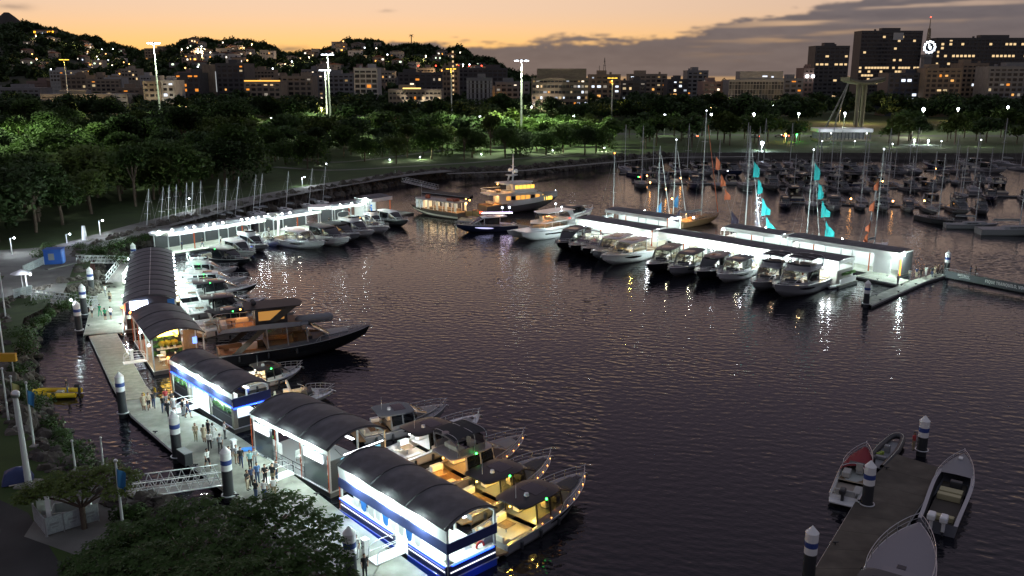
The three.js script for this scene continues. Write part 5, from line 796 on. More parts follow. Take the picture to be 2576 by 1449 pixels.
// 2: dark meshed booth with a painted sea panel and planters
{
  const { t, L, D, H, rise } = booth('mesh_booth', 'dark booth with meshed front, planters and a sea picture on its end wall', [-22.9, -72.1], [-14.6, -64.3], 5.6, { power: 2.4, bays: 3, H: 4.1, flood: 55, floor: M.grey });
  t.updateMatrixWorld();
  part('front_valance', grid([[v3(-L / 2 - 0.1, H, 0.2), v3(L / 2 + 0.1, H, 0.2)], [v3(-L / 2 - 0.1, H - 0.4, 0.2), v3(L / 2 + 0.1, H - 0.4, 0.2)]]), M.fabricBack, t);
  for (const [a, b] of [[-L / 2 + 0.2, -L / 2 + 3.2], [L / 2 - 3.6, L / 2 - 0.2]]) { part('mesh_curtain', grid([0, 0.5, 1].map((u) => [0, 0.25, 0.5, 0.75, 1].map((q) => v3(lerp(a, b, q), lerp(H - 0.6, DECK + 0.1, u), 0.05 + Math.sin(q * 14) * 0.05)))), M.mesh, t); part('sign_light', rbox((b - a) * 0.8, 0.75, 0.12, (a + b) / 2, H - 0.95, 0.24, 0.1), glow(0xf2f8ff, 2.2), t); }
  // picture wall on the near end
  const cv = document.createElement('canvas'); cv.width = 512; cv.height = 320; const c = cv.getContext('2d');
  const grad = c.createLinearGradient(0, 0, 0, 320); grad.addColorStop(0, '#7fc4ea'); grad.addColorStop(0.38, '#3f8fc6'); grad.addColorStop(0.42, '#1d5d8f'); grad.addColorStop(1, '#0b2f52'); c.fillStyle = grad; c.fillRect(0, 0, 512, 320);
  c.fillStyle = '#24506f'; c.beginPath(); c.moveTo(0, 135); c.lineTo(60, 70); c.lineTo(120, 110); c.lineTo(190, 135); c.fill();
  for (let i = 0; i < 260; i++) { c.strokeStyle = `rgba(${120 + rnd() * 90 | 0},${170 + rnd() * 60 | 0},210,${0.08 + rnd() * 0.2})`; c.lineWidth = 1 + rnd() * 2; const x = rnd() * 512, y = 140 + rnd() * 180; c.beginPath(); c.moveTo(x, y); c.lineTo(x + 14 + rnd() * 40, y + rr(-3, 3)); c.stroke(); }
  c.fillStyle = '#dbe7ee'; c.beginPath(); c.moveTo(60, 285); c.quadraticCurveTo(170, 240, 300, 150); c.quadraticCurveTo(260, 250, 200, 270); c.quadraticCurveTo(120, 292, 60, 285); c.fill(); c.strokeStyle = '#f2f7fa'; c.lineWidth = 5; c.beginPath(); c.moveTo(210, 175); c.lineTo(300, 130); c.stroke();
  const tx = new THREE.CanvasTexture(cv); tx.colorSpace = THREE.SRGBColorSpace;
  const pic = part('picture_panel', new THREE.PlaneGeometry(D * 0.72, 2.5).rotateY(Math.PI / 2), std([1, 1, 1], 0.5, 0, { map: tx }), t); pic.position.set(L / 2 + 0.09, DECK + 1.3, -D * 0.55);
  part('end_wall', [box(0.1, 2.6, D * 0.98, L / 2 + 0.02, DECK + 1.3, -D / 2)], M.dark, t); panelLight(D * 0.7, 0.16, COOL, 26, L / 2 + 0.78, H - 0.5, -D / 2, t, -0.7, Math.PI / 2); part('spot_bar_light', box(0.12, 0.05, D * 0.7, L / 2 + 0.86, H - 0.42, -D / 2), ceilGlow, t); for (const z of [-0.6, -D + 0.6]) part('light_arm', rod(v3(L / 2, H - 0.1, z), v3(L / 2 + 0.86, H - 0.4, z), 0.03, 5), M.dark, t);
  planterBox(L / 2 - 1.6, DECK + 0.05, -0.35, 2.6, t); planterBox(-L / 2 + 1.4, DECK + 0.9, -0.5, 0.8, t);
  part('white_desk', rbox(1.5, 1.05, 0.7, -L / 2 + 1.7, DECK + 0.55, -0.9, 0.05), M.white, t);
  part('front_rail', [rod(v3(-L / 2 + 2.8, DECK + 1, 0.05), v3(L / 2 - 3.6, DECK + 1, 0.05), 0.03), rod(v3(-L / 2 + 2.8, DECK + 0.55, 0.05), v3(L / 2 - 3.6, DECK + 0.55, 0.05), 0.025), ...[0, 0.33, 0.66, 1].map((u) => rod(v3(lerp(-L / 2 + 2.8, L / 2 - 3.6, u), DECK, 0.05), v3(lerp(-L / 2 + 2.8, L / 2 - 3.6, u), DECK + 1, 0.05), 0.03))], M.dark, t);
  bistro(-0.4, -1.4, DECK + 0.03, t); bistro(1.2, -2.1, DECK + 0.03, t); for (const [x, z, r] of [[-1, -1.6, 1], [0.3, -1.2, -1], [1.7, -2.4, 2.5], [0.6, -2.5, 0.4]]) chair(x, z, DECK + 0.03, t, r, M.white);
  const w = t.localToWorld(v3(0.4, 0, 1.5)); gangplank(w.x, w.z, t.rotation.y, 'steel boarding ramp at the dark meshed booth');
  for (const x of [-L / 2 - 0.1, -L / 6, L / 6, L / 2 + 0.08]) orangePost(t, x, 0.2, H - 0.4);
}
// 3: booth outlined with a blue light line
{
  const { t, L, D, H } = booth('blue_line_booth', 'booth with wooden columns outlined by a glowing blue light line', [-35.9, -87.5], [-26.3, -77.3], 3.6, { power: 13, bays: 3, H: 4.05, floor: M.white, flood: 75 });
  t.updateMatrixWorld();
  part('front_valance', grid([[v3(-L / 2 - 0.1, H + 0.02, 0.2), v3(L / 2 + 0.1, H + 0.02, 0.2)], [v3(-L / 2 - 0.1, H - 0.6, 0.14), v3(L / 2 + 0.1, H - 0.6, 0.14)]]), M.fabricBack, t);
  part('dark_fascia', box(L + 0.2, 0.7, 0.08, 0, H - 0.98, 0.16), M.banner, t); part('end_fascia', box(0.08, 0.95, D + 0.3, L / 2 + 0.2, H - 0.98, -D / 2), M.banner, t);
  part('blue_led_light', box(L + 0.2, 0.07, 0.07, 0, H - 1.38, 0.2), M.lightBlue, t); part('blue_led_light', box(0.07, 0.1, D + 0.3, L / 2 + 0.26, H - 1.5, -D / 2), M.lightBlue, t); panelLight(L * 0.9, 0.1, 0x2848ff, 10, 0, H - 1.45, 0.28, t); panelLight(0.1, D * 0.9, 0x2848ff, 12, L / 2 + 0.34, H - 1.56, -D / 2, t);
  for (const x of [-L / 2, -L / 2 + 4.0, 2.1, L / 2]) part('wood_column', box(0.42, H - DECK - 0.9, 0.42, x, (H - 0.9 + DECK) / 2, -0.02), M.plank, t); part('wood_column', box(0.42, H - DECK - 0.9, 0.42, L / 2, (H - 0.9 + DECK) / 2, -D), M.plank, t);
  for (const [a, b] of [[-L / 2 + 0.3, -L / 2 + 3.7], [2.4, L / 2 - 0.3]]) { part('dark_panel', box(b - a, 0.95, 0.1, (a + b) / 2, DECK + 0.48, 0.06), M.dark, t); planterBox((a + b) / 2, DECK + 0.75, -0.12, b - a - 0.2, t); }
  part('end_panel', box(0.1, 0.95, D - 0.5, L / 2 + 0.05, DECK + 0.48, -D / 2), M.dark, t); part('end_counter', box(0.7, 0.08, D - 0.4, L / 2 - 0.2, DECK + 1.0, -D / 2), M.white, t);
  part('display_desk', rbox(1.8, 1, 0.6, 0.2, DECK + 0.52, -D + 0.7, 0.04), M.white, t); part('poster', box(0.9, 1.3, 0.05, -0.6, 2, -D + 0.2), M.bluecloth, t);
  for (let i = 0; i < 5; i++) part('pennant', new THREE.ShapeGeometry(new THREE.Shape([[-0.36, 0], [0.36, 0], [0.25, -0.55], [-0.25, -0.55]].map(([x, y]) => new THREE.Vector2(x, y)))).translate(-L / 2 + 4.4 + i * 0.85, H - 1.42, 0.18), M.fabricBack, t);
  const w = t.localToWorld(v3(-0.9, 0, 1.45)); gangplank(w.x, w.z, t.rotation.y, 'white boarding ramp at the blue outlined booth', M.white);
  orangePost(t, -L / 2 - 0.3, 0.25, H + 0.1); const lw = part('orange_light', ball(0.15, -L / 2 - 0.3, H + 0.1, 0.25, 8), M.lightOrange, t); lamp(-L / 2 - 0.3, H + 0.1, 0.25, 0xff6a2a, 14, t, 5);
}
// 4: warm lounge booth
{
  const { t, L, D, H } = booth('lounge_booth', 'warm lit lounge booth with green plant wall and yellow light panel', [-47.6, -105.4], [-40.6, -93.9], 5.6, { power: 3.2, bays: 3, H: 4.1, lightColor: 0xffc070, ceil: glow(0xffb860, 2.5), floor: M.wood });
  t.updateMatrixWorld();
  const l = []; for (let i = 0; i < 40; i++) l.push([0, 0, 0, 0.01]); const wall = part('plant_wall', box(0.15, 2.7, D * 0.6, L / 2 - 5.2, DECK + 1.4, -D * 0.42), M.dark, t), P = []; for (let i = 0; i < 60; i++) P.push([L / 2 - 5.05, DECK + 0.3 + rnd() * 2.2, -D * 0.14 - rnd() * D * 0.56, 0.22, 0.9]); part('leaves', crownGeo(P, 2600, 0.1), M.plantleaf, wall);
  part('panel_light', box(0.1, 0.75, D * 0.42, L / 2 - 4.9, DECK + 2.9, -D * 0.45), glow(0xffcf5a, 9), t); panelLight(D * 0.42, 0.75, 0xffc860, 26, L / 2 - 4.8, DECK + 2.9, -D * 0.45, t, 0, Math.PI / 2);
  part('plant_shelf', box(0.7, 0.08, D * 0.5, L / 2 - 4.6, DECK + 1.1, -D * 0.45), M.cream, t); for (let i = 0; i < 3; i++) { const p = part('potted_plant', cyl(0.14, 0.18, 0.3, L / 2 - 4.6, DECK + 1.14, -D * (0.3 + i * 0.13), 10), M.white, t); part('leaves', crownGeo([[L / 2 - 4.6, DECK + 1.7, -D * (0.3 + i * 0.13), 0.36, 1]], 260, 0.13), M.plantyellow, p); }
  part('partition', [box(0.12, 3, 1.6, L / 2 - 4.6, DECK + 1.5, -D + 0.6)], M.wood, t); part('screen', box(0.06, 0.8, 0.5, L / 2 - 4.2, DECK + 1.7, -D + 0.2), glow([0.2, 0.35, 1], 2), t);
  for (const [x, z] of [[L / 2 - 3.2, -1.2], [L / 2 - 2.2, -3], [L / 2 - 3.6, -4.2], [L / 2 - 1.4, -1.3]]) bistro(x, z, DECK + 0.03, t); for (const [x, z, r] of [[L / 2 - 2.6, -1.3, 2], [L / 2 - 1.7, -3.3, 1], [L / 2 - 2.8, -2.6, -1], [L / 2 - 3, -4.6, 0.5], [L / 2 - 0.9, -2, 2.6], [L / 2 - 3.8, -1.6, 0.2]]) chair(x, z, DECK + 0.03, t, r, M.cream);
  part('front_valance', grid([[v3(-L / 2, H, 0.2), v3(L / 2, H, 0.2)], [v3(-L / 2, H - 0.4, 0.2), v3(L / 2, H - 0.4, 0.2)]]), M.fabricBack, t);
  for (const x of [L / 2, 0.8]) { part('eave_light', ball(0.15, x, H - 0.5, 0.35, 8), M.lightWhite, t); lamp(x, H - 0.5, 0.35, COOL, 42, t, 5); }
  for (const x of [-L / 2, -L / 6, L / 6]) orangePost(t, x, 0.2, H); part('orange_light', ball(0.15, -L / 2 - 0.2, H + 0.1, 0.25, 8), M.lightOrange, t); lamp(-L / 2 - 0.2, H + 0.1, 0.25, 0xff6a2a, 12, t, 5);
  const w = t.localToWorld(v3(2.2, 0, 1.4)); gangplank(w.x, w.z, t.rotation.y, 'white boarding ramp with four rails at the warm lounge booth', M.white);
}
// 5: long ribbed roof
{
  const { t, L, D, H } = booth('long_booth', 'long booth under a ribbed grey barrel roof', [-64.0, -143.6], [-50.9, -110.6], 6.2, { power: 14, bays: 11, H: 4.0, rise: 0.9, lights: 11, flood: 120, floodAt: [0.1, 0.35, 0.6, 0.85], floor: M.deck });
  t.updateMatrixWorld();
  part('near_end_fascia', [box(0.1, 0.5, D, L / 2 + 0.05, H - 1.3, -D / 2)], M.banner, t); part('near_end_wall', [box(0.1, 1.4, D * 0.98, L / 2 - 0.1, DECK + 0.7, -D / 2)], M.dark, t); part('panel_light', box(0.08, 1.2, D * 0.36, L / 2 + 0.02, H - 0.35, -D * 0.28), glow(0xe0ebff, 6), t); part('sign_light', box(0.2, 0.4, D * 0.24, L / 2 + 0.1, DECK + 1.5, -D * 0.42), glow(0xf0f6ff, 3), t); part('blue_poster', box(0.08, 1.3, 0.9, L / 2 + 0.02, H - 0.5, -D + 0.5), M.bluecloth, t);
  part('gable_panel', grid([arc(D, H, 0.88, 0, 10, 0).map(([y, z]) => v3(L / 2 - 0.06, y, z)), arc(D, H, 0.88, 0, 10, 0).map(([y, z]) => v3(L / 2 - 0.06, H - 1.6, z))]), std([0.03, 0.035, 0.07], 0.6, 0, { side: THREE.DoubleSide }), t);
  panelLight(2.2, 1.2, COOL, 7, L / 2 + 0.2, H - 0.35, -D * 0.28, t, 0, Math.PI / 2);
  for (let i = 0; i < 11; i++) { const x = -L / 2 + (i + 0.5) * L / 11; part('back_flood_light', ball(0.15, x, H - 0.25, -D - 0.35, 8), M.lightWhite, t); if (i % 2) lamp(x, H - 0.25, -D - 0.35, COOL, 75, t, 5); }
  part('side_banner', [box(3.2, 1.6, 0.06, 4, DECK + 1.2, 0.1), box(3.2, 1.6, 0.06, 8.5, DECK + 1.2, 0.1)], M.banner, t); part('ridge_line', rod(v3(-L / 2, H + 0.93, -D / 2), v3(L / 2, H + 0.93, -D / 2), 0.05, 5), M.alu, t);
  part('orange_light', ball(0.15, L / 2 + 0.2, H - 0.4, 0.3, 8), M.lightOrange, t); lamp(L / 2 + 0.2, H - 0.4, 0.3, 0xff6a2a, 14, t, 5); orangePost(t, L / 2 + 0.2, 0.3, H - 0.4);
}
// floodlights that light the pier from the booth fronts
// ---------- far covered pier ----------
M.litroof = std([0.5, 0.51, 0.52], 0.6);
function coveredPier(name, label, a, b, o) {   // a -> b along the berths; front towards the berths (+z local)
  const L = Math.hypot(b.x - a.x, b.z - a.z), t = thing(name, label, 'pier', (a.x + b.x) / 2, 0, (a.z + b.z) / 2, Math.atan2(-(b.z - a.z), b.x - a.x)), W = o.W ?? 6, H = o.H ?? 4, n = Math.round(L / 6);
  for (let i = 0; i < n; i++) part('deck_panel', planUv(box(L / n - 0.04, 0.14, W + 1.6, 0, 0, 0), 6), M.deck, t).position.set(-L / 2 + (i + 0.5) * L / n, DECK - 0.07, -W / 2 + 0.8);
  part('pontoon', box(L, 0.5, W + 1.3, 0, 0.15, -W / 2 + 0.8), M.pontoon, t);
  for (const [u0, u1, dy = 0] of o.roofs) {
    const x0 = lerp(-L / 2, L / 2, u0), x1 = lerp(-L / 2, L / 2, u1), k = Math.max(1, Math.round((x1 - x0) / 5));
    for (let i = 0; i < k; i++) { const p = lerp(x0, x1, i / k) + 0.02, q = lerp(x0, x1, (i + 1) / k) - 0.02, up = arc(W, H + dy, o.rise ?? 0.55, 0, 8, 0.5); part('roof_panel', [grid([up.map(([y, z]) => v3(p, y + 0.05, z)), up.map(([y, z]) => v3(q, y + 0.05, z))]), grid([up.map(([y, z]) => v3(q, y, z)), up.map(([y, z]) => v3(p, y, z))])], M.roofcloth, t); }
    part('fascia', box(x1 - x0, o.fh ?? 0.6, 0.08, (x0 + x1) / 2, H + dy - (o.fh ?? 0.6) / 2 + 0.05, 0.52), o.fascia ?? M.white, t); part('end_fascia', [x0, x1].map((x) => box(0.08, 0.5, W, x, H + dy - 0.25, -W / 2)), o.fascia ?? M.white, t);
    const m = Math.max(1, Math.round((x1 - x0) / 6)); for (let i = 0; i <= m; i++) for (const z of [0.2, -W + 0.2]) part('post', box(0.16, H + dy - DECK, 0.16, lerp(x0 + 0.1, x1 - 0.1, i / m), (H + dy + DECK) / 2, z), i % 2 && z > 0 ? M.postOrange : M.alu, t);
    const s = Math.ceil((x1 - x0) / 16); for (let i = 0; i < s; i++) { const c = lerp(x0, x1, (i + 0.5) / s), w = (x1 - x0) / s; panelLight(w * 0.9, W * 0.4, COOL, o.power ?? 9, c, H + dy - 0.15, -W / 2, t); part('ceiling_light', box(w * 0.9, 0.06, 0.5, c, H + dy - 0.1, -W / 2), ceilGlow, t); }
    if (o.back) part('back_wall', [box(x1 - x0, 2.6, 0.1, (x0 + x1) / 2, DECK + 1.3, -W + 0.05)], o.back, t);
  }
  for (const [u, y, z, k] of o.floods ?? []) { const x = lerp(-L / 2, L / 2, u); part('flood_light', ball(0.165, x, y ?? H - 0.35, z ?? 0.75, 8), o.bulb ?? M.flood, t); if (k) lamp(x, y ?? H - 0.35, z ?? 0.75, COOL, k, t, 8); }
  t.updateMatrixWorld(); return { t, L, W, H };
}
M.flood = glow(0xf0f8ff, 110);
const farA = G(398, 640, DECK), farB = G(1030, 533, DECK), farPier = coveredPier('covered_pier', 'far covered pier with a string of dazzling floodlights along its eaves', farA, farB, { W: 5, H: 4.2, power: 9, rise: 0.4, roofs: [[0.03, 0.36], [0.39, 0.58], [0.63, 0.78, 0.3], [0.8, 0.9, 0.9]], back: M.dark,
  floods: [0, 0.04, 0.085, 0.11, 0.15, 0.175, 0.205, 0.27, 0.29, 0.31, 0.33, 0.355, 0.42, 0.45, 0.53, 0.6, 0.66, 0.71, 0.76].map((u, i) => [u, 4.85, 0.85, i % 2 ? 0 : 190]) });
{ const { t, L, W } = farPier; part('white_arch', tube([v3(L * -0.1, DECK, 0.9), v3(L * -0.1, 4.6, 0.9), v3(L * -0.1 - 2.4, 5.2, 0.9)], 0.28, 20, 8), M.white, t); part('round_canopy', [new THREE.CylinderGeometry(2.6, 2.3, 0.5, 24).translate(L * 0.1, 4.7, -1.5)], M.white, t); part('canopy_light', new THREE.CylinderGeometry(2.1, 2.1, 0.05, 24).translate(L * 0.1, 4.42, -1.5), M.flood2 = glow(0xf4fbff, 8), t);
  part('round_canopy', new THREE.CylinderGeometry(2, 1.8, 0.4, 20).translate(-L / 2 + 1.2, 4.3, -1), M.white, t); part('kiosk', [box(L * 0.1, 4.2, 0.15, L * 0.35, 2.6, -W + 0.1), box(0.15, 4.2, W, L * 0.3, 2.6, -W / 2), box(L * 0.1, 0.8, 0.1, L * 0.35, 4.8, 0.9)], M.white, t); part('blue_poster', box(L * 0.06, 1.8, 0.06, L * 0.35, 1.9, -W + 0.25), M.bluecloth, t);
}
// ---------- the long white-lit pier on the other side ----------
const rA = G(2122, 716, DECK), rB = G(1452, 592, DECK);   // seen from the berths: rA near end, rB far end
{
  const uOf = (px, py) => { const p = G(px, py, 3.6), d = rB.clone().sub(rA); return clamp(p.clone().sub(rA).dot(d) / d.lengthSq()); };
  const lampsPx = [[1456, 564], [1488, 568], [1520, 574], [1554, 579], [1568, 580], [1633, 589], [1689, 605], [1719, 614], [1734, 616], [1764, 620], [1778, 622], [1815, 625], [1828, 627], [1858, 632], [1877, 634], [1917, 638], [1928, 640], [1982, 648], [2078, 665], [2095, 668]];
  // local +x runs from b to a so that +z faces the berths
  const { t, L, W, H } = coveredPier('covered_pier', 'long covered pier with glowing white eaves and yachts berthed along it', rB, rA, { W: 4.6, H: 4.2, power: 7, rise: 0.2, fh: 0.9, roofs: [[0, 0.34], [0.36, 0.985]], floods: lampsPx.map(([x, y], i) => [1 - uOf(x, y), 3.2, 1.5, i % 2 ? 0 : 80]) });
  for (const [u0, u1] of [[0, 0.34], [0.36, 0.985]]) { const x0 = lerp(-L / 2, L / 2, u0), x1 = lerp(-L / 2, L / 2, u1); part('white_valance', grid([[v3(x0, H - 0.95, 0.5), v3(x1, H - 0.95, 0.5)], [v3(x0, H - 1.4, 0.5), v3(x1, H - 1.4, 0.5)]]), M.fabricBack, t); part('rear_wall', box(x1 - x0, 2.4, 0.1, (x0 + x1) / 2, DECK + 1.2, -W + 0.3), M.white, t); }
  { const x = lerp(-L / 2, L / 2, 0.335); part('bar_wall', [box(0.12, 1.3, W * 0.9, x, DECK + 0.65, -W / 2), box(3.4, 1.3, 0.12, x - 1.7, DECK + 0.65, 0.4)], M.cream, t); part('bar_light', box(3, 0.9, 0.1, x - 1.6, 3.0, 0.55), glow(0xf0f8ff, 5), t); for (let i = 0; i < 3; i++) part('shelf', box(3, 0.05, 0.3, x - 1.6, 1.9 + i * 0.35, 0.3), M.wood, t); }
  { const x = L / 2 * 0.97, e = part('end_hut', [box(5, 2.2, 0.15, x - 2.5, DECK + 1.1, 0.7), box(0.15, 2.2, W, x, DECK + 1.1, -W / 2 + 0.6)], M.hut = std([0.36, 0.35, 0.31], 0.8), t); part('hut_window', [box(2.4, 1, 0.05, x - 2.6, DECK + 1.35, 0.8)], glow(0xfff4d8, 1.4), e); part('hedge', crownGeo(Array.from({ length: 10 }, (_, i) => [x + 0.35, DECK + 1.5, -W * 0.9 + i * W * 0.085, 0.3, 0.9]), 900, 0.1), M.plantleaf, e); part('white_parapet', box(0.1, 0.9, W + 0.5, x + 0.6, DECK + 0.45, -W / 2 + 0.5), M.white, t); part('red_crate', rbox(0.9, 0.6, 0.9, x - 0.8, DECK + 0.3, -W * 0.55, 0.05), M.red, t); }
  for (let i = 0; i < 7; i++) part('display_shelf', [box(1.6, 1.6, 0.3, -L / 2 + L * (0.45 + i * 0.07), DECK + 0.8, -W + 0.6), box(1.5, 0.05, 0.32, -L / 2 + L * (0.45 + i * 0.07), DECK + 1.2, -W + 0.62)], i % 2 ? M.grey : M.cream, t);
  // second covered row behind
  const c = G(2262, 694, DECK), d = G(1525, 570, DECK);
  const two = coveredPier('covered_pier', 'second covered pier with a bright white wall behind the yacht row', d, c, { W: 4.2, H: 4.4, power: 7, rise: 0.25, fh: 0.7, roofs: [[0, 0.26], [0.47, 0.66], [0.68, 1]], back: M.white, floods: [[1.012, 4.3, 0.8, 260], [0.47, 4.0, 0.6, 90], [0.66, 4.0, 0.6, 60], [0.1, 4.3, -5, 260], [0.3, 4.3, -5, 260], [0.56, 4.3, -5, 300], [0.8, 4.3, -5, 300]] });
  { const { t, L, W, H } = two, x = L / 2; part('end_wall', box(0.12, 3.6, W, x, 2.4, -W / 2), std([0.08, 0.08, 0.085], 0.7), t); part('white_side_wall', box(3, 3.4, 0.1, x - 3, 2.3, 0.3), M.white, t); part('amber_light_column', box(0.12, 3, 0.3, x + 0.1, 2.1, 0.2), glow(0xff9a30, 3), t); }
}
// L-shaped pale pier and the banner pier
floatingPier('floating_pier', 'pale L-shaped pier leading to the banner fence', GD([[2166, 757], [2290, 706], [2354, 686]]), GD([[2193, 768], [2330, 707], [2385, 690]]), { panel: 5 });
floatingPier('floating_pier', 'short pale link between the lit pier and the L-shaped pier', GD([[2150, 694], [2262, 716]]), GD([[2180, 686], [2290, 704]]), { panel: 5 });
floatingPier('floating_pier', 'dark pontoon carrying the white-lettered banner fence', GD([[2354, 686], [2650, 745]]), GD([[2372, 678], [2668, 732]]), { panel: 5, mats: [M.deckdark] });
{
  const a = G(2376, 698, DECK), b = G(2660, 752, DECK), L = a.distanceTo(b), t = thing('banner_fence', 'dark banner fence with white lettering along the pontoon', 'banner', a.x, DECK, a.z, Math.atan2(-(b.z - a.z), b.x - a.x));
  const font = await new FontLoader().loadAsync('fonts/droid/droid_sans_bold.typeface.json');
  part('fabric', box(L, 1.15, 0.05, L / 2, 0.62, 0), M.bannerDark = std([0.1, 0.11, 0.12], 0.8), t);
  const word = (s, x, y, size, k = 1) => { const g = new TextGeometry(s, { font, size, depth: 0.02, curveSegments: 3 }); g.scale(k, 1, 1).translate(x, y, 0.03); return g; };
  part('lettering', word('METALU', 2.1, 0.72, 0.36), M.white, t); part('emblem', tube([v3(2.4, 0.45, 0.05), v3(3.4, 0.58, 0.05), v3(4.2, 0.5, 0.05)], 0.035, 10, 5), M.white, t);
  part('lettering', word('FIQUE TRANQUILO, VOCÊ ESTÁ EM', 6.6, 0.42, 0.5, 0.78), M.white, t);
  part('barrier', [rod(v3(0, 1.6, 0), v3(5.4, 1.6, 0), 0.03), ...Array.from({ length: 24 }, (_, i) => rod(v3(0.1 + i * 0.23, 1.15, 0), v3(0.1 + i * 0.23, 1.6, 0), 0.015, 4)), ...Array.from({ length: 12 }, (_, i) => rod(v3(i * L / 11, 0, -0.05), v3(i * L / 11, 1.25, -0.05), 0.035, 5))], M.alu, t);
}
// dark jetty in the near corner
floatingPier('floating_jetty', 'unlit brown jetty with small boats tied on both sides', GD([[2045, 1500], [2050, 1430], [2180, 1215], [2255, 1142]]), GD([[2190, 1500], [2205, 1430], [2330, 1250], [2370, 1178]]), { panel: 3, mats: [M.deckdark] });

// ---------- truss footbridges ----------
function footbridge(label, a, b, W, o = {}) {
  const d = b.clone().sub(a), L = Math.hypot(d.x, d.z), t = thing('footbridge', label, 'footbridge', a.x, a.y, a.z, Math.atan2(-d.z, d.x)), rise = b.y - a.y, H = 1.15, n = o.n ?? Math.round(L / 1.5), y = (x) => rise * x / L, m = o.mat ?? M.alu;
  t.rotation.order = 'YXZ';
  part('deck', grid([[v3(0, 0.04, -W / 2), v3(0, 0.04, W / 2)], [v3(L, rise + 0.04, -W / 2), v3(L, rise + 0.04, W / 2)]]), o.deck ?? M.deckdouble, t);
  for (const z of [-W / 2, W / 2]) {
    const l = [rod(v3(0, 0, z), v3(L, rise, z), 0.06, 6), rod(v3(0, H, z), v3(L, rise + H, z), 0.05, 6), rod(v3(0, H * 0.5, z), v3(L, rise + H * 0.5, z), 0.025, 5)];
    for (let i = 0; i < n; i++) { const x0 = i * L / n, x1 = (i + 0.5) * L / n, x2 = (i + 1) * L / n; l.push(rod(v3(x0, y(x0), z), v3(x1, y(x1) + H, z), 0.035, 5), rod(v3(x1, y(x1) + H, z), v3(x2, y(x2), z), 0.035, 5)); }
    part('side_truss', l, m, t);
  }
  return t;
}
M.deckdouble = std([0.3, 0.27, 0.26], 0.85, 0, { side: THREE.DoubleSide, map: grain });
footbridge('near truss footbridge sloping from the landing paving to the wide pier', G(318, 1245, LAND).setY(LAND), G(566, 1212, DECK).setY(DECK + 0.1), 1.9, { n: 9 });
footbridge('truss footbridge reaching the landing platform past two mooring piles', G(78, 752, LAND).setY(LAND), G(248, 772, DECK).setY(DECK + 0.1), 2.0, { n: 13 });
footbridge('truss footbridge behind the far end of the long ribbed roof', G(200, 660, LAND).setY(LAND), G(322, 664, DECK).setY(DECK + 0.2), 1.8, { n: 12 });
footbridge('white lit ramp climbing behind the landing platform', G(285, 694, LAND).setY(1.6), G(322, 668, DECK).setY(DECK + 0.4), 2.4, { n: 6, mat: M.white });
footbridge('far footbridge below the lamp at the promenade', G(1014, 456, LAND).setY(LAND), G(1100, 478, DECK).setY(DECK + 0.2), 2.2, { n: 12 });
floatingPier('floating_pier', 'dark floating pontoon before the rocky far shore', GD([[1060, 482], [1180, 496]]), GD([[1066, 476], [1190, 490]]), { panel: 6, mats: [M.deckdark] });
floatingPier('floating_pier', 'pontoon with a lamp between excursion boat and motor yachts', GD([[1150, 553], [1250, 566], [1350, 578]]), GD([[1160, 546], [1256, 558], [1352, 570]]), { panel: 6 });
// ---------- motor yachts along the near pier ----------
const P = (x, y, h = 0.4) => G(x, y, h);
function moor(stern, bow, o) { const a = P(...stern), b = G(bow[0], bow[1], 1.6), L = Math.hypot(b.x - a.x, b.z - a.z), y = yacht({ L, ...o }); berth(y.t, a, b); return y; }
moor([1232, 1368], [1470, 1196], { label: 'graphite yacht with a row of warm deck lights moored behind the navy booth', hull: M.midgrey, deck: M.slate, top: M.black, screen: M.tint, glass: M.tint, deckLights: true, nav: M.lightGreen, roof: 'hard', cabinLamp: [0xffd468, 22], cockpitLamp: [0xffc850, 18], pad: M.dark, B: 3.9, liner: M.cream, floor: M.cream, F1: 1.9 });
moor([1150, 1292], [1385, 1150], { label: 'black-topped yacht with cream cockpit between graphite and rose-grey yachts', hull: M.midgrey, deck: M.slate, top: M.black, screen: M.tint, glass: M.tint, deckLights: true, nav: M.lightGreen, roof: 'hard', cabinLamp: [0xffd468, 22], cockpitLamp: [0xffc860, 13], B: 3.8, liner: M.cream, pad: M.dark, F1: 1.8 });
moor([1062, 1230], [1318, 1102], { label: 'rose-grey flybridge yacht with dark sunshade and lit amber cockpit', hull: std([0.3, 0.255, 0.255], 0.35), deck: std([0.2, 0.17, 0.175], 0.4), top: std([0.34, 0.29, 0.29], 0.4), roof: 'fly', bimini: true, screen: M.tint, nav: M.lightGreen, deckLights: true, cabinLamp: [0xffc060, 18], cockpitLamp: [0xffb84a, 24], B: 4.0, F1: 1.95 });
moor([985, 1158], [1206, 1052], { label: 'white yacht with long black hardtop behind the meshed booth', hull: M.gel, deck: M.gel, top: M.black, roof: 'hard', screen: M.tint, cockpitLamp: [0xffffff, 20], B: 4.0, floor: M.cream, cushion: M.white, F1: 2.0 });
moor([905, 1092], [1122, 1024], { label: 'dark yacht with grey sunshade and raised searchlight arch', hull: M.midgrey, deck: M.slate, top: M.greycloth, roof: 'soft', screen: M.tint, cabinLamp: [0xffc890, 6], B: 3.9, F1: 1.9 });
moor([690, 1008], [838, 964], { label: 'open yacht with orange lit seats between two booths', hull: M.gel, deck: M.gel, roof: 'open', nav: M.lightGreen, cockpitLamp: [0xffb040, 18], B: 3.6, cushion: M.cream, liner: M.cream });
moor([612, 965], [757, 908], { label: 'white sports yacht with name lettering on its bow behind the blue outlined booth', hull: M.gel, deck: M.gel, top: M.dark, roof: 'hard', nav: M.lightGreen, screen: M.tint, cabinLamp: [0xffc070, 8], cockpitLamp: [0xfff0d8, 12], B: 3.7, underLamp: M.lightBlue });
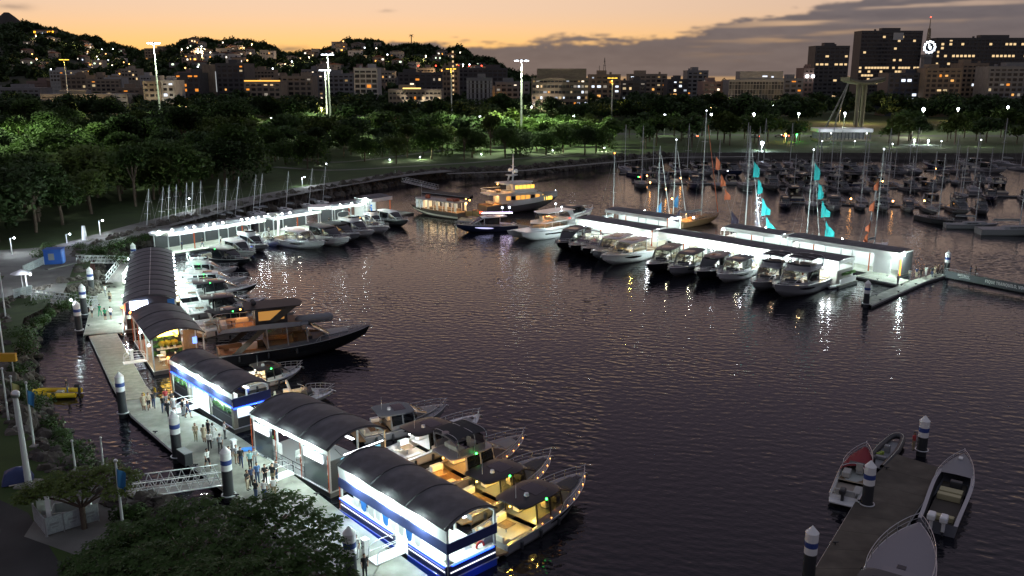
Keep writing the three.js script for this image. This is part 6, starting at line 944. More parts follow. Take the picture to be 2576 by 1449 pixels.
{ // the large two-deck black yacht
  const a = P(548, 905), b = G(932, 822, 2.4), L = Math.hypot(b.x - a.x, b.z - a.z), { t, f } = yacht({ L, B: 5.6, F0: 1.5, F1: 2.7, label: 'large two-deck black yacht with open teak decks and slanting black arches', name: 'superyacht', hull: M.black, deck: M.duskdeck, top: M.grey, roof: 'hard', roofFrom: 0.02, cabin: [0.3, 0.56, 0.7], roofH: 2.5, glass: M.tint, screen: M.glass, liner: std([0.14, 0.09, 0.05], 0.6), floor: M.teak, cabinLamp: [0xffa850, 9], cockpitLamp: [0xffa850, 7], hullGlow: M.glass, railFrom: 0.6, cockpit: 0.3, deckLights: false, cushion: M.wood });
  berth(t, a, b); const y = f.sheer(0.3) + 2.62, w = 2.3;
  part('upper_deck', slab([[0.2, -w], [L * 0.5, -w * 0.9], [L * 0.56, 0], [L * 0.5, w * 0.9], [0.2, w]], 0.14, 0.03).translate(0, y + 0.14, 0), M.teak, t);
  part('upper_rail', [tube([v3(L * 0.22, y + 1, w * 0.95), v3(0.3, y + 1, w * 0.95), v3(0.25, y + 1, -w * 0.95), v3(L * 0.22, y + 1, -w * 0.95)], 0.03, 40, 5), ...Array.from({ length: 12 }, (_, i) => { const u = i / 11, p = u < 0.33 ? v3(lerp(L * 0.22, 0.3, u * 3), y, w * 0.95) : u < 0.67 ? v3(0.28, y, lerp(w, -w, (u - 0.33) * 3) * 0.95) : v3(lerp(0.3, L * 0.22, (u - 0.67) * 3), y, -w * 0.95); return rod(p, v3(p.x, y + 1, p.z), 0.025, 5); })], M.steel, t);
  part('upper_bulwark', grid([0, 0.25, 0.5, 0.75, 1].map((u) => { const x = lerp(0.2, L * 0.5, u); return [v3(x, y - 0.1, w * 1.02), v3(x + 0.4, y + 0.55 - 0.25 * Math.abs(u - 0.6), w * 1.05)]; })), M.midgrey, t); part('upper_bulwark', grid([0, 0.5, 1].map((u) => { const x = lerp(0.2, L * 0.5, u); return [v3(x, y - 0.1, -w * 1.02), v3(x + 0.4, y + 0.4, -w * 1.05)]; })), M.midgrey, t);
  part('upper_cabin', [box(L * 0.2, 1.9, w * 1.3, L * 0.34, y + 1.1, 0)], M.dark, t); part('upper_cabin_window', [box(L * 0.16, 1.1, 0.06, L * 0.34, y + 1.3, w * 0.66), box(L * 0.16, 1.1, 0.06, L * 0.34, y + 1.3, -w * 0.66)], glow(0xffb860, 0.4), t);
  part('sun_roof', slab([[L * 0.18, -w * 0.85], [L * 0.52, -w * 0.8], [L * 0.55, 0], [L * 0.52, w * 0.8], [L * 0.18, w * 0.85]], 0.16, 0.04).translate(0, y + 2.35, 0), std([0.025, 0.024, 0.026], 0.6), t);
  for (const k of [1, -1]) { const a1 = v3(L * 0.06, f.sheer(0.1) - 0.2, k * 2.5), b1 = v3(L * 0.42, y + 2.25, k * w * 0.86), d = b1.clone().sub(a1); part('slanted_arch', grid([[a1, v3(a1.x + 1.1, a1.y, a1.z)], [a1.clone().addScaledVector(d, 0.5), a1.clone().addScaledVector(d, 0.5).add(v3(0.9, 0, 0))], [b1, v3(b1.x + 1.5, b1.y, b1.z)]]), M.black, t); }
  lamp(L * 0.16, y + 2.0, 0, 0xffb060, 13, t, 4); part('deck_lamp', ball(0.1, L * 0.16, y + 2.0, 0, 6), M.lightWarm, t); part('deck_table', [cyl(0.6, 0.6, 0.06, L * 0.1, y + 0.85, 0.2, 16), cyl(0.06, 0.06, 0.7, L * 0.1, y + 0.15, 0.2, 8)], M.wood, t); part('deck_sofa', [rbox(0.7, 0.45, 2.6, 0.9, y + 0.35, 0, 0.06), rbox(1.6, 0.45, 0.7, L * 0.17, y + 0.35, -1.4, 0.06)], M.cream, t);
  part('tender_cover', new THREE.CapsuleGeometry(0.55, 3.6, 4, 10).rotateZ(Math.PI / 2).translate(L * 0.62, y + 0.1, 0.4), M.grey, t); part('radar_dome', [ball(0.34, L * 0.24, y + 2.75, 0.6, 12), ball(0.28, L * 0.24, y + 2.7, -0.6, 12)], M.dark, t);
  part('stern_light_panel', box(1.6, 0.35, 0.06, -0.6, 0.95, 1.9), M.white, t);
}
// yachts behind the long booth (sterns to its lights)
for (const [s, b, o] of [
  [[498, 838], [672, 772], { label: 'long white yacht with dark canopy next to the two-deck black yacht', hull: M.gel, deck: M.gel, top: M.darkcloth, roof: 'soft', nav: M.lightGreen, B: 4.2 }],
  [[470, 792], [668, 748], { label: 'yacht with black soft top and bow rail beside the long white yacht', hull: M.midgrey, deck: M.gel, top: M.black, roof: 'hard', B: 4.0 }],
  [[452, 752], [646, 714], { label: 'black-hulled white-decked yacht with lettering behind the long booth', hull: M.black, deck: M.gel, top: M.black, roof: 'hard', nav: M.lightGreen, B: 3.9 }],
  [[447, 724], [622, 694], { label: 'white yacht with blue tinted windows behind the long booth', hull: M.gel, deck: M.gel, top: M.gel, roof: 'hard', nav: M.lightGreen, B: 3.9, cabinLamp: [0x9ab4ff, 8] }],
  [[443, 694], [596, 668], { label: 'low white yacht nearest to the far row of the long booth', hull: M.gel, deck: M.gel, top: M.gel, roof: 'fly', nav: M.lightGreen, B: 3.8 }],
]) moor(s, b, { cushion: M.white, floor: M.white, ...o });
for (const [s, b, o] of [
  [[485, 818], [640, 782], { label: 'low black sports boat squeezed between the canopied white yachts', hull: M.black, deck: M.gel, top: M.black, roof: 'open', B: 3.2 }],
  [[455, 775], [620, 738], { label: 'white sports boat with a tall radar arch behind the long booth', hull: M.gel, deck: M.gel, roof: 'open', B: 3.3 }],
  [[446, 738], [600, 706], { label: 'white cruiser with grey soft top wedged behind the long booth', hull: M.gel, deck: M.gel, top: M.greycloth, roof: 'soft', B: 3.2 }],
  [[445, 709], [575, 682], { label: 'small white cruiser with black windows behind the long booth', hull: M.gel, deck: M.gel, top: M.gel, roof: 'hard', B: 3.1 }],
]) moor(s, b, { cushion: M.white, floor: M.white, fine: false, ...o });
// ---------- far row ----------
for (const [s, b, o] of [
  [[660, 604], [700, 602], { label: 'small white launch beside the white arch of the far pier', hull: M.gel, roof: 'open' }],
  [[735, 592], [790, 592], { label: 'small cruiser half hidden behind the white express yacht', hull: M.gel, top: M.gel, roof: 'hard' }],
  [[870, 562], [925, 562], { label: 'small grey cruiser under the round canopy of the far pier', hull: M.midgrey, top: M.dark, roof: 'hard' }],
  [[580, 622], [640, 626], { label: 'white bow-rider between two taller cruisers of the far row', hull: M.gel, roof: 'open' }],
  [[915, 556], [965, 558], { label: 'white cruiser beside the kiosk of the far pier', hull: M.gel, top: M.gel, roof: 'fly' }],
]) moor(s, b, { fine: false, sunroof: false, ...o });
for (const [s, b, o] of [
  [[518, 650], [628, 652], { label: 'black yacht with a green bow light in the far row', hull: M.black, deck: M.black, top: M.black, roof: 'hard', nav: M.lightGreen }],
  [[560, 628], [640, 634], { label: 'white yacht with open hardtop in the far row', hull: M.gel, top: M.gel, roof: 'hard' }],
  [[596, 612], [672, 616], { label: 'grey yacht with a blue flank panel in the far row', hull: M.midgrey, top: M.gel, roof: 'fly', hullGlow: glow([0.03, 0.1, 1], 2.5) }],
  [[700, 606], [818, 612], { label: 'white express yacht showing its whole side in the far row', hull: M.gel, top: M.gel, roof: 'hard', B: 4.4, underLamp: M.lightBlue, glass: M.tint, cabinLamp: [0xfff0e0, 7] }],
  [[765, 596], [880, 606], { label: 'white yacht with warm lit cockpit behind the white express yacht', hull: M.gel, top: M.dark, roof: 'soft', cockpitLamp: [0xffb860, 22] }],
  [[806, 586], [905, 592], { label: 'dark yacht with black canopy in the far row', hull: M.midgrey, top: M.darkcloth, roof: 'soft', cabinLamp: [0xffb860, 8] }],
  [[846, 578], [940, 584], { label: 'grey cuddy yacht with radar arch in the far row', hull: M.gel, top: M.midgrey, roof: 'fly' }],
  [[890, 568], [978, 574], { label: 'white open yacht before the white kiosk', hull: M.gel, roof: 'open', cockpitLamp: [0xffb860, 10] }],
  [[945, 552], [1026, 556], { label: 'dark workboat with white wheelhouse at the end of the far row', hull: M.dark, deck: M.grey, top: M.white, roof: 'hard' }],
  [[620, 604], [668, 598], { label: 'small white cruiser tucked behind the grey yacht', hull: M.gel, top: M.gel, roof: 'hard' }],
  [[545, 640], [600, 644], { label: 'small black-topped cruiser beside the black yacht', hull: M.gel, top: M.black, roof: 'hard' }],
]) moor(s, b, { fine: false, sunroof: false, ...o });
// ---------- row at the long white-lit pier ----------
for (const [s, b, o] of [
  [[2058, 708], [1946, 735], { label: 'largest grey flybridge yacht at the end of the lit pier row', hull: M.midgrey, deck: M.midgrey, top: M.midgrey, roof: 'fly', bimini: true, B: 5.2, F1: 2.8, roofH: 2.2, screen: M.tint, cabinLamp: [0xffd8a0, 8] }],
  [[1978, 694], [1892, 718], { label: 'grey-hulled flybridge yacht next to the largest grey yacht', hull: M.midgrey, deck: M.midgrey, top: M.midgrey, roof: 'fly', bimini: true, B: 4.6, screen: M.tint, cabinLamp: [0xffc8a0, 6] }],
  [[1888, 676], [1806, 696], { label: 'white yacht with navy flank in the lit pier row', hull: M.gel, stripe: M.navy, deck: M.gel, top: M.dark, roof: 'hard', B: 4.2, screen: M.tint, cabinLamp: [0xfff0d0, 6] }],
  [[1830, 668], [1750, 690], { label: 'black-hulled yacht with steel rails in the lit pier row', hull: M.black, deck: M.midgrey, top: M.black, roof: 'hard', B: 4.1 }],
  [[1768, 660], [1682, 682], { label: 'grey yacht with cream lit cabin in the lit pier row', hull: M.midgrey, deck: M.midgrey, top: M.dark, roof: 'hard', B: 4.1, screen: M.tint, glass: M.tint, cabinLamp: [0xfff0c8, 12] }],
  [[1712, 650], [1626, 676], { label: 'dark yacht with a white floodlit stem in the lit pier row', hull: M.black, deck: M.midgrey, top: M.black, roof: 'hard', B: 4.0, screen: M.tint, glass: M.tint, cabinLamp: [0xfff0c8, 8] }],
  [[1640, 634], [1512, 654], { label: 'long white yacht with yellow lit side windows in the lit pier row', hull: M.gel, deck: M.gel, top: M.midgrey, roof: 'hard', B: 4.6, glass: M.tint, cabinLamp: [0xffc850, 22] }],
  [[1590, 622], [1488, 642], { label: 'grey yacht with warm lit roof hatches in the lit pier row', hull: M.midgrey, deck: M.midgrey, top: M.midgrey, roof: 'hard', glass: M.tint, screen: M.tint, cabinLamp: [0xffb060, 14] }],
  [[1550, 614], [1464, 634], { label: 'dark open yacht with red bow light in the lit pier row', hull: M.black, deck: M.midgrey, roof: 'open', nav: M.lightRed }],
  [[1512, 606], [1434, 628], { label: 'small black runabout with blue deck lights', hull: M.black, deck: M.midgrey, roof: 'open', underLamp: M.lightBlue }],
  [[1470, 600], [1400, 618], { label: 'black wake boat with a white bow light at the start of the lit pier row', hull: M.black, deck: M.black, top: M.dark, roof: 'hard', underLamp: M.lightBlue }],
]) moor(s, b, { fine: false, ...o });
// ---------- vessels in the middle of the harbour ----------
{ // three-deck motor yacht
  const a = G(1212, 534, 0.3), b = G(1402, 519, 0.3), L = a.distanceTo(b), B = 6.2, f = hullForm(L, B, 2.1, 3.7), t = thing('superyacht', 'three-deck grey yacht with warm lit aft decks and mast with domes', 'yacht'); berth(t, a, b);
  const lo = std([0.1, 0.105, 0.115], 0.4), up = std([0.42, 0.43, 0.45], 0.4);
  part('hull', [f.skin, f.transom], lo, t); part('main_deck', deckSurface(f, 0.005, 0.998), M.teak, t); part('bulwark', [1, -1].map((k) => grid(Array.from({ length: 12 }, (_, i) => { const s = lerp(0.25, 0.99, i / 11); return [v3(s * L, f.sheer(s) - 0.6, k * f.hb(s) * 1.01), v3(s * L, f.sheer(s) + 0.7 * smooth(0.25, 0.4, s), k * f.hb(s) * 1.01)]; })))[0], up, t);
  part('bulwark', grid(Array.from({ length: 12 }, (_, i) => { const s = lerp(0.25, 0.99, i / 11); return [v3(s * L, f.sheer(s) - 0.6, -f.hb(s) * 1.01), v3(s * L, f.sheer(s) + 0.7 * smooth(0.25, 0.4, s), -f.hb(s) * 1.01)]; })), up, t);
  const y1 = f.sheer(0.3), house = (n, x0, x1, w, y, h, rake) => part(n, grid([[v3(x0, y, -w), v3(x0, y, w), v3(x1, y, w * 0.8), v3(x1 + 0.4, y, 0), v3(x1, y, -w * 0.8), v3(x0, y, -w)], [v3(x0, y + h, -w * 0.95), v3(x0, y + h, w * 0.95), v3(x1 - rake, y + h, w * 0.76), v3(x1 + 0.3 - rake, y + h, 0), v3(x1 - rake, y + h, -w * 0.76), v3(x0, y + h, -w * 0.95)]]), up, t);
  house('main_house', L * 0.2, L * 0.78, 2.5, y1, 2.35, 1.2); house('upper_house', L * 0.36, L * 0.66, 2.1, y1 + 2.6, 2.2, 1.4);
  const plate = (n, x0, x1, w, y, m = up) => part(n, slab([[x0, -w * 0.9], [x0 + 0.6, -w], [x1 - 2, -w * 0.9], [x1, 0], [x1 - 2, w * 0.9], [x0 + 0.6, w], [x0, w * 0.9]], 0.28, 0.06).translate(0, y, 0), m, t);
  plate('upper_deck', L * 0.04, L * 0.72, 2.95, y1 + 2.62); plate('sun_deck', L * 0.22, L * 0.66, 2.6, y1 + 5.05); plate('arch_roof', L * 0.34, L * 0.46, 1.5, y1 + 6.9);
  for (const k of [1, -1]) { for (let i = 0; i < 7; i++) part('window', box(1.15, 1.0, 0.06, L * 0.28 + i * 1.42, y1 + 1.35, k * (2.5 - i * 0.055)), i === 1 || i === 5 ? M.glass : glow(0xffb050, 1.1), t); for (let i = 0; i < 5; i++) part('window', box(0.95, 0.9, 0.06, L * 0.4 + i * 1.15, y1 + 3.9, k * (2.07 - i * 0.05)), glow(0xffc050, 1.8), t); for (let i = 0; i < 4; i++) part('window', box(0.75, 0.85, 0.08, L * 0.74 + i * 0.85, f.sheer(0.8) - 0.2, k * (f.hb(0.76 + i * 0.03) + 0.02)), glow(0xffcf50, 2.2), t); }
  part('arch', [rod(v3(L * 0.36, y1 + 5, 1.2), v3(L * 0.38, y1 + 6.9, 1.0), 0.22), rod(v3(L * 0.36, y1 + 5, -1.2), v3(L * 0.38, y1 + 6.9, -1.0), 0.22)], up, t); part('mast', [cyl(0.3, 0.08, 5, L * 0.4, y1 + 7, 0, 8), box(0.1, 0.1, 2.2, L * 0.4, y1 + 9, 0)], M.white, t); for (const k of [1, -1]) part('radar_dome', ball(0.55, L * 0.4, y1 + 7.9, k * 1.5, 12), M.white, t);
  part('aft_rail', [tube([v3(L * 0.3, y1 + 3.6, 2.8), v3(L * 0.06, y1 + 3.6, 2.7), v3(L * 0.05, y1 + 3.6, -2.7), v3(L * 0.3, y1 + 3.6, -2.8)], 0.04, 30, 5), ...Array.from({ length: 14 }, (_, i) => rod(v3(L * 0.055, y1 + 2.6, -2.6 + i * 0.4), v3(L * 0.055, y1 + 3.6, -2.6 + i * 0.4), 0.025, 4))], M.white, t);
  part('deck_sofa', [rbox(1, 0.5, 3.6, L * 0.12, y1 + 2.95, 0, 0.1), rbox(1, 0.5, 3, L * 0.1, y1 + 0.35, 0, 0.1)], M.cream, t); part('deck_table', cyl(0.8, 0.8, 0.7, L * 0.2, y1 + 2.7, 0, 14), M.wood, t);
  for (const [x, y, k] of [[0.14, 2.3, 60], [0.2, 4.7, 85], [0.4, 6.7, 60]]) { lamp(L * x, y1 + y, 0, 0xffb468, k, t, 5); part('deck_lamp', ball(0.14, L * x, y1 + y, 0, 8), M.lightWarm, t); }
  part('swim_platform', box(1.8, 0.2, 4.6, -0.8, 0.6, 0), M.teak, t); part('anchor_light', ball(0.12, L * 0.97, f.sheer(0.97) + 0.9, 0, 6), M.lightSoft, t);
}
{ // wooden excursion boat
  const a = G(1164, 549, 0.2), b = G(1034, 526, 0.8), L = a.distanceTo(b), B = 4.4, f = hullForm(L, B, 1.5, 2.2), t = thing('excursion_boat', 'wooden passenger boat with white curtained saloon and flat roof', 'boat'); berth(t, a, b);
  part('hull', [f.skin, f.transom], std([0.1, 0.08, 0.06], 0.6, 0, { map: grain }), t); part('white_band', f.patch(0, 0.99, 0.55, 0.8, 1, 18), M.cream, t); part('white_band', f.patch(0, 0.99, 0.55, 0.8, -1, 18), M.cream, t); part('deck', deckSurface(f, 0.005, 0.998), M.teak, t);
  part('roof', slab([[0.2, -1.9], [L * 0.8, -1.9], [L * 0.9, 0], [L * 0.8, 1.9], [0.2, 1.9]], 0.18, 0.05).translate(0, 4.05, 0), M.grey, t); part('ceiling_light', box(L * 0.6, 0.05, 0.3, L * 0.42, 3.82, 0), glow(0xffe2b0, 3), t); panelLight(L * 0.6, 1.4, 0xffdca8, 7, L * 0.42, 3.78, 0, t);
  for (const k of [1, -1]) for (let i = 0; i < 9; i++) { const x = 0.5 + i * L * 0.085; part('post', box(0.1, 2.3, 0.1, x, 2.75, k * 1.85), M.white, t); if (i % 2 === 0) part('curtain', box(0.5, 2.0, 0.06, x + 0.35, 2.8, k * 1.83), M.cream, t); }
  part('bow_house', box(L * 0.14, 2.1, 3.2, L * 0.74, 2.8, 0), M.white, t); for (const k of [1, -1]) part('window', box(0.7, 0.7, 0.05, L * 0.74, 3.1, k * 1.63), M.glass, t); part('bench', [box(L * 0.5, 0.4, 0.5, L * 0.35, 2.0, 1.2), box(L * 0.5, 0.4, 0.5, L * 0.35, 2.0, -1.2)], M.wood, t);
  part('stern_light', ball(0.16, 0.2, 3.6, 1.6, 8), M.lightWarm, t); lamp(0.2, 3.6, 1.6, 0xffc070, 40, t, 4); part('roof_rack', [box(2.6, 0.6, 1.8, L * 0.18, 4.4, 0), ball(0.7, L * 0.66, 4.4, 0, 10).scale(1, 1, 1)], std([0.2, 0.05, 0.03], 0.8), t); part('flag_staff', cyl(0.04, 0.03, 3.6, L * 0.78, 4, 0, 5), M.pole, t);
}
{ // power catamaran
  const a = G(1424, 581, 0.3), b = G(1298, 603, 0.3), L = a.distanceTo(b) * 1.04, t = thing('catamaran', 'white power catamaran with orange lit flybridge', 'catamaran'); berth(t, a, b); const f = hullForm(L, 2.1, 1.6, 2.0);
  for (const k of [1, -1]) { const g = f.skin.clone().translate(0, 0, k * 2.15); part('hull', [g, f.transom.clone().translate(0, 0, k * 2.15)], M.gel, t); part('hull_deck', deckSurface(f, 0.005, 0.998).translate(0, 0, k * 2.15), M.gel, t); part('hull_window', f.patch(0.2, 0.62, 0.3, 0.48, k).translate(0, 0, k * 2.15), M.glass, t); }
  part('bridge_deck', box(L * 0.82, 0.5, 3.6, L * 0.42, 1.5, 0), M.gel, t); part('foredeck', slab([[L * 0.6, -2.2], [L * 0.9, -1.9], [L * 0.93, 0], [L * 0.9, 1.9], [L * 0.6, 2.2]], 0.12).translate(0, 1.98, 0), M.gel, t);
  part('saloon_wall', grid([[v3(L * 0.1, 1.7, -2.3), v3(L * 0.1, 1.7, 2.3), v3(L * 0.6, 1.8, 2.2), v3(L * 0.7, 1.8, 0), v3(L * 0.6, 1.8, -2.2), v3(L * 0.1, 1.7, -2.3)], [v3(L * 0.1, 2.2, -2.3), v3(L * 0.1, 2.2, 2.3), v3(L * 0.58, 2.25, 2.15), v3(L * 0.68, 2.25, 0), v3(L * 0.58, 2.25, -2.15), v3(L * 0.1, 2.2, -2.3)]]), M.gel, t);
  for (const k of [1, -1]) for (let i = 0; i < 3; i++) part('saloon_window', grid([[v3(L * (0.14 + i * 0.15), 2.2, k * 2.28), v3(L * (0.27 + i * 0.15), 2.2, k * 2.26)], [v3(L * (0.13 + i * 0.15), 3.1, k * 2.08), v3(L * (0.26 + i * 0.145), 3.1, k * 2.06)]]), M.tint, t); part('windscreen', grid([[v3(L * 0.58, 2.25, 2.15), v3(L * 0.68, 2.25, 0), v3(L * 0.58, 2.25, -2.15)], [v3(L * 0.54, 3.15, 1.95), v3(L * 0.6, 3.15, 0), v3(L * 0.54, 3.15, -1.95)]]), M.tint, t);
  part('saloon_roof', slab([[-0.2, -2.4], [L * 0.55, -2.3], [L * 0.7, 0], [L * 0.55, 2.3], [-0.2, 2.4]], 0.22, 0.06).translate(0, 3.35, 0), M.gel, t);
  for (const k of [1, -1]) part('stern_arch', grid([[v3(0, 1.7, k * 2.35), v3(L * 0.16, 1.7, k * 2.35)], [v3(-0.3, 3.4, k * 2.35), v3(L * 0.05, 3.4, k * 2.35)], [v3(L * 0.03, 5.3, k * 2.1), v3(L * 0.14, 5.3, k * 2.1)]]), M.gel, t);
  part('flybridge_screen', grid([[v3(L * 0.14, 3.35, 2.1), v3(L * 0.48, 3.35, 2), v3(L * 0.54, 3.35, 0), v3(L * 0.48, 3.35, -2), v3(L * 0.14, 3.35, -2.1)], [v3(L * 0.14, 5.1, 2.05), v3(L * 0.5, 5.1, 1.95), v3(L * 0.57, 5.1, 0), v3(L * 0.5, 5.1, -1.95), v3(L * 0.14, 5.1, -2.05)]]), M.clear, t); part('flybridge_roof', slab([[-0.2, -2.2], [L * 0.5, -2.1], [L * 0.57, 0], [L * 0.5, 2.1], [-0.2, 2.2]], 0.16, 0.05).translate(0, 5.3, 0), M.gel, t);
  part('flybridge_sofa', [rbox(1.6, 0.6, 3, L * 0.3, 3.7, 0, 0.1), rbox(0.7, 1, 0.8, L * 0.45, 3.8, 0.6, 0.1)], M.cream, t);
  lamp(L * 0.35, 4.9, 0, 0xff9a50, 34, t, 4); part('cabin_light', ball(0.14, L * 0.35, 4.9, 0, 6), M.lightWarm, t); lamp(L * 0.35, 3.0, 0, 0xffa860, 14, t, 4); part('cabin_light', ball(0.1, L * 0.35, 3.0, 0, 6), M.lightWarm, t); for (const [x, y] of [[0.1, 5.7], [0.22, 6.6]]) part('mast_light', ball(0.16, L * x, y, 0, 8), M.lightWhite, t); part('mast', cyl(0.06, 0.04, 1.4, L * 0.22, 5.3, 0, 6), M.white, t); part('nav_light', ball(0.12, L * 0.1, 3.6, -2.4, 6), M.lightRed, t);
}
moor([1296, 572], [1180, 566], { L: 14, label: 'navy motor yacht with a violet light bar on its roof', hull: M.navy, deck: M.midgrey, top: M.gel, roof: 'hard', hullGlow: glow([0.6, 0.6, 1], 1.2), underLamp: M.lightBlue, B: 3.8, fine: false });
{ const p = G(1250, 569, 0), t = thing('light_bar', 'violet glowing light bar on the roof of the navy motor yacht', 'light', p.x, 3.05, p.z, 0.05); part('violet_light', box(7, 0.26, 0.25), M.lightViolet, t); part('red_light', box(0.7, 0.3, 0.26, -3.6, 0.1, 0), M.lightRed, t); panelLight(7, 0.3, 0xc0a0ff, 30, 0, 0, 0.25, t, 0, 0); for (const x of [1.2, 2.8]) part('spot_light', ball(0.2, x, 1.2, 0, 8), M.lightWhite, t); part('bracket', [cyl(0.05, 0.05, 1.2, 1.2, 0, 0, 5), cyl(0.05, 0.05, 1.2, 2.8, 0, 0, 5)], M.steel, t); }
moor([1392, 566], [1490, 536], { label: 'slab-sided pale yacht with dark roof moored behind the catamaran', hull: M.gel, deck: M.gel, top: M.dark, roof: 'hard', F0: 2.2, F1: 3.0, B: 4.8, roofH: 1.8, fine: false });
{ // pontoon barrier with posts and warm lamp by the excursion boat
  const p = G(1172, 540, DECK), t = thing('pontoon_lamp', 'warm lamp cluster on a dark post behind the excursion boat', 'lamp', p.x, DECK, p.z); part('post', cyl(0.3, 0.3, 3.4, 0, 0, 0, 10), M.pileblack, t); part('bulb', ball(0.165, 0, 3.8, 0, 8), M.lightWarm, t); part('bulb', ball(0.2, 0.9, 3.5, 0, 8), M.lightWarm, t); lamp(0, 3.8, 0, 0xffb050, 60, t, 6);
  const q = G(1185, 545, DECK), s = thing('barrier_wall', 'low yellowish lattice barrier on the pontoon beside the lamp cluster', 'barrier', q.x, DECK, q.z, -0.06); part('panel', box(9, 1.2, 0.1, 3, 0.7, 0), std([0.4, 0.32, 0.12], 0.8, 0, { map: grain }), s); for (let i = 0; i < 6; i++) part('post', box(0.1, 1.4, 0.14, -1.4 + i * 1.76, 0.7, 0.02), M.dark, s);
}

// ---------- sailing boats behind the lit pier ----------
const away = v3(0.77, 0, -0.635);
function sailAt(base, topPx, o) {   // base pixel of the mast foot (deck height 1.3)
  const m = G(base[0], base[1], 1.3), top = at(topPx[0], topPx[1], m.z), mastH = top.y - 1.1, L = o.L ?? clamp(mastH * 0.62, 9, 15), s = sailboat({ L, mastH, ...o }); const dir = o.dir ?? away, st = m.clone().addScaledVector(dir, -L * 0.56); berth(s.t, st, st.clone().add(dir)); s.top = top; return s;
}
sailAt([1541, 556], [1543, 385], { label: 'sloop with an orange masthead lamp behind the start of the lit pier', top: M.lightOrange, mastMat: M.mast, jib: null });
sailAt([1653, 554], [1657, 366], { label: 'sloop with a pale furled jib before the dark moored rows', mastMat: M.mast, jib: M.fabric });
sailAt([1692, 556], [1701, 353], { label: 'sloop with a white masthead lamp and pale furled jib', top: M.lightSoft, mastMat: M.mast, jib: M.fabric });
const tall = sailAt([1763, 548], [1772, 284], { label: 'tallest ketch with rust-coloured furled jib and lit wooden deckhouse', top: M.lightSoft, mastMat: M.mast, jib: M.rust, hull: std([0.2, 0.12, 0.06], 0.5), deck: M.teak, bimini: M.greycloth, lamp: [0xffb458, 60], L: 15 });
const s5 = sailAt([1873, 588], [1884, 346], { label: 'cruising sailboat with white hardtop and teal pennants', mastMat: M.mast, jib: M.fabric, bimini: M.white, lamp: [0xfff2dc, 30] });
const s6 = sailAt([2028, 606], [2042, 378], { label: 'cruising sailboat with a masthead lamp and teal pennants', top: M.lightSoft, mastMat: M.mast, jib: M.fabric, bimini: M.white, lamp: [0xfff8f0, 30] });
const s7 = sailAt([2199, 618], [2221, 377], { label: 'sailboat with red and white pennants behind the end of the second covered pier', top: M.lightSoft, mastMat: M.mast, bimini: null });
const fl = (a, b, z) => [at(a[0], a[1], z), at(b[0], b[1], z)];
{
  let [a, b] = fl([1795, 385], [1850, 580], tall.top.z + 3); flagLine(a, b, [[0.9, M.rust, 2], [0.68, M.rust, 1.9], [0.5, M.rust, 1.8], [0.2, M.flagdark, 2.4]], 'string of rust-coloured pennants beside the tallest ketch');
  [a, b] = fl([1890, 395], [1934, 590], s5.top.z + 4); flagLine(a, b, [[0.88, M.teal, 2.2], [0.66, M.teal, 2.1], [0.4, M.teal, 2.4], [0.16, M.teal, 2.3]], 'string of teal pennants on the sailboat with white hardtop');
  [a, b] = fl([2045, 405], [2082, 600], s6.top.z + 4); flagLine(a, b, [[0.9, M.teal, 2.2], [0.65, M.teal, 2.1], [0.42, M.teal, 2.2], [0.16, M.teal, 2.2]], 'string of teal pennants on the sailboat with the masthead lamp');
  [a, b] = fl([2212, 450], [2180, 610], s7.top.z + 3); flagLine(a, b, [[0.95, M.rust, 1.6], [0.8, M.flagwhite, 1.8], [0.64, M.rust, 1.8], [0.5, M.flagwhite, 1.8], [0.3, M.rust, 1.6], [0.1, M.rust, 2]], 'string of red and white pennants behind the second covered pier', v3(-0.8, 0, 0.3));
  [a, b] = fl([1660, 500], [1672, 560], -196); flagLine(a, b, [[0.7, M.flagblue, 2], [0.2, M.flagdark, 2]], 'pair of blue pennants on the first pale-jib sloop', v3(-1, 0, 0.2));
  [a, b] = fl([1704, 480], [1712, 560], -194); flagLine(a, b, [[0.75, M.flagblue, 2], [0.3, M.flagdark, 2.2]], 'pair of blue pennants on the sloop with white masthead lamp', v3(-1, 0, 0.2));
}
// small sailboats behind the far covered pier
{
  const proto = sailboat({ L: 8, mastH: 9.5, name: 'small_sailboat', label: 'small sailboat with bare mast behind the far covered pier', group: 'small sailboats behind the far pier', mastMat: M.mast, rail: false, mastR: 0.09 }).t; let first = true;
  for (const [px, py] of [[408, 606], [442, 598], [462, 592], [480, 588], [505, 584], [520, 580], [542, 576], [586, 570], [604, 566], [630, 560], [675, 552], [690, 549], [758, 540], [815, 530], [850, 522]]) { const p = G(px, py, 0), d = v3(-0.8, 0, -0.6), o = first ? proto : copyOf(proto, 0, 0, 0, 0); first = false; const st = p.clone().addScaledVector(d, 1.5); berth(o, st, st.clone().add(d)); o.rotation.order = 'YXZ'; o.rotation.x = rr(0.12, 0.2); }
}
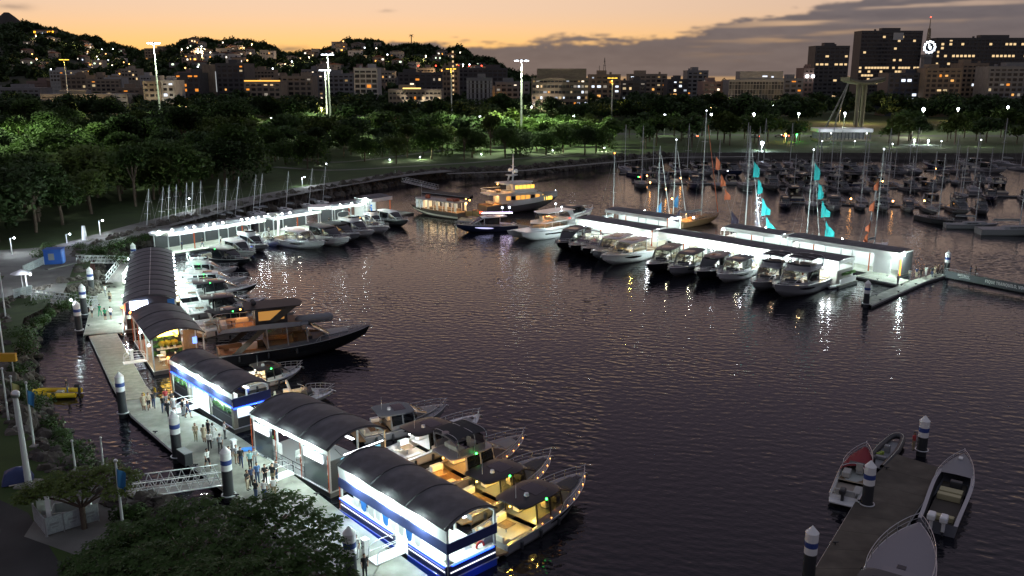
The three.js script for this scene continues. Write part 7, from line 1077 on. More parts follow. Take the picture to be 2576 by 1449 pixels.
// ---------- dark moored rows ----------
{
  reseed(808); const g1 = 'unlit yachts in the moored rows', dullA = std([0.17, 0.175, 0.185], 0.5), dullB = std([0.36, 0.365, 0.375], 0.5);
  const mk = [
    yacht({ L: 12, label: 'unlit motor yacht in the dark moored rows', group: g1, hull: dullA, deck: dullA, top: dullA, roof: 'fly', fine: false, name: 'moored_yacht' }).t,
    yacht({ L: 11, label: 'unlit motor yacht in the dark moored rows', group: g1, hull: dullB, deck: dullA, top: M.dark, roof: 'hard', fine: false, name: 'moored_yacht' }).t,
    yacht({ L: 13, label: 'unlit motor yacht in the dark moored rows', group: g1, hull: M.navy, deck: dullA, top: M.darkcloth, roof: 'soft', fine: false, name: 'moored_yacht' }).t];
  const sk = [sailboat({ L: 11, mastH: 14, label: 'unlit sailboat in the dark moored rows', group: 'unlit sailboats in the moored rows', hull: dullA, deck: dullA, mastMat: M.mast, name: 'moored_sailboat' }).t, sailboat({ L: 10, mastH: 12.5, label: 'unlit sailboat in the dark moored rows', group: 'unlit sailboats in the moored rows', hull: dullB, deck: dullA, mastMat: M.mast, sail: M.darkcloth, name: 'moored_sailboat' }).t];
  const usedP = new Set(); const put = (p, dir, sail) => { const src = pick(sail ? sk : mk), o = usedP.has(src) ? copyOf(src, 0, 0, 0, 0) : src; usedP.add(src); berth(o, p, p.clone().add(dir)); const s = rr(0.8, 1.25); o.scale.set(s, s, s); };
  const rows = [[[1560, 440], [2080, 424], 18], [[1590, 462], [2090, 470], 15], [[1990, 436], [2320, 432], 12], [[1965, 478], [2350, 474], 14], [[1965, 512], [2470, 528], 17], [[2340, 456], [2500, 462], 6], [[2330, 432], [2600, 422], 6], [[2400, 492], [2620, 500], 6]];
  for (const [a, b, n] of rows) {
    const A = G(a[0], a[1], 0), Bq = G(b[0], b[1], 0), d = Bq.clone().sub(A).normalize(), nn = v3(d.z, 0, -d.x), t0 = d.clone(); const e = 1.2;
    floatingPier('mooring_pontoon', `dark pontoon carrying moored boats, ${['farthest row below the seawall', 'row before the farthest', 'short row by the memorial shore', 'row beyond the lamp-lit dock', 'dock row closest to the teal pennants', 'short row by the open bay', 'farthest row on the open bay', 'nearer row on the open bay'][rows.indexOf(rows.find((r) => r[0] === a))]}`, [A, Bq], [A.clone().addScaledVector(nn, e), Bq.clone().addScaledVector(nn, e)], { panel: 12, mats: [M.deckdark] });
    for (let i = 0; i < n; i++) { const p = A.clone().lerp(Bq, (i + rr(0.2, 0.8)) / n), side = i % 2 ? 1 : -1, off = side > 0 ? 2.2 : -1.2; put(p.addScaledVector(nn, off), nn.clone().multiplyScalar(side).addScaledVector(d, rr(-0.1, 0.1)), rnd() < 0.36); }
  }
  const wl = glow(0xffb060, 18); for (const [px, py, c, k] of [[1627, 442, wl, 'amber'], [1606, 445, M.lightGreen, 'green'], [1610, 445, M.lightRed, 'red'], [1712, 448, wl, 'amber'], [1635, 459, wl, 'amber'], [1675, 476, wl, 'amber'], [2353, 424, wl, 'amber'], [2140, 500, wl, 'amber'], [2246, 506, wl, 'amber'], [2325, 505, wl, 'amber'], [2398, 510, wl, 'amber'], [2220, 456, wl, 'amber'], [1690, 500, wl, 'amber'], [1830, 430, M.lightSoft, 'white'], [1858, 430, M.lightSoft, 'white']]) { const p = G(px, py, 1.8), t = thing('dock_lamp', 'tiny ' + k + ' dock lamp among the dark moored boats', 'lamp', p.x, 0.3, p.z, 0, 'tiny lamps among the moored boats'); part('post', cyl(0.05, 0.05, 1.4, 0, 0, 0, 5), M.dark, t); part('bulb', ball(0.22, 0, 1.5, 0, 7), c, t); }
}
sailAt([2360, 548], [2389, 388], { label: 'black sailboat lying alone in the open bay', hull: M.dark, deck: M.dark, mastMat: M.mast, L: 12, dir: v3(0.2, 0, 0.98) });
sailAt([2450, 560], [2468, 440], { label: 'pale sailboat lying abeam in the open bay', hull: M.grey, deck: M.grey, mastMat: M.mast, L: 11, dir: v3(0.95, 0, 0.2) });
sailAt([2562, 575], [2585, 420], { label: 'long pale sailboat lying past the pale one in the open bay', hull: M.grey, deck: M.grey, mastMat: M.mast, L: 15, dir: v3(0.98, 0, 0.1) });

// ---------- small boats ----------
const outboard = (t, x, y, z, m, s = 1) => { const o = part('outboard_motor', [rbox(0.7 * s, 0.42 * s, 0.45 * s, x - 0.15, y + 0.55, z, 0.15), rbox(0.3 * s, 0.9 * s, 0.2 * s, x, y, z, 0.06)], m, t); part('propeller_leg', rod(v3(x - 0.05, y - 0.3, z), v3(x - 0.1, -0.35, z), 0.07), M.dark, o); };
{ const a = G(2356, 1330, 0.4), b = G(2425, 1142, 1.3), L = a.distanceTo(b), B = 3.0, f = hullForm(L, B, 0.95, 1.35), t = thing('open_launch', 'open launch with cream benches and two white outboards at the dark jetty', 'boat'); berth(t, a, b);
  part('hull', [f.skin, f.transom], std([0.16, 0.165, 0.19], 0.35), t); part('foredeck', deckSurface(f, 0.66, 0.998), std([0.2, 0.2, 0.22], 0.5), t);
  for (const k of [1, -1]) { part('gunwale', grid(Array.from({ length: 12 }, (_, i) => { const s = 0.7 * i / 11; return [v3(s * L, f.sheer(s), k * f.hb(s)), v3(s * L, f.sheer(s), k * (f.hb(s) - 0.28))]; })), M.midgrey, t); part('inner_side', grid(Array.from({ length: 12 }, (_, i) => { const s = 0.7 * i / 11; return [v3(s * L, f.sheer(s), k * (f.hb(s) - 0.28)), v3(s * L, 0.25, k * (f.hb(s) - 0.34))]; })), M.dark, t); }
  part('floor', slab([[0.1, -1.05], [L * 0.68, -0.9], [L * 0.68, 0.9], [0.1, 1.05]], 0.06).translate(0, 0.3, 0), std([0.06, 0.05, 0.04], 0.8), t);
  const seatMat = std([0.42, 0.38, 0.22], 0.7); part('bench', [rbox(0.8, 0.42, 1.7, L * 0.5, 0.52, 0, 0.06)], seatMat, t); part('bench', rbox(0.55, 0.5, 1.7, L * 0.42, 0.55, 0, 0.06), seatMat, t); part('bench', rbox(0.5, 0.4, 1.8, L * 0.14, 0.5, 0, 0.06), seatMat, t); part('console', [rbox(0.5, 0.8, 0.9, L * 0.58, 0.7, 0.2, 0.08)], M.dark, t);
  part('bow_rail', bowRail(f, 0.55, 0.4, 0.1, 0.022), M.steel, t); part('anchor_locker', rbox(0.5, 0.15, 0.35, L * 0.9, f.sheer(0.9) + 0.12, -0.1, 0.06), M.white, t); outboard(t, -0.1, 0.9, 0.42, M.gel, 1.25); outboard(t, -0.1, 0.9, -0.42, M.gel, 1.25); }
{ const a = G(2122, 1258, 0.4), b = G(2178, 1130, 1), y = yacht({ L: a.distanceTo(b), B: 2.5, F0: 0.75, F1: 1.1, label: 'white runabout with a dark red foredeck cover at the jetty', name: 'runabout', hull: M.gel, deck: std([0.4, 0.42, 0.4], 0.5), roof: 'open', arch: false, fine: false, sunpad: false, floor: std([0.3, 0.26, 0.22], 0.8), cushion: std([0.4, 0.4, 0.38], 0.7), cabin: [0.3, 0.52, 0.66], platform: M.gel, screen: M.clear }); berth(y.t, a, b); const f = y.f; part('foredeck_cover', grid([0.46, 0.58, 0.78, 0.95].map((s, i) => [-1, -0.5, 0, 0.5, 1].map((q) => v3(s * f.L, f.sheer(s) + 0.08 + (0.62 - i * 0.13) * (1 - q * q), -q * f.hb(s) * 0.98)))), std([0.2, 0.01, 0.02], 0.85, 0, { side: THREE.DoubleSide }), y.t); outboard(y.t, -0.15, 0.75, -0.1, M.dark, 1.1); }
{ const a = G(2198, 1172, 0.3), b = G(2262, 1096, 0.5), L = a.distanceTo(b), t = thing('inflatable_dinghy', 'black inflatable dinghy with a pale grab line ahead of the runabout', 'dinghy'); berth(t, a, b); part('tube', tube([v3(0, 0.35, 0.7), v3(L * 0.6, 0.38, 0.75), v3(L * 0.95, 0.5, 0.35), v3(L * 0.98, 0.5, 0), v3(L * 0.95, 0.5, -0.35), v3(L * 0.6, 0.38, -0.75), v3(0, 0.35, -0.7)], 0.25, 40, 10), M.dark, t); part('grab_line', tube([v3(0, 0.62, 0.75), v3(L * 0.6, 0.66, 0.8), v3(L * 0.97, 0.78, 0.35), v3(L * 1.0, 0.78, 0), v3(L * 0.97, 0.78, -0.35), v3(L * 0.6, 0.66, -0.8), v3(0, 0.62, -0.75)], 0.03, 40, 5), M.rope, t); part('floor', box(L * 0.85, 0.06, 1.2, L * 0.42, 0.2, 0), M.grey, t); part('console', [rbox(0.5, 0.7, 0.5, L * 0.5, 0.55, 0, 0.08), rbox(0.4, 0.3, 0.9, L * 0.25, 0.4, 0, 0.05)], M.grey, t); for (let i = 0; i < 3; i++) part('fuel_can', rbox(0.2, 0.3, 0.3, L * 0.3 + i * 0.3, 0.45, -0.35 + i * 0.1, 0.05), std([0.3, 0.4, 0.06], 0.6), t); outboard(t, -0.1, 0.6, 0, M.dark, 0.9); }
{ const b = G(2312, 1318, 1.5), a = G(2190, 1640, 0.5), y = yacht({ L: a.distanceTo(b), B: 4.2, F0: 1.2, F1: 1.6, label: 'large grey motorboat with long bow pulpit beside the dark jetty', hull: M.midgrey, deck: std([0.2, 0.19, 0.215], 0.5), top: M.dark, roof: 'hard', fine: false, railH: 0.8, railFrom: 0.45, cockpit: 0.12, cabin: [0.12, 0.26, 0.4], pad: std([0.24, 0.22, 0.24], 0.7) }); berth(y.t, a, b); }
{ const p = G(142, 992, 0.2), t = thing('inflatable_boat', 'yellow inflatable boat with one person aboard near the rocks', 'inflatable boat', p.x, 0, p.z, 0.05), L = 4.6; part('tube', tube([v3(2.3, 0.35, 0.75), v3(-0.5, 0.38, 0.8), v3(-2.2, 0.5, 0.4), v3(-2.4, 0.52, 0), v3(-2.2, 0.5, -0.4), v3(-0.5, 0.38, -0.8), v3(2.3, 0.35, -0.75)], 0.27, 40, 10), M.yellow, t); part('floor', box(4.2, 0.06, 1.2, 0, 0.2, 0), M.grey, t); part('seat', rbox(0.7, 0.4, 0.6, 0.4, 0.42, 0, 0.06), std([0.5, 0.48, 0.4], 0.7), t); outboard(t, 2.4, 0.6, 0, M.dark, 0.9);
  const q = t.position; person(q.x + 1.2, 0.25, q.z, -1.2, 0, 'black', 'denim', 'person in black standing in the yellow inflatable boat'); }
{ const p = G(2094, 720, 0.2), t = thing('inflatable_dinghy', 'small white inflatable tender at the end hut of the lit pier', 'dinghy', p.x, 0, p.z, 0.5); part('tube', tube([v3(-1.4, 0.3, 0.6), v3(1, 0.35, 0.6), v3(1.7, 0.45, 0), v3(1, 0.35, -0.6), v3(-1.4, 0.3, -0.6)], 0.24, 30, 10), M.white, t); part('floor', box(2.6, 0.05, 0.9, 0, 0.2, 0), M.grey, t); }
// ---------- people ----------
{
  const faceTo = (a, b) => Math.atan2(b.x - a.x, b.z - a.z);
  const put = (px, py, face, pose, top, bottom, label, o = {}) => { const p = G(px, py, DECK + 0.02); return person(p.x, DECK + 0.02, p.z, face, pose, top, bottom, label, o); };
  const S = Math.PI, pier = [
    [362, 1031, 0.4, 4, 'beige', 'beige', 'woman-length beige dress, person walking beside another in beige near the boarded walkway', { long: true }],
    [375, 1029, 0.5, 2, 'beige', 'black', 'person in beige top and black shorts walking beside the beige dress', { long: true, shorts: true }],
    [387, 1025, 3.5, 1, 'black', 'denim', 'person in black top and jeans heading for the boarded walkway', { hair: 1 }],
    [412, 1036, 0.2, 2, 'black', 'denim', 'person in black shirt and blue jeans before the lounge booth', {}],
    [423, 1049, 0.1, 1, 'black', 'black', 'person dressed all in black walking down the wide pier', {}],
    [418, 1018, 0.4, 0, 'red', 'grey', 'person in red top behind the all-black walker', { long: true, hair: 1 }],
    [433, 1024, 0.6, 3, 'black', 'black', 'person in black printed T-shirt facing the lounge booth', {}],
    [438, 1036, 0.3, 4, 'white', 'white', 'person in a white skirt next to the black printed T-shirt', { long: true }],
    [460, 1046, 1.5, 0, 'black', 'grey', 'person in black jacket at the ramp of the blue outlined booth', { long: true }],
    [466, 1043, 1.7, 3, 'white', 'grey', 'person in white between two dark-dressed visitors at the ramp', {}],
    [474, 1050, 1.2, 1, 'navy', 'navy', 'person in a short navy dress at the ramp of the blue outlined booth', { long: true, shorts: true }],
    [493, 1109, 0.2, 3, 'beige', 'khaki', 'person in beige holding a phone on the wide pier', { long: true, hair: 2 }],
    [514, 1112, 3.3, 4, 'beige', 'beige', 'person with bare shoulders and long pale trousers in the middle group', { long: true }],
    [528, 1131, 3.4, 2, 'white', 'black', 'person in light checked shirt and black trousers walking away', { sleeves: true }],
    [525, 1100, 2.6, 0, 'black', 'black', 'dark-dressed person behind the checked shirt', {}],
    [537, 1108, 2.9, 1, 'white', 'white', 'person all in white walking in the middle group', { long: true, hair: 1 }],
    [555, 1138, 3.3, 2, 'grey', 'black', 'person in grey short-sleeved shirt with dark trousers walking up the pier', { s: 1.03 }],
    [566, 1104, 2.2, 3, 'white', 'black', 'person in white T-shirt standing at the pier edge by the wooden column', {}],
    [578, 1170, 0.2, 5, 'black', 'denim', 'dark-clothed person standing above the footbridge pile', {}],
    [607, 1174, 0.3, 1, 'black', 'denim', 'person in dark top and jeans striding past the service post', { s: 1.04 }],
    [596, 1166, 0.6, 0, 'grey', 'khaki', 'person in grey with khaki shorts half hidden by the striding one', { shorts: true }],
    [630, 1180, 0.4, 0, 'teal', 'black', 'person in pale teal shirt at the back of the crowd', {}],
    [642, 1174, 0.7, 3, 'grey', 'grey', 'person in light grey at the back of the crowd', {}],
    [623, 1232, 1.1, 5, 'black', 'beige', 'person in black shirt and beige trousers at the edge of the crowd', {}],
    [632, 1222, 0.9, 0, 'navy', 'black', 'person in navy behind the black shirt', { long: true }],
    [648, 1214, 0.5, 0, 'blue', 'denim', 'person in blue short-sleeved shirt and jeans in the crowd', { s: 1.03 }],
    [668, 1217, 0.2, 3, 'black', 'black', 'person in black with folded arms in the crowd', {}],
    [687, 1217, -0.4, 5, 'black', 'khaki', 'broad person in black shirt and khaki shorts in the crowd', { shorts: true, s: 1.05 }],
    [696, 1206, -0.6, 0, 'grey', 'denim', 'person in grey behind the broad black shirt', {}],
    [644, 1257, 2.7, 3, 'black', 'denim', 'person in black T-shirt with back to the leafy tree', {}],
    [666, 1257, 3.0, 0, 'white', 'denim', 'person in white T-shirt standing between black shirt and second white shirt', {}],
    [690, 1250, 3.4, 5, 'white', 'khaki', 'person in white shirt with folded arms at the crowd edge beside the booth', {}],
    [897, 1405, -0.3, 0, 'white', 'white', 'person in pale clothes standing by the service post at the navy booth', { s: 1.05 }],
    [918, 1452, 0.5, 0, 'black', 'black', 'dark-haired person in black below the pale-clothed one', {}],
    [265, 744, 0.1, 1, 'white', 'grey', 'person in white walking alone on the landing platform', {}],
    [277, 760, 3.2, 4, 'khaki', 'black', 'person in brown top and dark skirt on the landing platform', { long: true }],
    [232, 797, 3.2, 1, 'white', 'black', 'person in white shirt and black shorts first of four on the landing platform', { shorts: true }],
    [252, 795, 3.0, 2, 'green', 'green', 'person dressed in bright green on the landing platform', {}],
    [265, 805, 3.2, 0, 'green', 'black', 'person in dark green top between bright green and white shirts', { long: true, shorts: true }],
    [279, 802, 3.3, 1, 'white', 'navy', 'person in white shirt and navy shorts last of four on the landing platform', { shorts: true }],
    [2257, 716, 0.4, 0, 'grey', 'grey', 'person in grey alone on the L-shaped pier', {}],
    [2287, 702, 2.6, 1, 'white', 'grey', 'person in white leading the group on the L-shaped pier', {}],
    [2304, 698, 2.6, 0, 'navy', 'beige', 'person in navy top and beige trousers on the L-shaped pier', {}],
    [2315, 700, 2.8, 2, 'black', 'black', 'person in black behind the navy top on the L-shaped pier', {}],
    [2328, 694, 2.5, 1, 'white', 'white', 'person all in white on the L-shaped pier', { long: true }],
    [2343, 697, 2.4, 5, 'black', 'denim', 'tall person in dark clothes near the elbow pile', { s: 1.06 }],
    [2350, 690, 2.0, 3, 'beige', 'khaki', 'person in beige next to the tall dark one', {}],
    [2358, 689, 0.8, 0, 'khaki', 'black', 'person in brown at the elbow of the banner pier', {}],
    [2367, 688, 1.2, 2, 'grey', 'black', 'person in grey beside the elbow pile', { long: true }],
    [2440, 694, 1.6, 0, 'navy', 'black', 'person in navy leaning behind the banner fence', {}],
    [2452, 697, 1.2, 3, 'black', 'black', 'person in black behind the banner fence', {}],
    [2296, 1133, 0.6, 0, 'red', 'khaki', 'person in orange-red top standing at the tip of the dark jetty', { skin: 1 }],
  ];
  for (const [px, py, f, po, a, b, l, o] of pier) put(px, py, f, po, a, b, l.replace(/^woman-length beige dress, person/, 'person in a long beige dress'), o);
  { const p = G(523, 1178, 1.1); person(p.x, 1.12, p.z, 0.9, 1, 'white', 'black', 'person in white top and black shorts stepping off the near footbridge', { shorts: true }); }
  // visitors under the lit pier roof
  reseed(66); const d = rA.clone().sub(rB).normalize(), n = v3(-d.z, 0, d.x); for (let i = 0; i < 18; i++) { const p = rB.clone().lerp(rA, 0.38 + i * 0.034).addScaledVector(n, rr(-2.2, 0.6)); person(p.x, DECK + 0.02, p.z, rnd() * 6, Math.floor(rnd() * 6), pick(['black', 'navy', 'grey', 'white', 'denim']), pick(['black', 'denim', 'khaki']), 'visitor strolling under the roof of the long covered pier', { group: 'visitors on the long covered pier', long: rnd() < 0.4 }); }
  for (let i = 0; i < 10; i++) { const p = farA.clone().lerp(farB, 0.08 + i * 0.06), q = farB.clone().sub(farA).normalize(); p.addScaledVector(v3(-q.z, 0, q.x), rr(-1.5, 0.5)); person(p.x, DECK + 0.02, p.z, rnd() * 6, Math.floor(rnd() * 6), pick(['black', 'navy', 'grey', 'white']), pick(['black', 'denim']), 'visitor on the far covered pier', { group: 'visitors on the far covered pier' }); }
}
// ---------- shore side ----------
function standing(px, py, topPx, topPy, h = LAND) { const b = G(px, py, h), t = at(topPx, topPy, b.z); return { b, H: t.y - h, lean: t.x - b.x }; }
function flagpole(px, py, tx, ty, label, r = 0.09, flag) {
  const { b, H, lean } = standing(px, py, tx, ty), t = thing('flagpole', label, 'flagpole', b.x, LAND, b.z); part('pole', rod(v3(0, 0, 0), v3(lean * 0.3, H, 0), r, 10, r * 0.6), M.pole, t); part('finial', ball(r * 1.3, lean * 0.3, H + r, 0, 8), M.steel, t); part('base', rbox(r * 6, 0.15, r * 6, 0, 0.07, 0, 0.03), M.deck, t);
  if (flag) { const rows = []; for (let i = 0; i <= 6; i++) { const k = i / 6; rows.push([v3(lean * 0.28 + k * flag[1] * 0.4, H * 0.93 - k * 0.5, Math.sin(k * 6) * 0.12), v3(lean * 0.26 + k * flag[1] * 0.3, H * 0.93 - flag[1] * 0.9 - k * 0.6, Math.sin(k * 6 + 1) * 0.14)]); } part('flag', grid(rows), flag[0], t); }
}
flagpole(72, 1219, 36, 1000, 'thick leaning white flagpole beside the blue tarpaulin', 0.26);
flagpole(86, 1124, 67, 966, 'slim flagpole with a blue flag near the rocky bank', 0.1, [M.flagblue, 1.4]);
flagpole(22, 1062, 8, 930, 'slim flagpole at the road edge beside the thick flagpole', 0.1);
flagpole(44, 1075, 26, 950, 'slim flagpole with a faded yellow flag close to the thick flagpole', 0.1, [std([0.4, 0.38, 0.15], 0.8, 0, { side: THREE.DoubleSide }), 1.6]);
flagpole(310, 1333, 290, 1163, 'white flagpole with a small blue flag in front of the near footbridge', 0.11, [M.flagblue, 1.5]);
flagpole(190, 1186, 181, 1112, 'short post with twin floodlight arms above the rocky bank', 0.09);
flagpole(260, 1172, 253, 1104, 'short white post on the rocky bank', 0.08);
flagpole(14, 800, 2, 690, 'pole at the grass edge before the boundary fence', 0.1); flagpole(10, 900, 0, 790, 'pole beside the orange sign box', 0.1);
function post(px, py, ty, label, power, c = 0xeaf6ff, o = {}) { const { b, H } = standing(px, py, px, ty), t = thing('promenade_lamp', label, 'lamp', b.x, LAND, b.z); part('post', cyl(0.12, 0.08, H, 0, 0, 0, 8), M.pole, t); part('arm', rod(v3(0, H, 0), v3(0.7, H + 0.15, 0), 0.05), M.pole, t); part('lamp_head', ball(0.165, 0.75, H + 0.1, 0, 8), M.lightWhite, t); lamp(0.75, H + 0.1, 0, c, power, t, 6); }
post(68, 730, 692, 'white lamp beside the parasol at the grass bank', 70);
post(252, 592, 556, 'unhidden lamp over the promenade near the white pillar', 75); post(168, 612, 590, 'short bluish lamp by the blue kiosk', 30, 0xd8e4ff);
post(30, 640, 600, 'lamp at the paved plaza', 70); post(470, 532, 500, 'lamp over the middle of the promenade', 100); post(760, 468, 446, 'lamp over the far stretch of the promenade', 100);
{ const { b, H } = standing(213, 606, 207, 568), t = thing('white_pillar', 'white tapered pillar beside the promenade', 'pillar', b.x, LAND, b.z); part('shaft', cyl(0.55, 0.3, H, 0, 0, 0, 8), M.white, t); part('base', rbox(2, 0.2, 2, 0, 0.1, 0, 0.04), M.deck, t); }
{ const p = G(139, 662, LAND), t = thing('blue_kiosk', 'bright blue box kiosk with posters on the promenade edge', 'kiosk', p.x, LAND, p.z, 0.2), m = std([0.02, 0.1, 0.42], 0.6); part('wall', box(2.7, 2.4, 2.2, 0, 1.2, 0), m, t); part('roof', box(2.9, 0.12, 2.4, 0, 2.46, 0), m, t); part('poster', box(0.9, 1.1, 0.05, -0.2, 1.3, 1.13), M.grey, t); part('door', box(0.05, 1.9, 0.9, 1.37, 0.97, 0.2), std([0.03, 0.16, 0.55], 0.6), t); }
{ const p = G(57, 724, LAND), t = thing('parasol', 'white parasol open beside the grass bank lamp', 'parasol', p.x, LAND, p.z); part('canopy', new THREE.ConeGeometry(1.5, 0.6, 8, 1, true).translate(0, 2.5, 0), M.fabricBack, t); part('pole', cyl(0.04, 0.04, 2.5, 0, 0, 0, 6), M.pole, t); part('base', cyl(0.3, 0.3, 0.1, 0, 0, 0, 10), M.dark, t); }
structure('grass_bank', sheet([G(-160, 705, LAND), G(100, 690, LAND), G(140, 735, LAND), G(110, 775, LAND), G(60, 800, LAND), G(30, 900, LAND), G(-160, 900, LAND)], LAND + 0.016, 8), M.grass, 'grass bank beside the fenced footbridge landing');
// dark red quay wall under the promenade
{ const a = G(122, 718, 0), b = G(238, 690, 0), t = thing('quay_wall', 'dark red quay wall below the promenade edge', 'wall', (a.x + b.x) / 2, 0, (a.z + b.z) / 2, Math.atan2(-(b.z - a.z), b.x - a.x)), L = a.distanceTo(b); part('face', box(L, LAND + 0.6, 0.5, 0, LAND / 2 - 0.3, 0), std([0.13, 0.05, 0.045], 0.9, 0, { map: grain }), t); part('coping', box(L + 0.2, 0.2, 0.8, 0, LAND + 0.1, 0), M.path, t); }
function hoarding(a, b, n, label, lettering) { const L = a.distanceTo(b), t = thing('hoarding', label, 'hoarding', a.x, LAND, a.z, Math.atan2(-(b.z - a.z), b.x - a.x)), pm = std([0.42, 0.46, 0.47], 0.7, 0, { map: grain }); for (let i = 0; i < n; i++) { const p = part('panel', box(L / n - 0.06, 1.25, 0.06, (i + 0.5) * L / n, 0.78, 0), pm, t); if (lettering) part('print', [box(L / n * 0.5, 0.16, 0.01, (i + 0.5) * L / n, 0.86, 0.04), box(L / n * 0.32, 0.1, 0.01, (i + 0.5) * L / n, 0.62, 0.04)], M.grey, p); } for (let i = 0; i <= n; i++) part('post', box(0.07, 1.4, 0.07, i * L / n, 0.7, -0.06), M.alu, t); }
hoarding(G(117, 1352, LAND), G(250, 1312, LAND), 3, 'pale printed hoarding panels along the landing paving', true);
hoarding(G(86, 1312, LAND), G(117, 1352, LAND), 1, 'short end panel of the pale hoarding', false);
hoarding(G(36, 752, LAND), G(82, 742, LAND), 3, 'white fence panels beside the parasol', true);
hoarding(G(60, 690, LAND), G(112, 666, LAND), 4, 'white fence panels before the paved plaza', true);
{ const p = G(180, 1305, LAND), t = thing('skip_container', 'open pale crate with a raised flap behind the hoarding', 'container', p.x, LAND, p.z, 0.25), m = std([0.45, 0.5, 0.47], 0.7, 0, { side: THREE.DoubleSide }); part('side', [box(2.4, 0.9, 0.08, 0, 0.5, 0.8)], m, t); part('side', box(2.4, 0.9, 0.08, 0, 0.5, -0.8), m, t); part('end', box(0.08, 0.9, 1.6, 1.2, 0.5, 0), m, t); part('end', box(0.08, 0.9, 1.6, -1.2, 0.5, 0), m, t); part('floor', box(2.4, 0.06, 1.6, 0, 0.08, 0), m, t); part('flap', box(0.9, 1.3, 0.06, -1.6, 1.3, 0.2, 0.5), m, t); }
{ const p = G(128, 1335, LAND), t = thing('leaning_board', 'tall pale board leaning inside the hoarding', 'board', p.x, LAND, p.z, 0.3); part('board', box(0.3, 2.6, 0.06, 0, 1.3, 0), M.white, t); }
{ const p = G(45, 1212, LAND), t = thing('tarpaulin_stack', 'blue tarpaulin over stacked goods beside the thick flagpole', 'tarpaulin', p.x, LAND, p.z, 0.5), rows = []; for (let i = 0; i <= 8; i++) { const r = []; for (let j = 0; j <= 6; j++) { const u = i / 4 - 1, v = j / 3 - 1; r.push(v3(u * 1.1, 1.1 * (1 - Math.pow(Math.max(Math.abs(u), Math.abs(v)), 4)) + 0.15 * vnoise(i * 1.3, j * 1.7), v * 0.7)); } rows.push(r); } part('cover', grid(rows), std([0.025, 0.04, 0.13], 0.6, 0, { side: THREE.DoubleSide }), t); part('edge_strip', rod(v3(-0.6, 0.1, 0.75), v3(1.1, 0.1, 0.75), 0.05), M.cream, t); }
{ const p = G(10, 935, LAND), t = thing('sign_box', 'orange sign box on a low frame at the road edge', 'sign', p.x, LAND, p.z); part('box', rbox(3, 0.9, 0.4, 0, 1.6, 0, 0.05), std([0.55, 0.28, 0.02], 0.6), t); for (const x of [-1, 1]) part('leg', box(0.1, 1.2, 0.1, x, 0.6, 0), M.alu, t); }
// service posts on the pier
for (const [px, py, l] of [[589, 1138, 'white service post beside the meshed booth ramp'], [918, 1395, 'white service post beside the navy booth ramp'], [331, 905, 'slim white service post beside the boarded walkway']]) { const p = G(px, py, DECK), t = thing('service_post', l, 'service post', p.x, DECK, p.z, -0.8); part('body', rbox(0.42, 1.15, 0.36, 0, 0.58, 0, 0.03), M.white, t); part('cap', rbox(0.56, 0.1, 0.5, 0, 1.2, 0, 0.03), M.white, t); for (let i = 0; i < 3; i++) part('socket', box(0.12, 0.1, 0.03, -0.08 + (i % 2) * 0.16, 0.55 + i * 0.18, 0.19), M.dark, t); }
{ const p = G(632, 1138, 0.2), t = thing('kayak_bundle', 'blue covered dinghy floating between booth and pier', 'dinghy', p.x, 0, p.z, 0.2); part('hull', new THREE.CapsuleGeometry(0.5, 1.3, 5, 12).rotateZ(Math.PI / 2).scale(1, 0.7, 1).translate(0, 0.25, 0), std([0.02, 0.09, 0.5], 0.5), t); part('cover', new THREE.CapsuleGeometry(0.4, 1.2, 4, 10).rotateZ(Math.PI / 2).scale(1, 0.4, 1).translate(0, 0.52, 0), M.bluecloth, t); }
{ const p = G(466, 1165, DECK), t = thing('electrical_box', 'black cabinet at the wide pier edge beside the pile', 'cabinet', p.x, DECK, p.z, -0.8); part('body', rbox(1.6, 1.1, 0.7, 0, 0.58, 0, 0.04), M.dark, t); part('lid', box(1.64, 0.05, 0.74, 0, 1.15, 0), M.grey, t); }
{ const p = G(372, 1002, DECK); for (let i = 0; i < 2; i++) { const t = thing('yellow_marker', i ? 'yellow warning board further along the walkway joint' : 'yellow warning board at the walkway joint', 'marker', p.x + i * 0.5 - 0.4, DECK, p.z - i * 1.6, -0.8); part('board', rbox(0.5, 0.5, 0.05, 0, 0.35, 0, 0.02), M.yellow, t); part('foot', box(0.5, 0.08, 0.3, 0, 0.05, 0), M.dark, t); } }
// mooring lines and boat fenders between booths and pier
{ reseed(31); for (const [a, b, k] of [[[318, 905], [345, 925], 'lounge booth'], [[300, 838], [318, 845], 'landing platform'], [[415, 1015], [440, 1010], 'blue outlined booth'], [[565, 1090], [590, 1092], 'wooden column'], [[735, 1215], [770, 1228], 'meshed booth'], [[960, 1375], [990, 1395], 'navy booth']]) { const p = G(...a, DECK), q = G(...b, 0.4), m = p.clone().lerp(q, 0.5); m.y -= 0.15; const t = part('mooring_line', tube([p, m, q], 0.035, 10, 5), M.rope); tag(t, 'slack mooring line tying the pier to the ' + k, 'rope'); } }

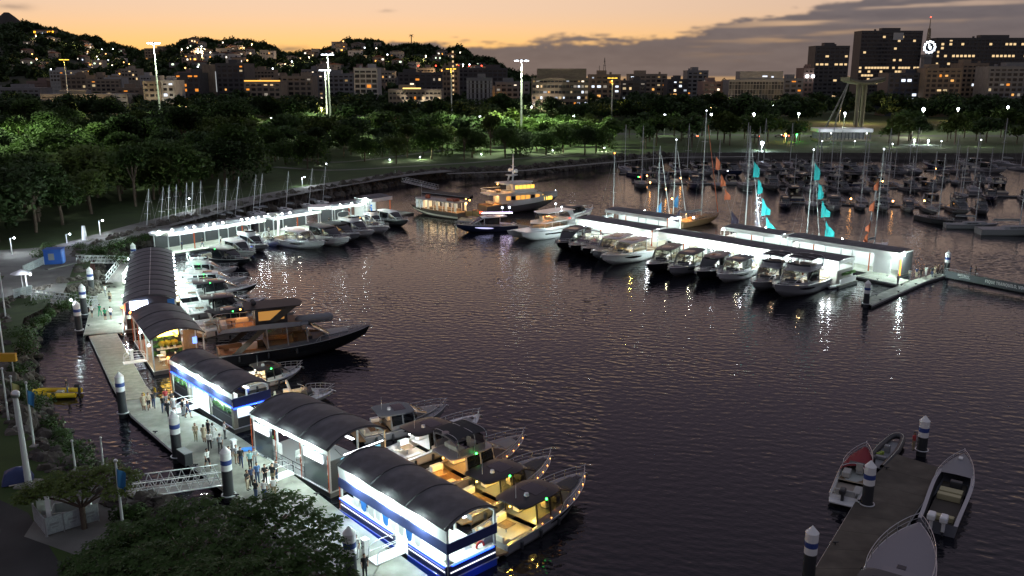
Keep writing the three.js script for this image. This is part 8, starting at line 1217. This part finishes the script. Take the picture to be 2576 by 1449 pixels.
// ---------- near trees and bushes ----------
const nearLeaf = new THREE.MeshPhysicalMaterial({ color: col(0.04, 0.078, 0.018), roughness: 0.85, specularIntensity: 0.3, side: THREE.DoubleSide, transmission: 0.2, thickness: 0 });
function rosetteCrown(lobes, n, len) {   // leaves in whorls at the twig ends
  const P = [], N = []; let tot = 0; for (const l of lobes) tot += l[3] * l[3];
  for (const [cx, cy, cz, r, fy = 0.62] of lobes) for (let i = Math.round(n * r * r / tot); i > 0; i--) {
    const a = rnd() * 6.283, c = rr(-0.35, 1), s = Math.sqrt(1 - c * c), q = r * (rnd() < 0.7 ? rr(0.85, 1.12) : rr(0.4, 0.85)), o = v3(cx + s * Math.cos(a) * q, cy + c * q * fy, cz + s * Math.sin(a) * q), k = 6 + Math.floor(rnd() * 5), tilt = v3(s * Math.cos(a) * 0.6, 1, s * Math.sin(a) * 0.6).normalize();
    for (let j = 0; j < k; j++) {
      const th = j / k * 6.283 + rr(-0.3, 0.3), l = len * rr(0.55, 1.25), d = v3(Math.cos(th), rr(-0.15, 0.5), Math.sin(th)).addScaledVector(tilt, -0.1).normalize(), e = d.clone().cross(tilt).normalize().multiplyScalar(l * rr(0.2, 0.27)), b = o.clone().addScaledVector(d, 0.03), m = o.clone().addScaledVector(d, l * 0.6), t = o.clone().addScaledVector(d, l).add(v3(0, -l * rr(0.1, 0.35), 0)), u = m.clone().add(e), w = m.clone().sub(e), nn = d.clone().cross(e).normalize(); if (nn.y < 0) nn.negate();
      for (const z of [b, u, w, u, t, w]) { P.push(z.x, z.y, z.z); N.push(nn.x, nn.y, nn.z); }
    }
  }
  const g = new THREE.BufferGeometry(); g.setAttribute('position', new THREE.Float32BufferAttribute(P, 3)); g.setAttribute('normal', new THREE.Float32BufferAttribute(N, 3)); return g;
}
function nearTree(name, label, foot, lobesPx, n, size, mat) {
  const b = G(foot[0], foot[1], LAND), t = thing(name, label, 'tree', b.x, LAND - 0.05, b.z), lobes = lobesPx.map(([px, py, h, r]) => { const p = G(px, py, h); return [p.x - b.x, h - LAND, p.z - b.z, r, 0.62]; });
  part('crown', rosetteCrown(lobes, n, size), mat, t);
  const top = lobes.reduce((s, l) => s + l[1], 0) / lobes.length * 0.55, cx = lobes.reduce((s, l) => s + l[0], 0) / lobes.length * 0.3, cz = lobes.reduce((s, l) => s + l[2], 0) / lobes.length * 0.3;
  part('trunk', [tube([v3(0, 0, 0), v3(cx * 0.5, top * 0.5, cz * 0.5), v3(cx, top, cz)], 0.2, 10, 8), ...lobes.map((l) => tube([v3(cx, top * 0.95, cz), v3(lerp(cx, l[0], 0.5), lerp(top, l[1], 0.45) + 0.3, lerp(cz, l[2], 0.5)), v3(l[0], l[1], l[2])], 0.075, 8, 5))], M.bark, t);
}
reseed(901);
nearTree('almond_tree', 'large dark leafy tree spreading over the shore and pier', [520, 1640], [[260, 1420, 6, 1.7], [340, 1370, 6.5, 1.9], [410, 1320, 7, 1.6], [480, 1300, 7.4, 1.8], [560, 1330, 7.8, 1.9], [640, 1300, 7.8, 1.9], [720, 1292, 7.8, 1.9], [785, 1330, 7.3, 1.6], [810, 1390, 7, 1.5], [700, 1390, 8.4, 2], [600, 1400, 8.6, 2.1], [500, 1390, 8.6, 2], [410, 1420, 7.6, 1.9], [330, 1450, 6.5, 1.8], [760, 1450, 7.4, 1.7], [640, 1480, 9, 2.1], [520, 1490, 9, 2.1], [838, 1440, 6.4, 1.1], [705, 1252, 7.2, 1.0], [400, 1500, 8, 1.9], [240, 1480, 5.5, 1.6], [855, 1395, 6.2, 0.6], [862, 1450, 6, 0.7], [825, 1330, 6.8, 0.6], [760, 1262, 7.2, 0.6], [665, 1255, 7.2, 0.6], [595, 1268, 7.2, 0.7], [525, 1258, 7, 0.6], [440, 1275, 6.8, 0.7], [300, 1325, 6.2, 0.7], [225, 1385, 5.6, 0.7], [845, 1300, 6.6, 0.45], [195, 1440, 5.2, 0.7]], 2100, 0.34, nearLeaf);
nearTree('almond_tree', 'small spreading tree with a visible trunk beside the hoarding', [212, 1330], [[90, 1235, 5.2, 1.1], [150, 1215, 5.6, 1.3], [215, 1200, 5.8, 1.2], [275, 1190, 6, 1.3], [320, 1200, 5.6, 0.9], [300, 1235, 5.4, 1.0], [180, 1240, 5.4, 1.1], [60, 1250, 4.9, 0.8]], 520, 0.3, new THREE.MeshPhysicalMaterial({ color: col(0.085, 0.12, 0.025), roughness: 0.85, specularIntensity: 0.3, side: THREE.DoubleSide, transmission: 0.2, thickness: 0 }));
function bush(px, py, r, n, label, group, h = LAND) { const p = G(px, py, h), t = thing('shore_bush', label, 'bush', p.x, h - 0.3, p.z, 0, group), l = []; for (let i = 0; i < 5; i++) l.push([rr(-r, r) * 0.6, r * rr(0.3, 0.7), rr(-r, r) * 0.6, r * rr(0.45, 0.65), 0.85]); part('foliage', crownGeo(l, n, 0.16), nearLeaf, t); part('stem', l.slice(0, 3).map((q) => rod(v3(0, 0, 0), v3(q[0], q[1], q[2]), 0.05, 5)), M.bark, t); }
for (const [px, py] of [[60, 890], [72, 850], [95, 815], [130, 790], [165, 775], [55, 940], [62, 985], [85, 1030], [120, 1078], [150, 1110], [185, 1150], [225, 1190], [45, 1010], [100, 780], [200, 760], [20, 1000], [140, 1140], [40, 860]]) bush(px, py, rr(1.1, 2), 700, 'low dark bush on the rocky bank', 'bushes on the rocky bank', 1.6);
for (const [px, py] of [[250, 635], [275, 628], [300, 622], [330, 612], [230, 640], [205, 645], [365, 602], [190, 632], [300, 660], [120, 640], [105, 655]]) bush(px, py, rr(1.3, 2.2), 600, 'shaggy bush on the promenade bank', 'bushes on the promenade bank', 2.0);
for (const [px, py] of [[330, 1300], [380, 1340], [440, 1380], [300, 1360], [250, 1400], [350, 1420], [290, 1449], [200, 1440]]) bush(px, py, rr(1, 1.6), 800, 'low bush under the large leafy tree', 'bushes under the large leafy tree');
renderer.render(scene, camera);
